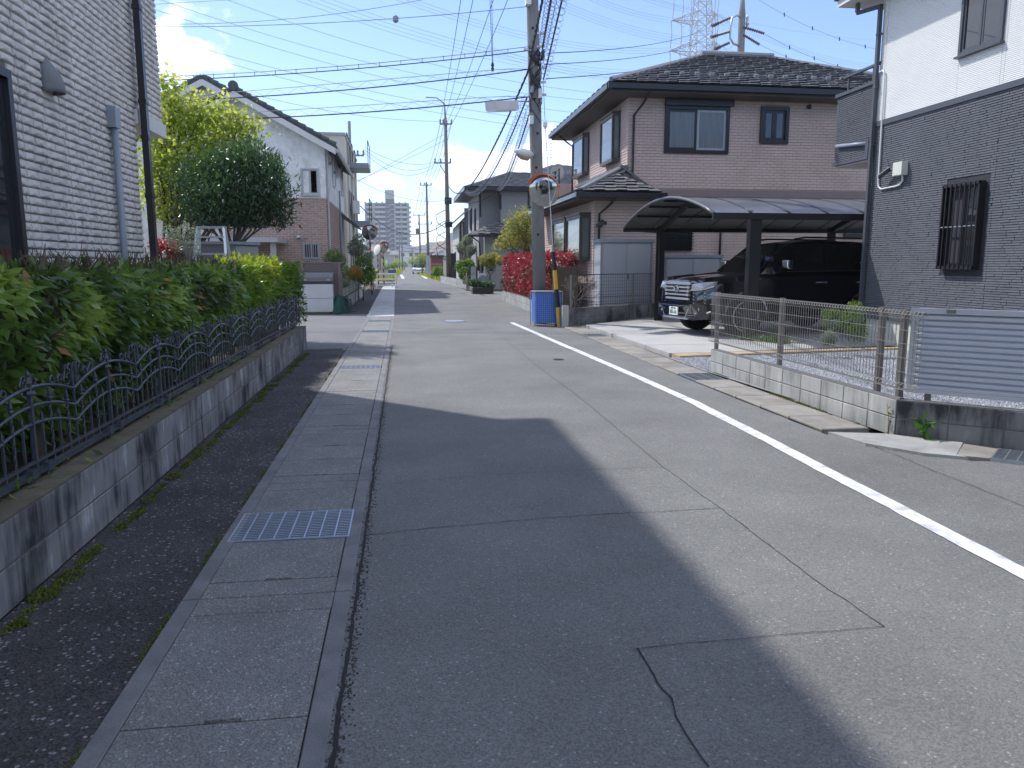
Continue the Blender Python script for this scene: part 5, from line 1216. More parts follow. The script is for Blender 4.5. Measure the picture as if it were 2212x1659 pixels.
# greenhouse
gh = [(1.32, .87, 1.24), (4.80, .86, 1.27)]; 
def ghsec(x, w, zb, wr, zr): return [(x, -w, zb), (x, -wr, zr-.06), (x, -wr+.08, zr), (x, 0, zr+.03), (x, wr-.08, zr), (x, wr, zr-.06), (x, w, zb)]
S2 = [ghsec(1.30, .86, 1.22, .82, 1.24), ghsec(1.72, .875, 1.24, .76, 1.60), ghsec(2.12, .88, 1.25, .72, 1.84), ghsec(2.7, .88, 1.26, .71, 1.90), ghsec(3.7, .88, 1.27, .71, 1.89), ghsec(4.5, .87, 1.27, .70, 1.83), ghsec(4.85, .86, 1.26, .74, 1.40)]
mb = CB()
for a, b in zip(S2[:-1], S2[1:]):
    for i in range(6): mb.quad(a[i], a[i+1], b[i+1], b[i])
mb.add(S2[0], [tuple(range(7))]); mb.add(S2[-1], [tuple(reversed(range(7)))])
mb.done('roof', M['paint'])
# glass panes, proud of the cabin
def pane(pts, off, name='window_pane', parent=CAR, m=None):
    a = [Vector(p)+Vector(off) for p in pts]; b = CB(); b.add(a, [tuple(range(len(a)))]); return b.done(name, m or M['car_glass'])
pane([(1.37, -.76, 1.275), (1.37, .76, 1.275), (2.08, .66, 1.825), (2.08, -.66, 1.825)], (-.018, 0, .02), 'windscreen')
def sidep(x0, x1, s, cut=0):
    z0, z1 = 1.30, 1.76
    def yy(z): return -(.88-(.88-.72)*(z-1.25)/(.58))
    q = [(x0, z0), (x1, z0), (x1-.03, z1), (x0+cut, z1)]
    pane([(x, s*(-yy(z)), z) for x, z in q], (0, s*.014, 0), 'side_window')
for s in (-1, 1): sidep(1.75, 2.75, s, .42); sidep(2.85, 3.75, s, .03); sidep(3.85, 4.62, s, .02)
mb = CB()
for s in (-1, 1): mb.tube([(2.25, s*.62, 1.93), (2.5, s*.64, 1.965), (4.2, s*.64, 1.955), (4.5, s*.62, 1.90)], .02, 6)
mb.done('roof_rail', M['paint'])
# wheels
for (wx, s) in ((.93, -1), (.93, 1), (3.78, -1), (3.78, 1)):
    CB().lathe([(.30, -.13), (.385, -.13), (.40, -.10), (.40, .10), (.385, .13), (.30, .13)], (wx, s*.86, .40), 28, 'y').done('wheel', M['tyre'])
    wh = bpy.data.objects[-1] if False else CAR.children[-1]
    CB().lathe([(.30, s*.10), (.30, s*.132), (.275, s*.134), (.26, s*.09)], (wx, s*.86, .40), 28, 'y').done('rim', M['chrome_satin'], wh)
    sp = CB()
    for k in range(12):
        a = k*math.pi/6; sp.beam((wx+.04*math.cos(a), s*.985, .40+.04*math.sin(a)), (wx+.27*math.cos(a+.08), s*.992, .40+.27*math.sin(a+.08)), .03, .02, (0, 1, 0))
    sp.lathe([(.05, s*.1), (.05, s*.14), (.02, s*.145)], (wx, s*.86, .40), 12, 'y'); sp.done('spokes', M['rim'], wh)
    ar = CB(); pts = [(wx+.47*math.cos(a), s*.985, .40+.47*math.sin(a)) for a in [math.pi*i/14 for i in range(15)]]; ar.tube(pts, .035, 6); ar.done('wheel_arch', M['paint'])
    CB().lathe([(.44, s*.96-.86*s), (.44, s*.127)], (wx, s*.86, .42), 24, 'y').done('wheel_well', M['tyre']) if False else None
    dk = CB(); dk.add([(wx+.45*math.cos(a), s*.9915, .40+.45*math.sin(a)) for a in [math.pi*i/14 for i in range(15)]], [tuple(range(15))]); dk.done('wheel_well', M['dark_pit'])
# grille
GZ = lambda z: -.035-.02*(1-abs(z-.9)*2)
g_ = CB().prism([(-.02, -.50, 1.06), (-.02, .50, 1.06), (-.02, .46, .70), (-.02, -.46, .70)], (.12, 0, 0)); go = g_.done('grille', M['dark_pit'])
for i, (z, h) in enumerate([(1.045, .028), (.965, .016), (.89, .016), (.815, .016), (.735, .02)]):
    w = .50-.04*(1.06-z)/.36
    CB().box(-.055, -.02, -w, w, z-h, z+h).done('grille_bar', M['chrome_satin'], go)
    if 0 < i < 4:
        CB().box(-.05, -.02, -w, w, z+h+.014, z+h+.022).done('grille_bar', M['chrome'], go)
        for s in (-1, 1): CB().box(-.068, -.0551, s*w-.075*(s > 0)-0*(s < 0), s*w+.075*(s < 0), z-h-.006, z+h+.012).done('grille_end', M['chrome_satin'], go)
def ring(cy, cz, ry, rz_, r, x): return [(x, cy+ry*math.cos(a), cz+rz_*math.sin(a)) for a in [2*math.pi*i/24 for i in range(24)]]
em = CB().tube(ring(0, .93, .085, .062, 0, -.075), .010, 6, closed=True).tube(ring(0, .93, .034, .055, 0, -.08), .006, 5, closed=True).tube(ring(0, .957, .066, .028, 0, -.08), .006, 5, closed=True)
em.done('badge', M['chrome'], go)
bk_ = CB(); bk_.add([(-.06, .08*math.cos(a), .93+.058*math.sin(a)) for a in [2*math.pi*i/20 for i in range(20)]], [tuple(range(20))]); bk_.done('badge_disc', M['dark_pit'], go)
for s in (-1, 1):
    CB().prism([(-.03, s*.53, 1.03), (.05, s*.80, 1.07), (.24, s*.955, 1.09), (.20, s*.96, .99), (.02, s*.84, .95), (-.03, s*.53, .93)], (.05, 0, 0)).done('headlight', M['lamp'])
    CB().beam((-.045, s*.53, .915), (.02, s*.86, .935), .02, .03).beam((.02, s*.86, .935), (.2, s*.975, 1.0), .02, .03).done('headlight_trim', M['chrome'])
    for k in range(4): CB().beam((-.0, s*.56, .66+.065*k), (.09, s*.87, .67+.065*k), .015, .012).done('side_vent_fin', M['chrome_satin'])
    CB().tube([(-.02, s*.62, .52), (-.01, s*.70, .46), (.08, s*.90, .47), (.16, s*.955, .51)], .016, 6).done('fog_lamp_trim', M['chrome'])
    CB().lathe([(.04, 0), (.045, .02)], (-.02, s*.78, .55), 10, 'x').done('fog_lamp', M['lamp'])
CB().prism([(-.08, -.60, .64), (-.08, .60, .64), (.02, .92, .64), (.02, .92, .36), (-.02, .62, .32), (-.02, -.62, .32), (.02, -.92, .36), (.02, -.92, .64)], (.08, 0, 0)).done('front_bumper', M['paint'])
CB().box(-.10, -.08, -.52, .52, .585, .61).done('bumper_strip', M['chrome']); CB().box(-.1, -.06, -.5, .5, .33, .355).done('skid_plate', M['chrome_satin'])
CB().tube([(-.09, -.55, .56), (-.095, -.42, .36), (-.095, .42, .36), (-.09, .55, .56)], .012, 6).done('bumper_trim', M['chrome'])
for s in (-1, 1):
    CB().tube([(1.80, s*.90, 1.32), (1.80, s*1.0, 1.30)], .03, 6).done('mirror_arm', M['paint'])
    mm = CB(); mm.obox((1.76, s*1.09, 1.42), (1, 0, 0), (0, 1, 0), (0, 0, 1), .06, .11, .09); ob = mm.done('door_mirror', M['chrome']); bv = ob.modifiers.new('b', 'BEVEL'); bv.width = .03; bv.segments = 3
    for xx in (2.55, 3.55): CB().tube([(xx, s*1.0, 1.06), (xx+.05, s*1.025, 1.06), (xx+.2, s*1.025, 1.06), (xx+.25, s*1.0, 1.06)], .012, 6).done('door_handle', M['chrome_satin'])
    CB().tube([(1.7, s*.905, 1.275), (4.6, s*.895, 1.295)], .009, 5).done('window_trim', M['chrome'])
    CB().box(1.2, 3.4, s*1.0-.03, s*1.0+.03, .30, .34).done('side_step', M['black_metal'])
pl = CB().box(-.125, -.105, -.165, .165, .40, .565).done('licence_plate', M['plate'])
def text(body, size, M3, m, name, parent=None, ext=.002):
    cu = bpy.data.curves.new(name, 'FONT'); cu.body = body; cu.size = size; cu.extrude = ext; cu.align_x = 'CENTER'; cu.align_y = 'CENTER'
    tmp = bpy.data.objects.new('tmp', cu); col.objects.link(tmp); bpy.context.view_layer.update()
    dg = bpy.context.evaluated_depsgraph_get(); me = bpy.data.meshes.new_from_object(tmp.evaluated_get(dg)); bpy.data.objects.remove(tmp)
    me.materials.clear(); me.materials.append(m); o = bpy.data.objects.new(name, me); col.objects.link(o)
    Mx = Matrix.Translation(-WL[parent.name])@M3 if parent else M3
    o.matrix_local = Mx
    if parent: o.parent = parent; WL[o.name] = WL[parent.name]; o.matrix_local = Mx
    return o
def carface(x, y, z): return Matrix.Translation(CO+CR@Vector((x, y, z)))@CR.to_4x4()@Matrix(((0, 0, -1, 0), (-1, 0, 0, 0), (0, 1, 0, 0), (0, 0, 0, 1)))
text('88-66', .115, carface(-.127, 0, .46), M['plate_green'], 'plate_lettering', pl)
text('\u5c90\u961c 302', .05, carface(-.127, 0, .535), M['plate_green'], 'plate_lettering', pl)
# ================================================================== LEFT SIDE: WHITE BOX, LOUVRE FENCE, STUCCO HOUSE
M['box_white'] = mat('white box panel', (.60, .60, .61), .5, .04, 3, dirt=(.45, .44, .43), dscale=2, damt=.4)
M['lid_grey'] = mat('grey lid', (.17, .17, .175), .4, .06, 3)
bx0, bx1, by = -3.08, -2.13, 23.95
t = thing('refuse_box', 'white lidded refuse storage box with rounded grey lid beside the side lane', 'storage box', ((bx0+bx1)/2, by, 0))
MB().box(bx0, bx1, by, by+.75, .05, .88).build('body', M['box_white'], t); MB().box(bx0+.01, bx1-.01, by-.006, by-.001, .455, .462).build('panel_joint', M['dark_pit'], t)
MB().box(bx0+.03, bx1-.03, by+.03, by+.7, .881, .96).build('rim', M['dark_frame'], t)
MB().box(bx0, bx1, by-.01, by+.01, .91, .925).build('rim_strip', M['lid_grey'], t)
mb = MB(); pr = [(-.02, .961), (-.02, 1.06)]+[(.18-.2*math.cos(a), 1.06+.17*math.sin(a)) for a in [math.pi/2*i/6 for i in range(1, 7)]]+[(.75, 1.21), (.75, .961)]
mb.prism([(bx0-.02, by+a, z) for a, z in pr], (bx1-bx0+.04, 0, 0)).build('lid', M['lid_grey'], t)
for x in (bx0+.1, bx1-.16): MB().box(x, x+.1, by-.035, by-.021, .99, 1.03).build('latch', M['steel'], t)
for k in range(4): MB().lathe([(.03, 0), (.03, .05)], (bx0+.1+(k % 2)*.75, by+.1+(k//2)*.5, 0), 8).build('foot', M['black_metal'], t)
mb = MB(); gn = PY(735, 655, 24.6)
for i in range(260):
    a = Vector((-2.1+rnd.random()*.35, 24.0+rnd.random()*.4, .02+.5*rnd.random()**1.5)); b = a+Vector((rnd.gauss(.1, .1), rnd.gauss(0, .05), rnd.gauss(-.12, .08))); mb.tube([a, b], .01, 3, False)
mb.lathe([(.30, 0), (.26, .2), (.16, .42), (.03, .55)], (-1.98-.0, 24.16, .0), 10)
tag(mb.build('crow_net', mat('green net', (.015, .07, .055), .8, .3, 30)), 'heap of dark green netting between the white box and the block wall', 'net')
M['mauve_slat'] = mat('mauve brown louvre', (.19, .155, .15), .6, .06, 5)
t = thing('louvre_fence', 'mauve brown louvre screen behind the white refuse box', 'fence', (-3.5, 24.32, .45)); fx0, fx1 = -5.2, -1.88
zt = PY(700, 569, 24.35).z; zb = PY(740, 639, 24.35).z
for x in (fx0, -4.1, -3.05, -1.95): MB().box(x-.03, x+.04, 24.30, 24.38, zb-.2, zt).build('post', M['mauve_slat'], t)
MB().box(fx0, fx1+.05, 24.31, 24.37, zt+.001, zt+.04).build('top_rail', M['mauve_slat'], t)
n = 17
for i in range(n):
    z = zb+(zt-zb)*i/n; st = (zt-zb)/n; mb = MB()
    for (a, b) in ((fx0+.04, -4.13), (-4.06, -3.08), (-3.01, -1.98)): mb.prism([(a, 24.31, z), (a, 24.36, z+st*.95), (a, 24.37, z+st*.95), (a, 24.32, z)], (b-a, 0, 0))
    mb.build('slat', M['mauve_slat'], t)
t = thing('lattice_fence', 'grey mesh fence on the pale block wall leading away past the mirror pole', 'fence', (-1.9, 30, .4)); lz0, lz1 = .45, 1.15
for k in range(7): z = lz0+(lz1-lz0)*k/6; MB().box(-1.95, -1.935, 24.5, 36.4, z-.006, z+.006).build('cross_wire', M['fence_wire'], t)
uw = MB().box(-.004, .004, -.005, .005, 0, lz1-lz0); uw = uw.mesh('wire'); uw.materials.append(M['fence_wire'])
y = 24.6
while y < 36.4: inst('upright_wire', uw, (-1.942, y, lz0), t); y += .15
MB().box(-2.0, -1.87, 24.36, 24.5, .4, 1.2).build('end_post', M['mauve_slat'], t)
for y in (26.5, 28.5, 30.5, 32.5, 34.5, 36.3): MB().box(-1.97, -1.93, y, y+.05, .4, 1.17).build('post', M['fence_metal'], t)
MB().box(-1.96, -1.92, 24.5, 36.4, 1.16, 1.18).build('top_rail', M['fence_metal'], t)
# ---- stucco over brick house
M['stucco'] = mat('weathered white stucco', (.80, .81, .80), .9, .07, 2, 1.0, 22, dirt=(.33, .35, .30), dscale=2.6, damt=.55, stretch=(1, 1, .6), bdist=.05)
M['brick'] = mat('reddish brick', (.40, .27, .225), .85, .2, 6, .3, 60, ov=.12)
M['brick_mortar'] = mat('pale mortar', (.60, .54, .50), .9, .08, 6)
M['green_tile'] = mat('dark green roof tile', (.06, .075, .075), .6, .2, 3, .4, 30)
SY = 27.3; xr = PY(706, 450, SY).x; zbk = PY(690, 428.5, SY).z; apx = PY(509, 205, SY); ev = PY(700, 312, SY)
xl = 2*apx.x-ev.x; YB = 35.4
SH = thing('house', 'white stucco house with brown brick ground floor and dark green tiled gable roof', 'house', (apx.x, SY, 0))
slope_ = (apx.z-ev.z)/(ev.x-apx.x); zw = apx.z-slope_*(xr-apx.x)-.05
mb = MB(); xlw = 2*apx.x-xr
mb.prism([(xlw, SY, zbk), (xr, SY, zbk), (xr, SY, zw), (apx.x, SY, apx.z-.05), (xlw, SY, zw)], (0, YB-SY, 0)); mb.build('upper_wall', M['stucco'], SH)
MB().box(xlw+.02, xr-.025, SY+.025, YB-.02, 0, zbk-.001).build('lower_wall', M['brick_mortar'], SH)
wl = [PY(651, 421, SY), PY(688, 364, SY)]; wg = [PY(655, 560, SY), PY(691, 524, SY)]
BO = -5.9
pieces('brick', SH, (BO, SY+.022, .9), (1, 0), xr-BO, zbk-.9, .0775, .2301, .2302, .018, M['brick'], 'flat', 170, holes=[(wg[0].x-BO, wg[1].x-BO, wg[0].z-.9, wg[1].z-.9)], stagger='half', seed=31, gap=.02)
pieces('brick', SH, (xr-.022, SY+.02, 1.0), (0, 1), YB-SY, zbk-1.0, .0775, .2301, .2302, .018, M['brick'], 'flat', 120, stagger='half', seed=32, gap=.02)
M['win_alu'] = mat('pale window frame', (.42, .43, .44), .4, .04, 5)
M['louvre_glass'] = glassmat('frosted blue green glass', (.07, .12, .125), .35, .2)
wq = window(SH, (wl[0].x, SY, wl[0].z), (1, 0), wl[1].x-wl[0].x, wl[1].z-wl[0].z, M['win_alu'], fw=.045, proud=.04, sill=True); 
for ch in wq.children:
    if ch.name.startswith('pane'): ch.data.materials[0] = M['louvre_glass']; break
wq = window(SH, (wg[0].x, SY, wg[0].z), (1, 0), wg[1].x-wg[0].x, wg[1].z-wg[0].z, M['win_alu'], fw=.04, proud=.04)
for k in range(7): x = wg[0].x+.07+k*(wg[1].x-wg[0].x-.14)/6; MB().box(x-.01, x+.01, SY-.09, SY-.06, wg[0].z, wg[1].z).build('security_bar', M['win_alu'], wq)
p = PY(636+15, 515+10, SY)
p = PY(645, 513, SY); mb = MB().lathe([(.02, -.07), (.07, -.05), (.085, 0), (.06, .06), (.02, .08)], (p.x+.02, SY-.16, p.z), 12); 
t = thing('globe_lamp', 'small round globe lamp on the brick wall above the barred window', 'wall lamp', (p.x, SY, p.z)); mb.build('globe', M['steel'], t, smooth=True); MB().beam((p.x+.05, SY-.1, p.z), (p.x+.3, SY, p.z+.02), .02, .02).build('bracket', M['steel'], t)
for (ya, yb, xt, yt, ybm) in ((PX(716.5, 350, xr).y, PX(722, 350, xr).y, 718, 345, 408), (PX(725, 360, xr).y, PX(728.5, 360, xr).y, 726, 355, 390), (PX(735.5, 380, xr).y, PX(739, 380, xr).y, 738, 375, 430)):
    z1 = PX(xt, yt-10, xr).z; z0 = PX(xt, ybm-7, xr).z; window(SH, (xr, ya, z0), (0, 1), yb-ya, z1-z0, M['win_alu'], fw=.04, proud=.04, split=1)
MB().tube([(xr+.05, SY+.1, 0), (xr+.05, SY+.1, zw)], .035, 8).build('downpipe', M['win_alu'], SH)
for dy, z in ((1.2, zw-.35), (3.1, zw-.45)): MB().box(xr, xr+.12, SY+dy, SY+dy+.12, z-.1, z).build('vent_cap', M['grey_plastic'], SH)
MB().tube([(xr+.12, SY+4.2, 1.2), (xr+.12, SY+4.2, 3.3)], .06, 8).tube([(xr+.12, SY+4.2, 3.3), (xr+.12, SY+4.2, 4.3)], .035, 8).build('flue_pipe', M['grey_plastic'], SH)
MB().prism([(xr+.01, 32.6, 3.6), (xr+.75, 32.6, 3.0), (xr+.75, 32.6, 2.9), (xr+.01, 32.6, 3.4)], (0, 2.2, 0)).build('porch_roof', M['green_tile'], SH)
# roof: two slopes, barge boards, barrel tiles along the gable
ov = .38; YF = SY-.32
for s in (1, -1):
    ex = apx.x+s*(xr-apx.x+ov); ezz = apx.z-slope_*(xr-apx.x+ov)+.05
    a, b = Vector((apx.x, 0, apx.z+.12)), Vector((ex, 0, ezz+.07)); nrm = Vector((-(b.z-a.z), 0, (b.x-a.x))).normalized(); nrm = nrm if nrm.z > 0 else -nrm
    MB().prism([(a.x, YF, a.z), (b.x, YF, b.z), (b.x, YF, b.z-.06), (a.x, YF, a.z-.06)], (0, YB+.4-YF, 0)).build('roof', M['green_tile'], SH)
    MB().prism([(a.x, YF-.03, a.z-.065), (b.x, YF-.03, b.z-.065), (b.x, YF-.03, b.z-.27), (a.x, YF-.03, a.z-.27)], (0, .05, 0)).build('barge_board', M['eave_white'], SH)
    MB().prism([(a.x, YF+.021, a.z-.13), (b.x, YF+.021, b.z-.13), (b.x, YF+.021, b.z-.18), (a.x, YF+.021, a.z-.18)], (0, .33, 0)).build('soffit', M['eave_white'], SH)
    n = int((b-a).length/.27)
    for k in range(n):
        p, q = a.lerp(b, k/n), a.lerp(b, (k+1)/n); MB().tube([(p.x, YF+.06, p.z+.03), (q.x, YF+.06, q.z+.05)], [.085, .105], 8).build('verge_tile', M['green_tile'], SH)
    mb = MB()
    for j in range(28):
        y = YF+.25+j*.29; mb.tube([(a.x, y, a.z), (b.x, y, b.z)], .07, 6)
    mb.build('roof_tile', M['green_tile'], SH, kind='stuff')
MB().tube([(apx.x, YF, apx.z+.2), (apx.x, YB+.4, apx.z+.2)], .12, 8).lathe([(.16, 0), (.16, .1)], (apx.x, YF-.05, apx.z+.22), 10, 'y').build('ridge_cap', M['green_tile'], SH)
MB().tube([(xr+ov+.05, YF, apx.z-slope_*(xr-apx.x+ov)-.02), (xr+ov+.05, YB, apx.z-slope_*(xr-apx.x+ov)-.02)], .06, 8).build('rain_gutter', M['win_alu'], SH)
# second gable behind, to the left
ap2 = PY(442, 182, 33.0); h2 = 3.4; t2 = thing('house', 'second gable with dark green tiles behind the maple and the stucco house', 'house', (ap2.x, 33, 0))
MB().prism([(ap2.x-h2, 33, 0), (ap2.x+h2, 33, 0), (ap2.x+h2, 33, ap2.z-h2*slope_), (ap2.x, 33, ap2.z), (ap2.x-h2, 33, ap2.z-h2*slope_)], (0, 7, 0)).build('wall', M['stucco'], t2)
for s in (1, -1):
    a, b = Vector((ap2.x, 0, ap2.z+.2)), Vector((ap2.x+s*(h2+.4), 0, ap2.z+.2-(h2+.4)*slope_))
    MB().prism([(a.x, 32.6, a.z), (b.x, 32.6, b.z), (b.x, 32.6, b.z-.08), (a.x, 32.6, a.z-.08)], (0, 7.8, 0)).build('roof', M['green_tile'], t2)
    MB().prism([(a.x, 32.56, a.z-.085), (b.x, 32.56, b.z-.085), (b.x, 32.56, b.z-.33), (a.x, 32.56, a.z-.33)], (0, .05, 0)).build('barge_board', M['eave_white'], t2)
    n = int((b-a).length/.3)
    for k in range(n): p, q = a.lerp(b, k/n), a.lerp(b, (k+1)/n); MB().tube([(p.x, 32.7, p.z+.03), (q.x, 32.7, q.z+.05)], [.1, .125], 8).build('verge_tile', M['green_tile'], t2)
# grey porch canopy left of the brick wall
a = PY(575, 545, 26.2); b = PY(603, 518, 26.2); t = thing('porch', 'small grey flat porch roof on posts beside the brick wall', 'porch', (b.x, 26.2, 0))
MB().box(b.x-2.6, b.x+.1, 25.2, 27.25, b.z-.1, b.z+.05).build('canopy', M['win_alu'], t); MB().box(b.x-.16, b.x-.0, 25.4, 25.55, 0, b.z-.101).build('post', M['win_alu'], t); MB().box(b.x-1.3, b.x-1.14, 25.4, 25.55, 0, b.z-.101).build('post', M['win_alu'], t)
# shrubs along the left
bl = [B(722, 553, 16, 25.2), B(710, 560, 12, 25.0), B(735, 562, 13, 25.4), B(742, 585, 14, 25.6), B(745, 610, 12, 25.5)]
tree('thuja_bush', 'rounded bright green conifer bush rising over the mauve louvre fence', 'shrub', H_(G(725, 675)), bl, 2800, .07, M['leaf_mid'], M['wood'], .03, wid=.2, up=.6, droop=-.2)
bl = [B(768, 535, 18, 30), B(785, 545, 18, 30.5), B(775, 518, 14, 30), B(795, 560, 12, 31)]
tree('olive_tree', 'pale grey green olive tree beside the cream building', 'tree', H_(G(775, 650)), bl, 3200, .09, M['leaf_pale'], M['trunk_grey'], .04, wid=.25)
bl = [B(785, 572, 18, 28.5), B(768, 590, 16, 27.5), B(800, 590, 14, 29.5), B(790, 600, 16, 28.5)]
tree('flowering_shrub', 'green and white speckled shrub over the lattice fence', 'shrub', H_(G(785, 650)), bl, 2600, .09, M['leaf_mid'], M['trunk_grey'], .03)
bl = [B(768, 582, 11, 26.8), B(762, 592, 10, 26.6), B(775, 590, 8, 26.9)]
tree('russet_shrub', 'small orange brown maple shrub behind the lattice fence', 'shrub', H_(G(768, 655)), bl, 900, .07, M['leaf_orange'], M['trunk_grey'], .02)
# ---- cream three storey building
M['cream'] = mat('cream render', (.62, .58, .49), .85, .05, 1.5); M['cream2'] = mat('pale grey render', (.42, .42, .38), .85, .05, 1.5)
cxr = PY(747, 400, 38).x; t = thing('apartment_building', 'cream three storey block with grey balconies behind the stucco house', 'building', (cxr-3, 38, 0)); cz = PY(735, 292, 38).z; cyb = 47.5
MB().box(cxr-9, cxr, 38, cyb, 0, cz).build('wall', M['cream'], t); MB().box(cxr-9.05, cxr+.05, 37.95, cyb+.05, cz, cz+.12).build('parapet', M['cream2'], t)
MB().box(cxr-2.4, cxr-.5, 37.96, 37.999, cz-5, cz-.7).build('recess_panel', M['cream2'], t)
for y in (39.2, 42.2, 45): MB().box(cxr+.0, cxr+.06, y, y+.08, 0, cz).build('downpipe', M['cream2'], t)
for fl in range(3):
    for y in (39.6, 41.2, 43.2, 45.8): window(t, (cxr, y, 1.0+fl*2.65), (0, 1), .7, 1.5, M['dark_frame'], fw=.05, proud=.03, split=1)
for z, ya in ((PX(770, 345, cxr+.4).z, 41.6), (PX(770, 470, cxr+.4).z, 41.6), (PX(770, 560, cxr+.4).z-2.0, 41.6)):
    MB().box(cxr+.01, cxr+.95, ya, ya+2.4, z-.25, z).build('balcony_slab', M['grey_plastic'], t)
    for yy in (ya, ya+2.4): MB().box(cxr+.9, cxr+.94, yy-.02, yy+.02, z, z+1.1).build('balcony_post', M['dark_frame'], t)
    MB().box(cxr+.9, cxr+.94, ya, ya+2.4, z+1.1, z+1.14).build('balcony_rail', M['dark_frame'], t)
p = PX(764, 432, cxr+.4); MB().box(cxr+.15, cxr+.45, 40.6, 41.4, PX(764, 440, cxr+.4).z-.2, PX(764, 425, cxr+.4).z+.1).build('air_conditioner', M['white_plastic'], t)
# ================================================================== CURVE MIRRORS
def curve_mirror(base, topz, rad, label, face=(-.25, -1), tilt=.0, lean=(0, 0), striped=True, n=12, r=.045):
    t = thing('curve_mirror', label, 'curve mirror', (base.x, base.y, 0)); tp = Vector((base.x+lean[0], base.y+lean[1], topz))
    for i in range(n):
        a, b = Vector((base.x, base.y, 0)).lerp(tp, i/n), Vector((base.x, base.y, 0)).lerp(tp, (i+1)/n)
        MB().tube([a, b], r+.0005*(i % 2), 10).build('pole_band', M['orange'] if i % 2 else M['black_metal'], t)
    return mirror_head(t, tp+Vector((0, -.08, .0)), rad, face)
def mirror_head(t, c, rad, face, hood=True, sq=1.0):
    f = Vector((face[0], face[1], -.26)).normalized(); u = f.cross(Vector((0, 0, 1))).normalized(); v = u.cross(f)
    def disc(r0, prof, nm, m, smooth=True):
        mb = MB(); n = 28
        for (r_, d_) in prof:
            for k in range(n): a = 2*math.pi*k/n; mb.v.append(tuple(c+f*d_+(u*math.cos(a)+v*math.sin(a)*sq)*r_))
        for i in range(len(prof)-1):
            for k in range(n): mb.f.append((i*n+k, i*n+(k+1) % n, (i+1)*n+(k+1) % n, (i+1)*n+k))
        mb.f.append(tuple((len(prof)-1)*n+k for k in range(n))); return mb.build(nm, m, t, smooth=smooth)
    disc(rad, [(rad*1.02, -.05), (rad*1.03, 0), (rad*1.02, .02), (rad, .022)], 'mirror_frame', M['orange'])
    disc(rad, [(rad, .023), (rad*.86, .05), (rad*.66, .078), (rad*.42, .10), (rad*.2, .11), (.001, .113)], 'mirror_face', M['mirror'])
    disc(rad, [(rad*1.0, -.051), (rad*.6, -.10), (.05, -.12)], 'mirror_back', M['white_plastic'])
    if hood:
        mb = MB(); P = []
        for k in range(15):
            a = math.pi*(.1+.85*k/14); P.append((c+(u*math.cos(a)+v*math.sin(a)*sq)*rad*1.06, c+(u*math.cos(a)+v*math.sin(a)*sq)*rad*1.12+f*.16*math.sin(math.pi*k/14)**.5))
        for (a, b), (d, e) in zip(P[:-1], P[1:]): mb.quad(a, d, e, b)
        ho = mb.build('hood', M['orange'], t, smooth=True); so = ho.modifiers.new('s', 'SOLIDIFY'); so.thickness = .01
    return t
b = G(804, 637); mz = PY(798, 502, b.y).z
curve_mirror(b, mz, .36, 'round traffic mirror on an orange and black striped pole, largest of the left side mirrors', (.15, -1), lean=(PY(799, 520, b.y).x-b.x, 0), n=13)
b = PY(829, 590, 58); b.z = 0; curve_mirror(b, PY(824, 534, 58).z, .42, 'further round traffic mirror on an orange and white striped pole, reflecting greenery', (.6, -1), n=12)
b = PY(817, 590, 56); b.z = 0; curve_mirror(b, PY(814, 540, 56).z, .38, 'traffic mirror seen from behind next to the reflecting one', (.8, .6), n=12)
# white pipe barrier over the open ditch
p0_, p1_ = G(817, 621), G(855, 620.5); Yb = 50.0; p0_ = PY(814, 621, Yb); p1_ = PY(856, 621, Yb); t = thing('pipe_barrier', 'white pipe guard rail where the covered gutter ends', 'barrier', ((p0_.x+p1_.x)/2, Yb, 0)); zt_ = PY(835, 592, Yb).z
for x in (p0_.x, p1_.x): MB().tube([(x, Yb, -.05), (x, Yb, zt_)], .05, 8).build('post', M['white_plastic'], t)
for z in (zt_, zt_*.6, .12): MB().tube([(p0_.x, Yb, z), (p1_.x, Yb, z)], .04, 8).build('pipe', M['white_plastic'], t)
MB().lathe([(.05, 0), (.07, .05), (.03, .12)], (p0_.x, Yb, zt_+.05), 10).build('reflector', M['white_plastic'], t)
q = PY(847, 587, Yb+.3); tt = thing('blue_board', 'small blue rounded board behind the white pipe barrier', 'sign', (q.x, Yb+.3, q.z)); MB().box(q.x-.25, q.x+.25, Yb+.28, Yb+.32, q.z-.18, q.z+.12).build('board', mat('blue board', (.06, .12, .25), .5), tt); MB().box(q.x-.03, q.x+.03, Yb+.321, Yb+.36, 0, q.z).build('post', M['steel'], tt)
sheet('ditch', [(-2.2, 50.5), (-.7, 50.5), (-.75, 60), (-2.4, 60)], .004, M['dark_pit'])
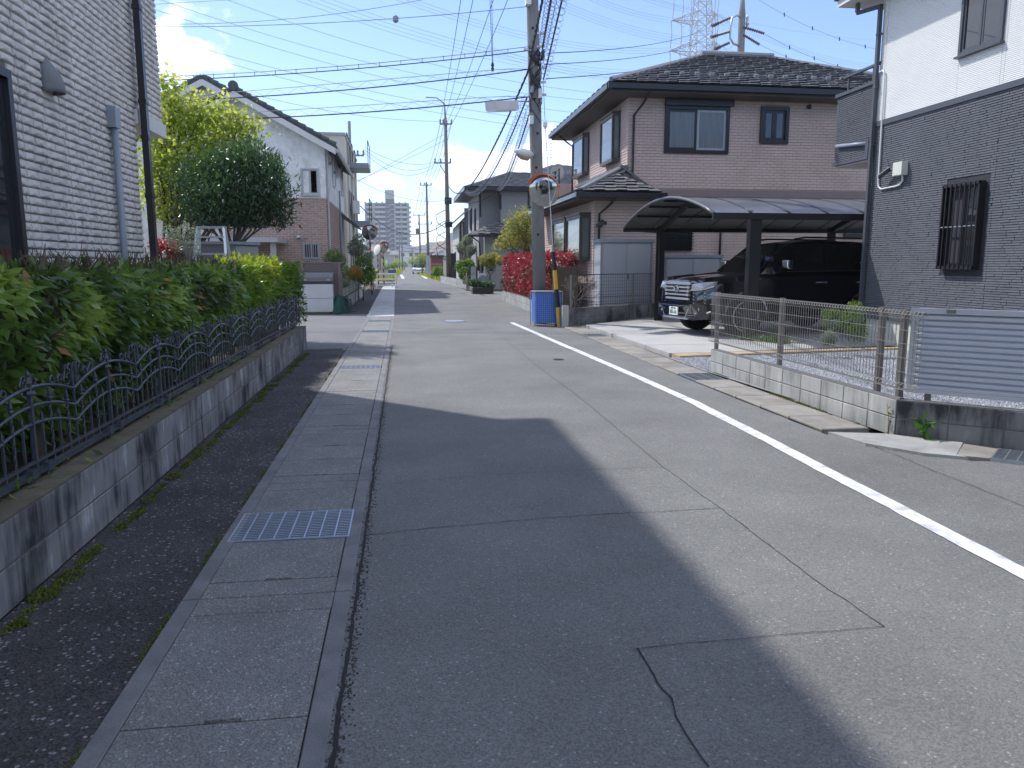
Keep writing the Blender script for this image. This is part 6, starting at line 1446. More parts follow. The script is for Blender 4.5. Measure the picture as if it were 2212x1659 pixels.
# ================================================================== FAR RIGHT HOUSES
M['grey_tile'] = mat('grey tile wall', (.28, .285, .295), .75, .06, 3, .15, 30); M['pale_grey'] = mat('pale grey wall', (.38, .385, .38), .8, .06, 2)
M['brown_roof'] = mat('light brown roof', (.27, .22, .19), .7, .1, 3); M['grey_roof'] = mat('far grey roof', (.2, .2, .215), .7, .12, 6)
def hip(parent, x0, x1, y0, y1, ez, rx0, rx1, rz, ind=40, under=None, seed=1, cour=.3, tw=.34):
    ym = (y0+y1)/2; A, B_, C, D = (x0, y0, ez), (x1, y0, ez), (rx1, ym, rz), (rx0, ym, rz)
    roofplane(parent, A, B_, C, D, M['gutter_black'], 'roof', cour, tw, ind, seed); roofplane(parent, (x0, y1, ez), A, D, D, M['gutter_black'], 'roof', cour, tw, ind//2, seed+1)
    MB().add([B_, (x1, y1, ez), C], [(0, 1, 2)]).add([(x1, y1, ez), (x0, y1, ez), D, C], [(0, 1, 2, 3)]).build('roof', M['rooftile'], parent)
    MB().box(x0-.05, x1+.05, y0-.1, y1, ez-.2, ez-.02).build('rain_gutter', M['gutter_black'], parent)
GYY = 46.0; gx = PY(1034, 500, GYY).x
t = thing('house', 'grey tiled two storey house with stepped dark roofs beyond the red hedge', 'house', (gx, GYY, 0)); GH = t
gx2 = PY(1082, 470, GYY-.9).x
MB().box(gx, gx+12, GYY, GYY+7.2, 0, 5.75).build('wall', M['grey_tile'], t); MB().box(gx2, gx+12, GYY-.9, GYY, 0, 5.75).build('bay_wall', M['grey_tile'], t)
for i in range(56): MB().box(gx-.004*0, gx2-.01, GYY-.012, GYY-.001, .6+i*.09, .6+i*.09+.075).build('siding_course', M['grey_tile'], t)
for i in range(30): MB().box(gx2, gx2+2.5, GYY-.912, GYY-.901, 3.0+i*.09, 3.0+i*.09+.075).build('siding_course', M['grey_tile'], t)
hip(t, gx-.9, gx+10, GYY-.9-.6, GYY+8, 5.8, PY(1102, 372, GYY+3).x, PY(1152, 372, GYY+3).x+2, PY(1102, 372, GYY+3.2).z, seed=51)
hz = PY(1196, 357, GYY+6).z; hx = PY(1196, 357, GYY+6).x
hip(t, hx-4.2, hx+6, GYY+1, GYY+11, 6.2, hx-.1, hx+1, hz, seed=53)
roofplane(t, (gx-.75, GYY-2.0, 3.15), (gx+9, GYY-2.0, 3.15), (gx+9, GYY-.0, 4.3), (gx+2.0, GYY-.0, 4.3), M['gutter_black'], 'lower_roof', .3, .34, 50, 55)
MB().box(gx-.8, gx+9, GYY-2.1, GYY-2.0, 2.98, 3.12).build('rain_gutter', M['gutter_black'], t); MB().box(gx+.2, gx+9, GYY-1.3, GYY-.91, 0, 3.0).build('lower_wall', M['grey_tile'], t)
def wpx(parent, xa, ya, xb, yb, Y, fm=None, **k):
    a, b = PY(xa, yb, Y), PY(xb, ya, Y); return window(parent, (a.x, Y, a.z), (1, 0), b.x-a.x, b.z-a.z, fm or M['gutter_black'], fw=.06, proud=.05, **k)
wpx(t, 1140, 410, 1168, 450, GYY-.9, curtain=M['curtain_pale']); wpx(t, 1078, 420, 1083, 452, GYY-.9, split=1)
for (xa, za, zb, w) in ((1018, 3.6, 5.0, .8), (1028, 3.4, 4.8, .35)):
    p = PX(xa, 480, gx); window(t, (gx, GYY+5.2 if xa < 1020 else GYY+2.0, za), (0, -1), w, zb-za, M['gutter_black'], fw=.08, proud=.1, split=1)
for (xa, xb) in ((1015, 1020), (1024, 1029), (1040, 1050)): wpx(t, xa+16, 555, xb+16, 585, GYY-1.3, split=1)
MB().tube([(gx+.1, GYY-.05, 5.6), (gx+.1, GYY-.05, 4.2)], .04, 6).tube([(gx-.6, GYY-1.95, 3.0), (gx-.1, GYY-1.35, 2.7), (gx+.15, GYY-1.33, .1)], .04, 6).build('downpipe', M['gutter_black'], t)
# tv antenna
p = PY(1190, 357, GYY+6); t = thing('tv_antenna', 'white mast with aerial rods on the peak of the grey house roof', 'antenna', (p.x, GYY+6, p.z))
MB().tube([(p.x, GYY+6, p.z-.1), (p.x, GYY+6, p.z+1.6)], .03, 6).build('mast', M['steel'], t)
for k in range(5): MB().tube([(p.x-.7+.1*k, GYY+6, p.z+.5+.22*k), (p.x+.7-.1*k, GYY+6, p.z+.5+.22*k)], .015, 4).build('rod', M['steel'], t)
# gabled pale house behind
Yg = 64; a, b = PY(991, 480, Yg), PY(1022, 470, Yg); ap = PY(1012, 412, Yg); t = thing('house', 'pale gabled house with light brown roof between the far pole and the grey house', 'house', (a.x, Yg, 0))
ew = PY(988, 500, Yg)
MB().prism([(a.x, Yg, 0), (a.x+5, Yg, 0), (a.x+5, Yg, 5.4), (a.x+2.4, Yg, ap.z-.3), (a.x, Yg, 4.6)], (0, 8, 0)).build('wall', M['pale_grey'], t)
for s in (-1, 1):
    q = (a.x+2.4+s*3.0, Yg, ap.z-2.6 if s < 0 else ap.z-2.4); MB().prism([(a.x+2.4, Yg-.5, ap.z), (q[0], Yg-.5, q[2]), (q[0], Yg-.5, q[2]-.15), (a.x+2.4, Yg-.5, ap.z-.15)], (0, 9, 0)).build('roof', M['brown_roof'], t)
MB().box(PY(1003, 500, Yg).x, PY(1016, 500, Yg).x, Yg-.3, Yg-.01, 0, PY(1003, 450, Yg).z).build('dark_bay', M['band'], t)
window(t, (PY(994, 500, Yg).x, Yg, PY(994, 520, Yg).z), (1, 0), .35, 1.5, M['gutter_black'], fw=.06, split=1); MB().tube([(a.x+.1, Yg-.1, 4.6), (a.x+.1, Yg-.1, 0)], .05, 6).build('downpipe', M['gutter_black'], t)
# dark panel fence, maroon house, blue grey panel etc.
def boxthing(name, label, cat, xa, xb, yt, Y, dep, m, extra=None, part='body', z0=0):
    a, b = PY(xa, 560, Y), PY(xb, yt, Y); t = thing(name, label, cat, ((a.x+b.x)/2, Y, 0)); MB().box(a.x, b.x, Y, Y+dep, z0, b.z).build(part, m, t); return t, a.x, b.x, b.z
t, xa, xb, z = boxthing('panel_fence', 'tall black panel fence right of the far utility pole', 'fence', 971, 985, 547, 62, .15, M['black_metal'], part='panel')
for x in (xa, xb-.1): MB().box(x, x+.1, 61.9, 61.999, 0, z+.1).build('post', M['black_metal'], t)
M['maroon'] = mat('maroon metal', (.16, .05, .055), .6, .08, 3)
t, xa, xb, z = boxthing('shed', 'maroon shed with a lighter lintel far down the street on the right', 'shed', 931, 957, 555, 80, 4, M['maroon'])
MB().box(xa-.1, xb+.1, 79.8, 84.2, z, z+.18).build('roof', M['brown_frame'], t); MB().box(xa+.05, xb-.1, 79.93, 79.98, z-.85, z-.65).build('lintel', mat('lintel', (.3, .13, .12), .6), t); MB().box(xa+.5, xb-.15, 79.95, 79.99, .2, z-.9).build('shutter', M['brown_frame'], t)
t, xa, xb, z = boxthing('side_gate', 'tall pale blue grey panel beside the maroon shed', 'gate', 921, 930.5, 552, 88, .2, mat('blue grey panel', (.33, .38, .45), .6, .05, 2), part='panel')
MB().box(xb, xb+.12, 87.9, 88.2, 0, z+.2).build('post', M['black_metal'], t); MB().box((xa+xb)/2-.02, (xa+xb)/2+.02, 87.97, 87.999, 0, z).build('seam', M['grey_plastic'], t)
t, xa, xb, z = boxthing('garden_wall', 'low pale wall in front of the maroon shed', 'wall', 932, 953, 583, 77, .2, M['slab'], part='wall'); MB().box(xa, xb, 76.98, 77.22, z, z+.05).build('coping', M['curb'], t)
a, b = PY(939, 590, 74), PY(956, 579, 74); t = thing('clipped_hedge', 'boxy clipped hedge with yellowish top in front of the maroon shed', 'hedge', ((a.x+b.x)/2, 74, 0)); boxfol(2600, a.x, b.x, 74, 77, .1, b.z, .16, M['leaf_mid'], .45, t); 
a, b = PY(932, 553, 95), PY(962, 537, 95); t = thing('house', 'small house with pale ribbed roof behind the maroon shed', 'house', ((a.x+b.x)/2, 95, 0)); MB().box(a.x+.3, b.x+3, 95, 101, 0, a.z).build('wall', M['cream'], t)
mx_ = (a.x+b.x)/2+1; MB().add([(a.x-.4, 94.3, a.z), (b.x+4, 94.3, a.z), (b.x+2.4, 98, b.z), (a.x+1.6, 98, b.z), (b.x+4, 102, a.z), (a.x-.4, 102, a.z)], [(0, 1, 2, 3), (0, 3, 5), (1, 4, 2), (4, 5, 3, 2)]).build('roof', M['grey_roof'], t)
for k in range(14): x = a.x+.2+k*.42; MB().beam((x, 94.3, a.z+.03), (min(max(x, a.x+1.6), b.x+2.4), 97.9, b.z+.02), .07, .06).build('roof_rib', M['grey_roof'], t)
# shrubs of the grey house
bl = [B(1010, 520, 12, 48), B(1000, 535, 14, 48), B(1016, 540, 12, 47.5), B(1006, 550, 12, 48)]
tree('tall_shrub', 'tall grey green shrub at the corner of the grey house', 'shrub', H_(G(1008, 628)), bl, 1900, .16, M['leaf_pale'], M['trunk_grey'], .06)
bl = [B(996, 575, 13, 45), B(1012, 570, 12, 45), B(1004, 590, 14, 44.5), B(1020, 585, 10, 44.5), B(1008, 605, 9, 44)]
tree('climbing_shrub', 'bright green climbing shrub hanging over the low wall of the grey house', 'shrub', H_(G(1008, 628)), bl, 3000, .13, M['leaf_mid'], M['trunk_grey'], .04)
bl = [B(1047, 562, 13, 43), B(1065, 558, 13, 43), B(1080, 562, 10, 42.5), B(1058, 570, 12, 43)]
tree('russet_tree', 'low spreading yellow brown maple left of the red hedge', 'tree', H_(G(1058, 625)), bl, 2000, .12, M['leaf_yg'], M['trunk_grey'], .05, fork=.5)
bl = [B(1030, 612, 12, 38.5, .7), B(1045, 614, 12, 38.5, .7), B(1060, 615, 10, 38.5, .6), B(1020, 610, 8, 38.5)]
tree('low_bush', 'low dark green bush in a dark planter at the drive of the grey house', 'shrub', H_(G(1042, 633)), bl, 1900, .10, M['leaf_bush'], M['trunk_grey'], .03)
a, b = PY(1021, 632, 38.3), PY(1066, 620, 38.3); MB().box(a.x, b.x, 38.3, 39, -.0, .3).build('planter', M['dark_frame'], bpy.data.objects['low_bush'])
t = thing('slat_fence', 'small grey slatted fence panel beside the climbing shrub', 'fence', (PY(1022, 600, 44).x, 44, 0)); a, b = PY(1016, 612, 44), PY(1028, 577, 44)
for k in range(9): z = a.z+(b.z-a.z)*k/9; MB().box(a.x, b.x, 44, 44.03, z, z+.09).build('slat', M['steel'], t)
for x in (a.x-.06, b.x): MB().box(x, x+.09, 43.98, 44.07, 0, b.z).build('post', M['brown_frame'], t)
a, b = PY(1036, 610, 44.3), PY(1050, 585, 44.3); t = thing('air_conditioner', 'pale box shaped outdoor unit under the grey house lower roof', 'air conditioner', (a.x, 44.3, 0)); MB().box(a.x, b.x, 44.3, 44.6, .1, .95).build('casing', M['white_plastic'], t); MB().lathe([(.28, 0), (.28, -.02)], ((a.x+b.x)/2, 44.29, .55), 16, 'y').build('fan_grille', M['grey_plastic'], t)
t, xa, xb, z = boxthing('gate_post', 'short dark brown gate post right of the far utility pole', 'post', 978, 984, 578, 58.5, .3, M['brown_frame']); MB().box(xa-.03, xb+.03, 58.45, 58.85, z, z+.05).build('cap', M['brown_frame'], t)
# white car far away
cpos = PY(905, 590, 112); cpos.z = 0; t = thing('parked_car', 'small silver white car parked on the grass verge far down the street', 'car', H_(cpos)); X, Y = cpos.x, 112
mb = MB(); hw = .85
for nm, pf, m_ in (('body', [(0, .25), (0, .62), (.25, .78), (1.1, .9), (4.2, .95), (4.4, .8), (4.4, .25)], M['box_white']), ('cabin', [(1.0, .9), (1.75, 1.38), (3.3, 1.42), (4.1, .95)], M['car_glass'])):
    w = hw if nm == 'body' else hw-.12
    MB().prism([(X-w, Y+a, z) for a, z in pf], (2*w, 0, 0)).build(nm, m_, t)
MB().box(X-.62, X+.62, Y+1.8, Y+3.3, 1.40, 1.44).build('roof', M['box_white'], t)
for s in (-1, 1):
    MB().box(X+s*.62-.18, X+s*.62+.18, Y-.03, Y-.001, .55, .70).build('headlight', M['lamp'], t)
    for yy in (.8, 3.5): MB().lathe([(.3, -.1), (.31, 0), (.3, .1)], (X+s*.78, Y+yy, .3), 16, 'x').build('wheel', M['tyre'], t)
MB().box(X-.3, X+.3, Y-.04, Y-.001, .32, .45).build('licence_plate', M['plate'], t); MB().box(X-.4, X+.4, Y-.03, Y-.001, .5, .6).build('grille', M['dark_pit'], t)
# ================================================================== APARTMENT TOWER
M['tower_wall'] = mat('tower concrete', (.40, .42, .45), .85, .04, .2); M['tower_dark'] = mat('tower recess', (.15, .165, .2), .8, .08, .5); M['tower_win'] = glassmat('tower window', (.05, .06, .075), .15); M['tower_bal'] = mat('tower balcony', (.46, .48, .51), .8, .03, .4)
TY = 470; x0 = PY(788.8, 500, TY).x; x1 = PY(885.2, 500, TY).x; zt = PY(830, 438, TY).z; W = x1-x0; s = W/(1262-830); nf = 13; fh = (zt-.6)/nf
t = thing('apartment_tower', 'tall grey white apartment tower with a stair shaft at the end of the street', 'building', (x0+W/2, TY, 0)); TX = lambda c: x0+(c-830)*s
MB().box(x0, x1, TY, TY+12, -3, zt).build('wall', M['tower_wall'], t)
hh = PY(840, 412, TY).z
MB().box(TX(1032), TX(1115), TY-1.2, TY+8, -3, zt+2).build('lift_tower', M['tower_dark'], t); MB().box(TX(1030), TX(1117), TY-1.4, TY+8.2, zt+2.01, hh+.3).build('lift_tower_head', M['tower_wall'], t)
MB().tube([(TX(1068), TY, hh), (TX(1068), TY, hh+8)], .15, 4).build('mast', M['tower_wall'], t)
for k in range(8): c = 830+k*55; MB().box(TX(c), TX(c)+1.0, TY-.5, TY+.0, zt, zt+.5).build('parapet_block', M['tower_wall'], t)
for c in (908, 1120, 1178, 1240): MB().box(TX(c), TX(c)+.5, TY-1.3, TY-.001, -3, zt).build('pilaster', M['tower_wall'], t)
for f in range(nf):
    z = f*fh+.3
    for (ca, cb, wins) in ((846, 906, ((868, 890),)), (930, 1030, ((945, 958), (968, 1000), (1010, 1022))), (1128, 1176, ((1140, 1168),)), (1186, 1238, ((1196, 1206), (1210, 1228)))):
        MB().box(TX(ca), TX(cb), TY-.05, TY-.001, z+1.1, z+fh-.25).build('recess', M['tower_dark'], t)
        MB().box(TX(ca), TX(cb), TY-1.2, TY-1.05, z-.1, z+1.05).build('balcony', M['tower_bal'], t); MB().box(TX(ca), TX(cb), TY-1.04, TY-.06, z-.1, z+.05).build('balcony_floor', M['tower_bal'], t)
        for (wa_, wb_) in wins: MB().box(TX(wa_), TX(wb_), TY-.1, TY-.051, z+.9, z+2.2).build('window', M['tower_win'], t)
    a_, b_ = (TX(1046), TX(1070)) if f % 2 else (TX(1070), TX(1046))
    MB().beam((TX(1038), TY-1.5, z+.4), (TX(1058), TY-1.5, z+.4), .3, .5).beam((TX(1058), TY-1.5, z+.4), (TX(1080), TY-1.5, z+1.9), .3, .5).beam((TX(1080), TY-1.5, z+1.9), (TX(1112), TY-1.5, z+1.9), .3, .5).build('stair_flight', M['tower_wall'], t)
    MB().box(x1, x1+1.0, TY+.5, TY+4, z, z+1.1).build('side_balcony', M['tower_bal'], t)
MB().tube([(TX(1116), TY-1.6, -2), (TX(1116), TY-1.6, zt+2)], .25, 5).build('downpipe', M['tower_wall'], t)
# ================================================================== FAR FIELDS, LOW HOUSES, TREES
M['field'] = mat('yellow green verge', (.21, .22, .07), .95, .3, .8, dirt=(.3, .25, .1), dscale=.5, damt=.7)
sheet('verge_left', [(-9, 66), (-.72, 66), (-.72, 75), (-.65, 100), (-.3, 140), (.5, 230), (-30, 230)], -.002, M['field'])
sheet('verge_right', [(2.9, 66), (2.62, 75), (2.02, 100), (2.32, 140), (3.7, 230), (30, 230), (6, 90)], -.002, M['field'])
C = []
for i in range(9000):
    y = 66+110*rnd.random()**1.6; e = float(curveX(y)); xr_ = float(np.interp(y, [r[0] for r in RD], [r[2] for r in RD]))
    x = e-.1-abs(rnd.gauss(0, 1.6)) if rnd.random() < .65 else xr_+.1+abs(rnd.gauss(0, .9))
    C.append((x, y, .0))
tag(foliage('roadside_grass', C, .35, M['grass'], None, wid=.16, up=1.2, droop=-.1, kind='stuff'), 'yellow green grass on both verges of the far street', 'grass')
rh = random.Random(11); wallm = [M['cream'], M['pale_grey'], M['stucco'], M['cream2']]
_ys = {-1: [78, 95, 120, 140, 150, 190, 205, 230, 320], 1: [118, 135, 160, 170, 190, 240, 260, 262, 300]}
def hlab(x, y, k):
    s = 1 if x > 0 else -1; i = _ys[s].index(y)
    return ['nearest', 'second nearest', 'third nearest', 'fourth nearest', 'fifth nearest', 'fifth farthest', 'third farthest', 'second farthest', 'farthest'][i]+' low '+['grey', 'brown', 'dark'][k % 3]+' roofed house '+('right' if s > 0 else 'left')+' of the far street'
k = 0
for (x, y, w, d_, h) in [(-14, 78, 8, 7, 2.4), (-24, 95, 9, 8, 5), (-9, 120, 7, 6, 3), (8, 118, 7, 7, 3.2), (12, 135, 9, 8, 5.2), (5.5, 160, 6, 6, 3.6), (-16, 150, 10, 8, 5.5), (-34, 140, 12, 9, 5.6), (9, 190, 8, 8, 5), (-8, 205, 9, 8, 4.5), (3, 262, 9, 8, 5.5), (-22, 230, 12, 9, 6), (14, 240, 12, 9, 6), (22, 170, 12, 9, 6), (-46, 190, 14, 9, 6), (30, 260, 14, 9, 6), (10, 300, 10, 8, 5.6), (-6, 320, 12, 8, 5)]:
    t = thing('house', hlab(x, y, k), 'house', (x, y, 0), 'low houses on the horizon'); m_ = wallm[k % 4]; k += 1
    MB().box(x-w/2, x+w/2, y, y+d_, 0, h).build('wall', m_, t)
    MB().add([(x-w/2-.5, y-.5, h), (x+w/2+.5, y-.5, h), (x+w/2-1, y+d_/2, h+1.7), (x-w/2+1, y+d_/2, h+1.7), (x+w/2+.5, y+d_+.5, h), (x-w/2-.5, y+d_+.5, h)], [(0, 1, 2, 3), (1, 4, 2), (4, 5, 3, 2), (5, 0, 3), (0, 5, 4, 1)]).build('roof', [M['grey_roof'], M['brown_roof'], M['rooftile']][k % 3], t)
    for j in range(3): MB().box(x-w/2+.8+j*(w-1.6)/2.6, x-w/2+1.9+j*(w-1.6)/2.6, y-.06, y-.001, h-1.7, h-.6).build('window', M['tower_win'], t)
k = 0
for (px, py, r, Y, lm) in [(858, 566, 9, 190, 'leaf_gold'), (873, 570, 6, 180, 'leaf_mid'), (893, 562, 9, 150, 'leaf_gold'), (912, 556, 11, 100, 'leaf_gold'), (912, 570, 8, 100, 'leaf_mid'), (850, 573, 7, 110, 'leaf_mid'), (835, 575, 6, 90, 'leaf_mid'), (780, 560, 9, 70, 'leaf_mid'), (930, 560, 7, 98, 'leaf_mid')]:
    c, rr_ = B(px, py, r, Y); k += 1
    tree('far_tree', ['yellow green tree', 'mid green tree'][lm == 'leaf_mid']+[' just right of the tower foot', ' low beside the end of the street', ' on the right verge behind the silver car', ' above the pale blue grey panel', ' beside the pale blue grey panel', ' on the left field before the tower', ' left of the striped mirror poles', ' behind the lattice fence shrubs', ' left of the maroon shed'][k-1], 'tree', (c.x, Y, 0), [(c, rr_), (c+Vector((rr_[0]*.7, 0, -rr_[2]*.4)), tuple(v*.7 for v in rr_)), (c-Vector((rr_[0]*.7, 0, rr_[2]*.4)), tuple(v*.7 for v in rr_))], 600, rr_[0]*.28, M[lm], M['trunk_grey'], .12)
t, xa, xb, z = boxthing('sign_board', 'small green and white board standing in the left field', 'sign', 827, 833, 562, 95, .3, mat('green board', (.25, .5, .1), .6), z0=0); MB().box(xb, xb+.2, 95, 95.3, 0, z).build('edge', M['white_plastic'], t)
t, xa, xb, z = boxthing('field_wall', 'low pale block wall in the left field near the crossing', 'wall', 815, 838, 583, 72, .2, M['slab'], part='wall'); MB().box(xa, xb, 71.98, 72.22, z, z+.05).build('coping', M['curb'], t)
# ================================================================== POLES
def cable(name, pts, r, label, group='overhead wires', cat='cable', n=5, m=None, seg=None):
    mb = MB().tube(pts, r, n, False); o = mb.build(name, m or M['wire']); return tag(o, label, cat, group)
def sagpts(a, b, sag, n=14): a, b = Vector(a), Vector(b); return [a.lerp(b, i/n)-Vector((0, 0, 4*sag*(i/n)*(1-i/n))) for i in range(n+1)]
mp0 = G(1168, 697); mp0.x = 3.40; mp0.y = 19.15; mptop = PY(1150, 0, 19.15); sl = (mptop-Vector((mp0.x, mp0.y, 0)))/mptop.z
def onpole(z): return Vector((mp0.x, mp0.y, 0))+sl*z
UP = thing('utility_pole', 'tall grey concrete utility pole rising out of the blue bin with lamps and a mirror', 'utility pole', (mp0.x, mp0.y, 0))
MB().tube([onpole(0), onpole(4), onpole(8), onpole(12)], [.168, .155, .14, .12], 20).build('pole', M['pole'], UP, smooth=True)
zz = lambda y: PY(1160, y, 19.15).z
for y in (29, 92, 109, 118, 149, 171, 206, 240, 244, 321, 330, 403):
    z = zz(y); c = onpole(z); MB().lathe([(.165-.003*z*1.5, -.02), (.168-.003*z*1.5, 0), (.165-.003*z*1.5, .02)], c, 18).build('band', M['steel'] if y not in (240, 244, 321, 92) else M['white_plastic'], UP)
for k in range(12):
    z = 2.2+k*.8; c = onpole(z); MB().lathe([(.03, -.0), (.03, -.02), (.018, -.03)], c+Vector((.02 if k % 2 else -.03, -.15+.003*z, 0)), 8, 'y').build('step_hole', M['dark_pit'], UP)
for y, dx in ((76, .2), (149, .22), (181, .2), (208, .2), (112, -.2), (104, .2)):
    z = zz(y); c = onpole(z); MB().beam(c+Vector((0, -.1, 0)), c+Vector((dx*1.3, -.12, .02)), .05, .05).build('bracket', M['steel'], UP)
for (xa, ya, xb, yb, m_) in ((1136, 10, 1147, -8, 'white_plastic'), (1171, 107, 1176, 128, 'black_metal'), (1163, 192, 1171, 212, 'white_plastic'), (1147, 186, 1152, 200, 'grey_plastic'), (1144, 250, 1152, 268, 'white_plastic')):
    a, b = PY(xa, ya, 18.95), PY(xb, yb, 18.95); MB().box(min(a.x, b.x), max(a.x, b.x), 18.9, 19.1, min(a.z, b.z), max(a.z, b.z)).build('terminal_box', M[m_], UP)
MB().box(onpole(10.9).x-1.1, onpole(10.9).x+1.1, 19.0, 19.08, 10.9, 10.98).build('crossarm', M['steel'], UP)
# loose service leads hugging the pole
for k in range(9):
    pts = []; ph = rnd.random()*6
    z0_, z1_ = zz(rnd.uniform(95, 140)), zz(rnd.uniform(190, 270))
    for i in range(9):
        z = z0_+(z1_-z0_)*i/8; c = onpole(z); a = -1.9+.9*math.sin(i*.8+ph)+.4; pts.append(c+Vector((.19*math.cos(a), .19*math.sin(a), rnd.gauss(0, .015))))
    MB().tube(pts, .011, 4, False).build('service_lead', M['wire'], UP)
# lamps on the pole
a, b = PY(1060, 229, 18.2), PY(1109, 228, 18.9)
t = thing('street_lamp', 'white rectangular tube lamp hanging from an arm left of the utility pole', 'street lamp', b)
MB().beam(a, b, .30, .20).build('housing', M['box_white'], t); MB().beam(a+Vector((.02, 0, -.11)), b+Vector((-.02, 0, -.11)), .24, .04).build('diffuser', M['white_plastic'], t)
MB().tube([b+Vector((-.05, 0, .1)), onpole(b.z+.15)], .018, 6).build('arm', M['steel'], t)
a, b = PY(1113, 327, 18.6), PY(1150, 334, 19.0); t = thing('street_lamp', 'small pale cobra head street lamp low on the utility pole', 'street lamp', b)
MB().tube([a, a.lerp(b, .3), a.lerp(b, .7), b], [.03, .10, .10, .05], 10).build('housing', M['white_plastic'], t, smooth=True)
MB().tube([a.lerp(b, .1)-Vector((0, 0, .05)), a.lerp(b, .35)-Vector((0, 0, .09)), a.lerp(b, .7)-Vector((0, 0, .10)), a.lerp(b, .85)-Vector((0, 0, .05))], [.03, .07, .07, .04], 10).build('lens', M['mirror'] if False else mat('lamp lens', (.32, .25, .18), .3), t, smooth=True)
MB().tube([b, onpole(b.z)], .03, 6).build('arm', M['steel'], t)
p = PY(1175, 412, 18.85); t = thing('curve_mirror', 'large round traffic mirror with orange hood clamped to the concrete utility pole', 'curve mirror', p); mirror_head(t, p, .375, (-.62, -1), sq=1.0)
MB().beam(p+Vector((-.1, .08, -.02)), onpole(p.z), .05, .05).build('bracket', M['steel'], t)
# guy wire and striped guard
ga, gb = PY(1208.6, 703, 18.1), PY(1177.7, 269, 18.7); gm = PY(1194.8, 544, 18.22); t = thing('guy_wire', 'guy wire with yellow and black striped guard sleeve beside the utility pole', 'guy wire', ga)
ga2 = Vector((ga.x, ga.y, 0)); fr = [0, .26, .50, .755, 1.0]
for k in range(4): MB().tube([ga2.lerp(gm, fr[k]), ga2.lerp(gm, fr[k+1])], .058-.004*k, 10).build('guard_band', [mat('guard yellow', (.55, .33, .03), .5, .08, 6), M['black_metal']][k % 2], t)
MB().tube([gm, gb, onpole(zz(171))+Vector((.2, -.1, 0))], .010, 5).build('wire', M['steel'], t); MB().lathe([(.02, -.09), (.055, -.04), (.055, .04), (.02, .09)], gb, 10).build('insulator', M['white_plastic'], t)
# blue bin cage
M['blue'] = mat('blue sheet', (.02, .14, .6), .45, .2, 5, dirt=(.05, .16, .5), dscale=3, damt=.5)
bx, bX, bY0, bY1, bh = 3.10, 3.78, 18.25, 18.88, .82
t = thing('refuse_cage', 'blue sheeted refuse cage of wire mesh around the foot of the utility pole', 'refuse cage', (3.44, 18.55, 0))
MB().box(bx+.03, bX-.03, bY0+.03, bY0+.05, .08, bh-.02).box(bx+.03, bx+.05, bY0+.051, bY1-.03, .08, bh-.02).box(bX-.05, bX-.03, bY0+.051, bY1-.03, .08, bh-.02).build('blue_sheet', M['blue'], t)
MB().box(bx, bX, bY0, bY1, bh+.001, bh+.02).build('lid', M['grey_plastic'], t)
for (x, y) in ((bx, bY0), (bX, bY0), (bx, bY1), (bX, bY1)): MB().tube([(x, y, 0), (x, y, bh)], .012, 6).build('corner_post', M['steel'], t)
for k in range(17): z = .03+k*.05; MB().tube([(bx, bY1, z), (bx, bY0, z), (bX, bY0, z), (bX, bY1, z)], .0022, 4, False).build('hoop_wire', M['steel'], t)
for k in range(1, 14): x = bx+(bX-bx)*k/14; MB().tube([(x, bY0-.004, 0), (x, bY0-.004, bh)], .0022, 4, False).build('upright_wire', M['steel'], t)
MB().box(3.58, 3.74, 18.1, 18.2, 0, .06).build('weight', M['black_metal'], t)
# other poles
def pole(label, bp, tp, Y, r0, r1, arms=(), m=None, box=None, hook=False):
    a = PY(bp[0], bp[1], Y); a.z = 0; b = PY(tp[0], tp[1], Y); t = thing('utility_pole', label, 'utility pole', a); MB().tube([a, b], [r0, r1], 10).build('pole', m or M['pole_far'], t, smooth=True)
    for (xa, xb, y, ins) in arms:
        p, q = PY(xa, y, Y-.15), PY(xb, y, Y-.15); MB().beam(p, q, .09, .10).build('crossarm', M['wire_far'], t)
        for k in range(ins): c = p.lerp(q, (k+.15)/ins if k < ins-1 else .97); MB().lathe([(.05, 0), (.09, .08), (.05, .16), (.08, .24), (.04, .34)], c, 7).build('insulator', M['wire_far'], t)
    if box: p = PY(box[0], box[1], Y-.3); MB().lathe([(.3, -.45), (.33, .4), (.2, .5)], p, 10).build('transformer', M['pole_far'], t)
    if hook: MB().tube([b, b+Vector((-.05, 0, 1.0)), b+Vector((-.6, 0, 1.4)), b+Vector((-1.4, 0, 1.42))], [.09, .05, .04, .04], 6).build('ground_wire_arm', M['wire_far'], t)
    return t, a, b
FP, fa, fb = pole('dark weathered utility pole with crossarms standing at the roadside beyond the grey house', (970, 612), (962, 255), 59, .2, .12, [(938, 974, 352, 3), (950, 976, 268, 4)], hook=True)
p, q = PY(950, 356, 58.8), PY(965, 380, 58.8); MB().beam(p, q, .06, .06).build('brace', M['wire_far'], FP)
for y in (430, 437, 482, 487): c = fa.lerp(fb, 1)*1; zc = PY(966, y, 58.7).z; cc = fa.lerp(fb, zc/fb.z); MB().box(cc.x-.2, cc.x+.32, 58.7, 59.0, zc-.12, zc+.12).build('terminal_box', M['black_metal'], FP)
for k in range(4):
    z = PY(960, 480, 58.8).z-.8*k; MB().tube([(cc.x-.2, 58.8, z+.9), (cc.x-.9, 58.7, z+.5), (cc.x-.8, 58.6, z-.05), (cc.x-.2, 58.8, z-.4)], .03, 5).build('cable_loop', M['wire'], FP)
pole('second weathered utility pole further down the street left of the first far pole', (926, 590), (921, 394), 100, .2, .12, [(907, 932, 400, 3), (902, 933, 484, 2)])
pole('thin pale steel pole with a drum transformer between the tower and the far poles', (909, 572), (905, 463), 130, .2, .12, [(892, 918, 465, 2)], M['pole'], (902, 500))
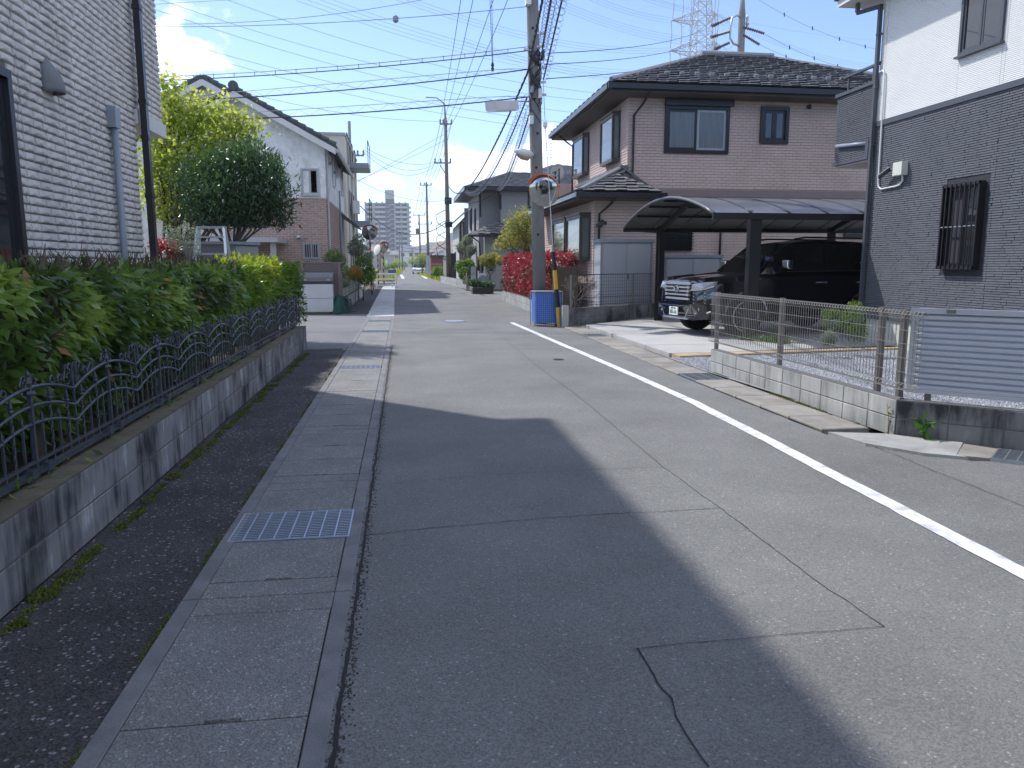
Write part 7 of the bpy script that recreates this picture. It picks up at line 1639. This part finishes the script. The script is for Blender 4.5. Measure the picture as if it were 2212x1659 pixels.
pole('pale pole top with crossarms rising behind the cream building', (762, 560), (754, 262), 52, .16, .1, [(757, 786, 336, 4)], M['pole']); 
for i, (x, yt, Y) in enumerate(((820, 481, 180), (890, 532, 260), (903, 531, 250), (862, 505, 210), (868, 498, 200), (884, 530, 300))):
    pole(['thin distant pole with ladder like crossarms left of the tower', 'very distant thin pole at the right foot of the tower', 'very distant thin pole left of the drum transformer pole', 'thin distant pole in front of the tower stair shaft', 'thin distant pole right of the tower stair shaft', 'faint distant pole touching the right edge of the tower'][i], (x+1, 570, ), (x, yt), Y, .2, .14, [(x-6, x+6, yt+4, 2), (x-6, x+6, yt+12, 2)], M['pole'])
# transmission monopole and lattice tower
Ym = 55; a, b = PY(1594, 300, Ym), PY(1603, 30, Ym); t = thing('transmission_pole', 'slim tapering steel transmission pole with curved bracket behind the pink house roof', 'transmission pole', (a.x, Ym, 0)); top = PY(1605, -30, Ym)
MB().tube([(a.x-.2, Ym, 0), a, b, top], [.35, .28, .24, .06], 12).build('pole', M['pole'], t, smooth=True)
pts = [PY(*q, Ym-.1) for q in [(1602, 37), (1592, 33), (1582, 38), (1578, 60), (1577, 82), (1584, 94), (1596, 99)]]; MB().tube(pts, .08, 8).build('curved_bracket', M['steel'], t, smooth=True)
M['insul'] = mat('brown insulator', (.12, .08, .08), .4, .1, 8)
ends = []
for i, ((xa, ya), (xb, yb)) in enumerate((((1578, 38), (1538, 56)), ((1576, 68), (1536, 80)), ((1576, 92), (1544, 106)), ((1604, 58), (1650, 72)), ((1604, 74), (1640, 96)))):
    p, q = PY(xa, ya, Ym-.2), PY(xb, yb, Ym-.2); n = 10
    mb = MB(); rr_ = [.05, .12]*n
    mb.tube([p.lerp(q, k/(2*n-1)) for k in range(2*n)], [rr_[k]*(1 if k < 12 or i > 2 else 1.3) for k in range(2*n)], 7); mb.build('insulator_string', M['insul'], t); ends.append(q)
MB().lathe([(.05, 0), (.14, .2), (.08, .4), (.12, .6), (.05, .8)], PY(1614, 58, Ym), 8).build('bushing', M['steel'], t)
MB().beam(PY(1604, 62, Ym), PY(1614, 58, Ym), .08, .08).build('side_arm', M['steel'], t)
YT = 150; M['lattice'] = mat('galvanised lattice', (.5, .53, .54), .6, .08, 2)
tw = thing('transmission_tower', 'tall lattice steel transmission tower behind the pink house roof', 'transmission tower', (PY(1515, 400, YT).x, YT, 0))
def wl_(y): return np.interp(y, [-60, 0, 130, 300, 560], [12, 14, 19.5, 30, 60]), np.interp(y, [-60, 0, 130, 560], [1518, 1518, 1515, 1512])
levels = [560, 450, 360, 290, 235, 190, 150, 118, 96, 72, 50, 28, 8, -12, -34, -60]
def corners(y):
    h, c = wl_(y); z = PY(c, y, YT).z; xc = PY(c, y, YT).x; w = h*YT/FPX; return [Vector((xc+sx*w, YT+sy*w, z)) for sx, sy in ((-1, -1), (1, -1), (1, 1), (-1, 1))]
lg = [[], [], [], []]
for y in levels:
    for k, c in enumerate(corners(y)): lg[k].append(c)
for k in range(4): MB().tube(lg[k], .12, 4, False).build('tower_leg', M['lattice'], tw)
mb = MB()
for i in range(len(levels)-1):
    A, B2 = corners(levels[i]), corners(levels[i+1])
    for k in range(4):
        j = (k+1) % 4
        for (p, q) in ((A[k], B2[j]), (A[j], B2[k]), (B2[k], B2[j])): mb.tube([p, q], .06, 4, False)
mb.build('bracing', M['lattice'], tw, kind='stuff')
for (tipl, tipr, y, hy) in (((1450, 44), (1550, 32), 50, 28), ((1447, 109), (1550, 96), 118, 90), ((1455, -20), (1552, -30), -10, -34)):
    for tip, side in ((tipl, 0), (tipr, 1)):
        c = corners(y); d_ = corners(hy); ks = (0, 3) if side == 0 else (1, 2); tp = PY(tip[0], tip[1], YT); mb = MB()
        for k in ks:
            mb.tube([c[k], tp], .11, 4, False).tube([d_[k], tp], .09, 4, False)
            for u in (.25, .5, .75): mb.tube([c[k].lerp(tp, u), d_[k].lerp(tp, u)], .06, 4, False).tube([c[k].lerp(tp, u), d_[k].lerp(tp, max(0, u-.25))], .05, 4, False)
        for u in (.2, .45, .7): mb.tube([c[ks[0]].lerp(tp, u), c[ks[1]].lerp(tp, u)], .06, 4, False)
        mb.build('crossarm', M['lattice'], tw)
        for u in ((1.0, .62, .3) if side == 0 else (1.0, .5)):
            q = c[ks[0]].lerp(tp, u); L_ = 5.0; MB().tube([q, q-Vector((-.2, 0, L_*.5)), q-Vector((0, 0, L_))], .09, 5).tube([q-Vector((0, 0, L_)), q+Vector((2.2, 0, -L_-1.4)), q+Vector((4.4, 0, -L_+.6))], .05, 4, False).build('jumper_string', M['lattice'], tw)
# ================================================================== WIRES
def helix(pts, r, turns_per_m, rad, name, parent, m=None):
    P = []; tot = 0; out = []
    for a, b in zip(pts[:-1], pts[1:]):
        L_ = (b-a).length; n = max(2, int(L_*turns_per_m*7)); d = (b-a).normalized(); u = d.cross(Vector((0, 0, 1))).normalized(); v = u.cross(d)
        for i in range(n):
            s_1 = tot+L_*i/n; ang = s_1*turns_per_m*2*math.pi; out.append(a.lerp(b, i/n)+(u*math.cos(ang)+v*math.sin(ang))*rad)
        tot += L_
    MB().tube(out, r, 3, False).build(name, m or M['wire_far'], parent)
def bundle(label, P0, P1, sag, kind, r=.02):
    pts = sagpts(P0, P1, sag, 18); t = thing('overhead_cable', label, 'cable', P0, 'cables fixed to the concrete utility pole')
    MB().tube(pts, r, 6, False).build('cable', M['wire'], t)
    if kind == 'zig':
        up = [p+Vector((0, 0, .17*math.sin(math.pi*i/18)**.5)) for i, p in enumerate(pts)]; MB().tube(up, .007, 4, False).build('messenger', M['wire_far'], t)
        mb = MB(); Lt = sum((b-a).length for a, b in zip(pts[:-1], pts[1:])); n = int(Lt/.28); z = []
        for i in range(n+1):
            u = i/n*18; k = min(int(u), 17); f = u-k; z.append((pts[k].lerp(pts[k+1], f) if i % 2 == 0 else up[k].lerp(up[k+1], f)))
        mb.tube(z, .004, 3, False).build('lashing', M['wire_far'], t)
    elif kind == 'tie':
        up = [p+Vector((0, 0, .09)) for p in pts]; MB().tube(up, .009, 4, False).build('messenger', M['wire_far'], t)
        for i in range(1, 18): MB().beam(pts[i], up[i]+Vector((0, 0, .015)), .012, .012).build('tie', M['wire'], t)
    elif kind == 'coil': helix(pts, .006, 3.2, .11, 'coil', t)
    elif kind == 'twist': helix(pts, .014, 2.4, .022, 'twisted_strand', t, M['wire'])
    return t
P1 = lambda x, y, Y=19.1: PY(x, y, Y)
bundle('topmost of the three cable pairs running left from the utility pole across the street', P1(330, 174.5, 21), P1(1144, 109), .10, 'tie', .012)
bundle('middle of the three cable pairs running left from the utility pole, with zigzag lashing', P1(330, 219, 21), P1(1146, 149), .12, 'zig', .014)
bundle('lowest of the three cable pairs running left from the utility pole, passing the rectangular lamp', P1(330, 261, 21), P1(1144, 209), .12, 'zig', .015)
Q = PY(1066, 319, 26)
for (lab, a, b, sag, kd, r) in (('thick twisted cable dropping from the utility pole top towards the far pole', P1(1143, 149, 19), Q, .05, 'twist', .024), ('thick cable sweeping down from the twisted drop to the dark far pole', Q, PY(970, 404, 58.6), .9, 'twist', .022),
    ('spiral wrapped cable dropping from the pole to the left eave of the grey house', P1(1138, 212, 19), PY(1004, 413, 45), .9, 'coil', .02), ('spiral wrapped cable dropping from the pole to the wall of the grey house', P1(1146, 238, 19), PY(1078, 409, 44.3), .35, 'coil', .02),
    ('thin lead under the eave of the grey house', PY(1078, 409, 44.3), PY(1004, 440, 45), .2, 'coil', .012)):
    bundle(lab, a, b, sag, kd, r)
Z0 = Vector((1.2, -6, 7.4))
bundle('black cable crossing in front of the pole top from overhead', PY(1179, 0, 14.5)+(PY(1179, 0, 14.5)-P1(1159, 104, 18.9))*2, P1(1142, 149, 18.9), .0, 'twist', .02)
bundle('black cable coming from overhead into the box on the pole', PY(1190, 0, 14.5)+(PY(1190, 0, 14.5)-P1(1172, 104, 18.9))*2, P1(1172, 104, 18.9), .0, 'coil', .024)
bundle('pale spiral looped cable coming from overhead down the right side of the pole', PY(1214, 0, 14.5)+(PY(1214, 0, 14.5)-P1(1174, 171, 18.9))*2, P1(1174, 171, 18.9), .0, 'coil', .018)
def W(label, a, b, sag=0, r=.014, m=None, group='power lines across the sky'):
    cable('power_line', sagpts(a, b, sag), r, label, group, 'power line', 5, m or M['wire_far'])
for i, e in enumerate(ends[:3]): W(['upper', 'middle', 'lower'][i]+' of three lines rising from the utility pole to the steel pole', P1((1183, 1176, 1179)[i], (115, 139, 170)[i]), e, .35, .011, M['wire'])
top0 = onpole(11.2)
for i, dx in enumerate((-1.0, -.5, .4, 1.0)): W(['leftmost', 'second', 'third', 'rightmost'][i]+' of four street lines running from above down to the dark far pole', top0+Vector((dx, 0, 0)), PY(950+8*i, 264, 58.9) if i < 3 else PY(966, 285, 58.9), .5, .013, M['wire'], 'street lines between the utility poles')
for i in range(4):
    a, b = PY(951+8*i, 266, 59), PY(908+8*i, 398, 100); W(['leftmost', 'second', 'third', 'rightmost'][i]+' line between the first and second far pole', a, b, .9, .02, None, 'street lines between the far poles')
    W(['leftmost', 'second', 'third', 'rightmost'][i]+' line beyond the second far pole', b, PY(893+8*i, 465, 130), .6, .025, None, 'street lines between the far poles')
for lab, a, b, sag, r in (('thin line from the rock faced house down to the insulators of the dark far pole', PY(340, 147, 40), PY(948, 262, 59), .6, .012), ('long thin line crossing the sky below the cloud on the left', PY(335, 90, 60), PY(1275, 287, 75), 1.0, .015), ('long thin line crossing the sky through the cloud on the left', PY(335, 75, 60), PY(1300, 272, 75), 1.0, .015),
    ('long thin line starting at the upper left sky and crossing behind the pole', PY(330, 19, 60), PY(1330, 252, 75), 1.2, .015), ('long thin line entering at the top left corner of the sky', PY(330, -6, 60), PY(1350, 222, 75), 1.4, .015), ('long thin line entering at the top above the gabled house', PY(470, -8, 60), PY(1340, 205, 75), 1.2, .015),
    ('short near level line at the top left of the sky', PY(330, 9.5, 60), PY(560, -4, 60), 0, .015), ('near level line rising right across the top left sky', PY(330, 52, 40), PY(940, -6, 40), .35, .014)):
    W(lab, a, b, sag, r)
t = thing('marked_line', 'near level line with a grey ball insulator ending at the utility pole', 'power line', PY(330, 58, 21), 'power lines across the sky'); pp = sagpts(PY(330, 58, 21), P1(1142, 14), .12); MB().tube(pp, .009, 5, False).build('wire', M['wire_far'], t); MB().lathe([(.02, -.09), (.07, -.05), (.07, .05), (.02, .09)], pp[9]+Vector((.1, 0, .0)), 10).build('ball', M['grey_plastic'], t)
def hv(label, pa, pb, Ya, Yb, sag, k=3, gap=.45):
    for j in range(k):
        o = Vector((0, 0, gap*(j-(k-1)/2))); W((['top wire', 'second wire', 'third wire', 'bottom wire'] if k == 4 else ['top wire', 'middle wire', 'bottom wire'] if k == 3 else ['top wire', 'bottom wire'])[k-1-j]+' of the '+label, PY(*pa, Ya)+o, PY(*pb, Yb)+o, sag, .019, None, 'bundled high voltage conductors')
    t_ = None
hv('leftmost high voltage bundle to the lower tower arm', (640, -14), (1420, 160), 95, 160, 2.6, 4, .5)
hv('bundle to the left tip of the lower tower arm', (850, -10), (1447, 109), 110, 150, 2.2)
hv('bundle to the middle of the lattice tower', (1170, -8), (1504, 90), 120, 150, 1.2, 4)
hv('bundle to the left tip of the upper tower arm', (1270, -8), (1450, 44), 130, 150, .6)
hv('bundle at the top left of the lattice tower', (1380, -10), (1504, 24), 135, 150, .3)
hv('low bundle behind the pole and pink house roof', (1000, 88), (1350, 170), 120, 160, 1.0)
hv('bundle falling right of the tower towards the white house', (1552, 36), (1920, 146), 150, 190, 2)
hv('low pair just right of the lattice tower', (1552, 100), (1700, 140), 150, 170, .6, 2)
for lab, a, b, sag in (('bird marked line from the steel pole down to the right', PY(1650, 72, 55), PY(1890, 157, 60), .5), ('lower bird marked line from the steel pole down to the right', PY(1640, 96, 55), PY(1890, 163, 60), .5), ('bird marked line high at the upper right of the sky', PY(1630, -6, 55), PY(1905, 108, 60), .5), ('faint line at the upper right of the sky', PY(1400, -4, 120), PY(1905, 88, 140), 1)):
    W(lab, a, b, sag, .012)
    if 'faint' not in lab:
        pp = sagpts(a, b, sag)
        for k in (3, 6, 9, 12): o = MB().obox(pp[k], (0, .2, 1), (1, 0, 0), (0, 1, 0), .15, .035, .02).build('bird_marker', M['wire']); tag(o, 'dark bird marker, '+{3: 'nearest the steel pole', 6: 'second from the steel pole', 9: 'third from the steel pole', 12: 'farthest from the steel pole'}[k]+', on the '+('topmost' if 'high' in lab else 'lowest' if 'lower' in lab else 'middle')+' marked line', 'line marker', 'bird markers on the lines at upper right')
for lab, a, b, sag in (('line from the pole behind the cream building to the far pole crossarm', (786, 317), (938, 351), .5), ('second line from the pole behind the cream building to the far pole crossarm', (786, 322), (938, 356), .8), ('third line from the pole behind the cream building to the far pole crossarm', (786, 328), (938, 360), 1.0), ('slanting stay line rising from the cream building to the far pole', (770, 394), (960, 290), 0), ('line behind the cream building crossing above the tower', (766, 385), (1000, 425), .8), ('thick cable from the cream building in front of the tower to the far pole', (775, 442), (966, 478), 1.4), ('low line from the cream building passing in front of the tower', (768, 500), (1000, 524), .8), ('faint line crossing high over the tower', (772, 390), (966, 300), .1)):
    W(lab, PY(*a, 52), PY(*b, 58.8), sag, .014 if 'thick' not in lab else .035)
for i in range(10):
    y = 350+i*20 if i < 3 else 440+i*17
    W('faint level line '+['highest', 'second', 'third', 'fourth', 'fifth', 'sixth', 'seventh', 'eighth', 'ninth', 'lowest'][i]+' of ten crossing right of the tower', PY(768 if i > 4 else 975, y, 160), PY(1040, y+8+i, 170), 1.0, .025, None, 'faint distant lines')

t = thing('hanging_line', 'pair of lines hanging from above with a small insulator left of the pole', 'power line', PY(1064, 150, 24), 'power lines across the sky')
for dx in (-2, 2): MB().tube([PY(1060+dx, -12, 24), PY(1064+dx*.4, 135, 24)], .008, 4, False).build('wire', M['wire'], t)
MB().lathe([(.03, -.12), (.05, -.04), (.03, 0), (.05, .05), (.03, .13)], PY(1064, 145, 24), 8).build('insulator', M['wire'], t)
# ================================================================== HAZE
mh = bpy.data.materials.new('haze'); mh.use_nodes = True; hn = mh.node_tree.nodes; hn.clear()
ho_ = hn.new('ShaderNodeOutputMaterial'); hv_ = hn.new('ShaderNodeVolumePrincipled'); hv_.inputs['Density'].default_value = .00035; hv_.inputs['Color'].default_value = (.93, .95, 1, 1); hv_.inputs['Anisotropy'].default_value = .3
mh.node_tree.links.new(hv_.outputs[0], ho_.inputs['Volume'])
hz_ = MB().box(-850, 850, -50, 1300, -1.2, 90).build('haze', mh, kind='stuff')
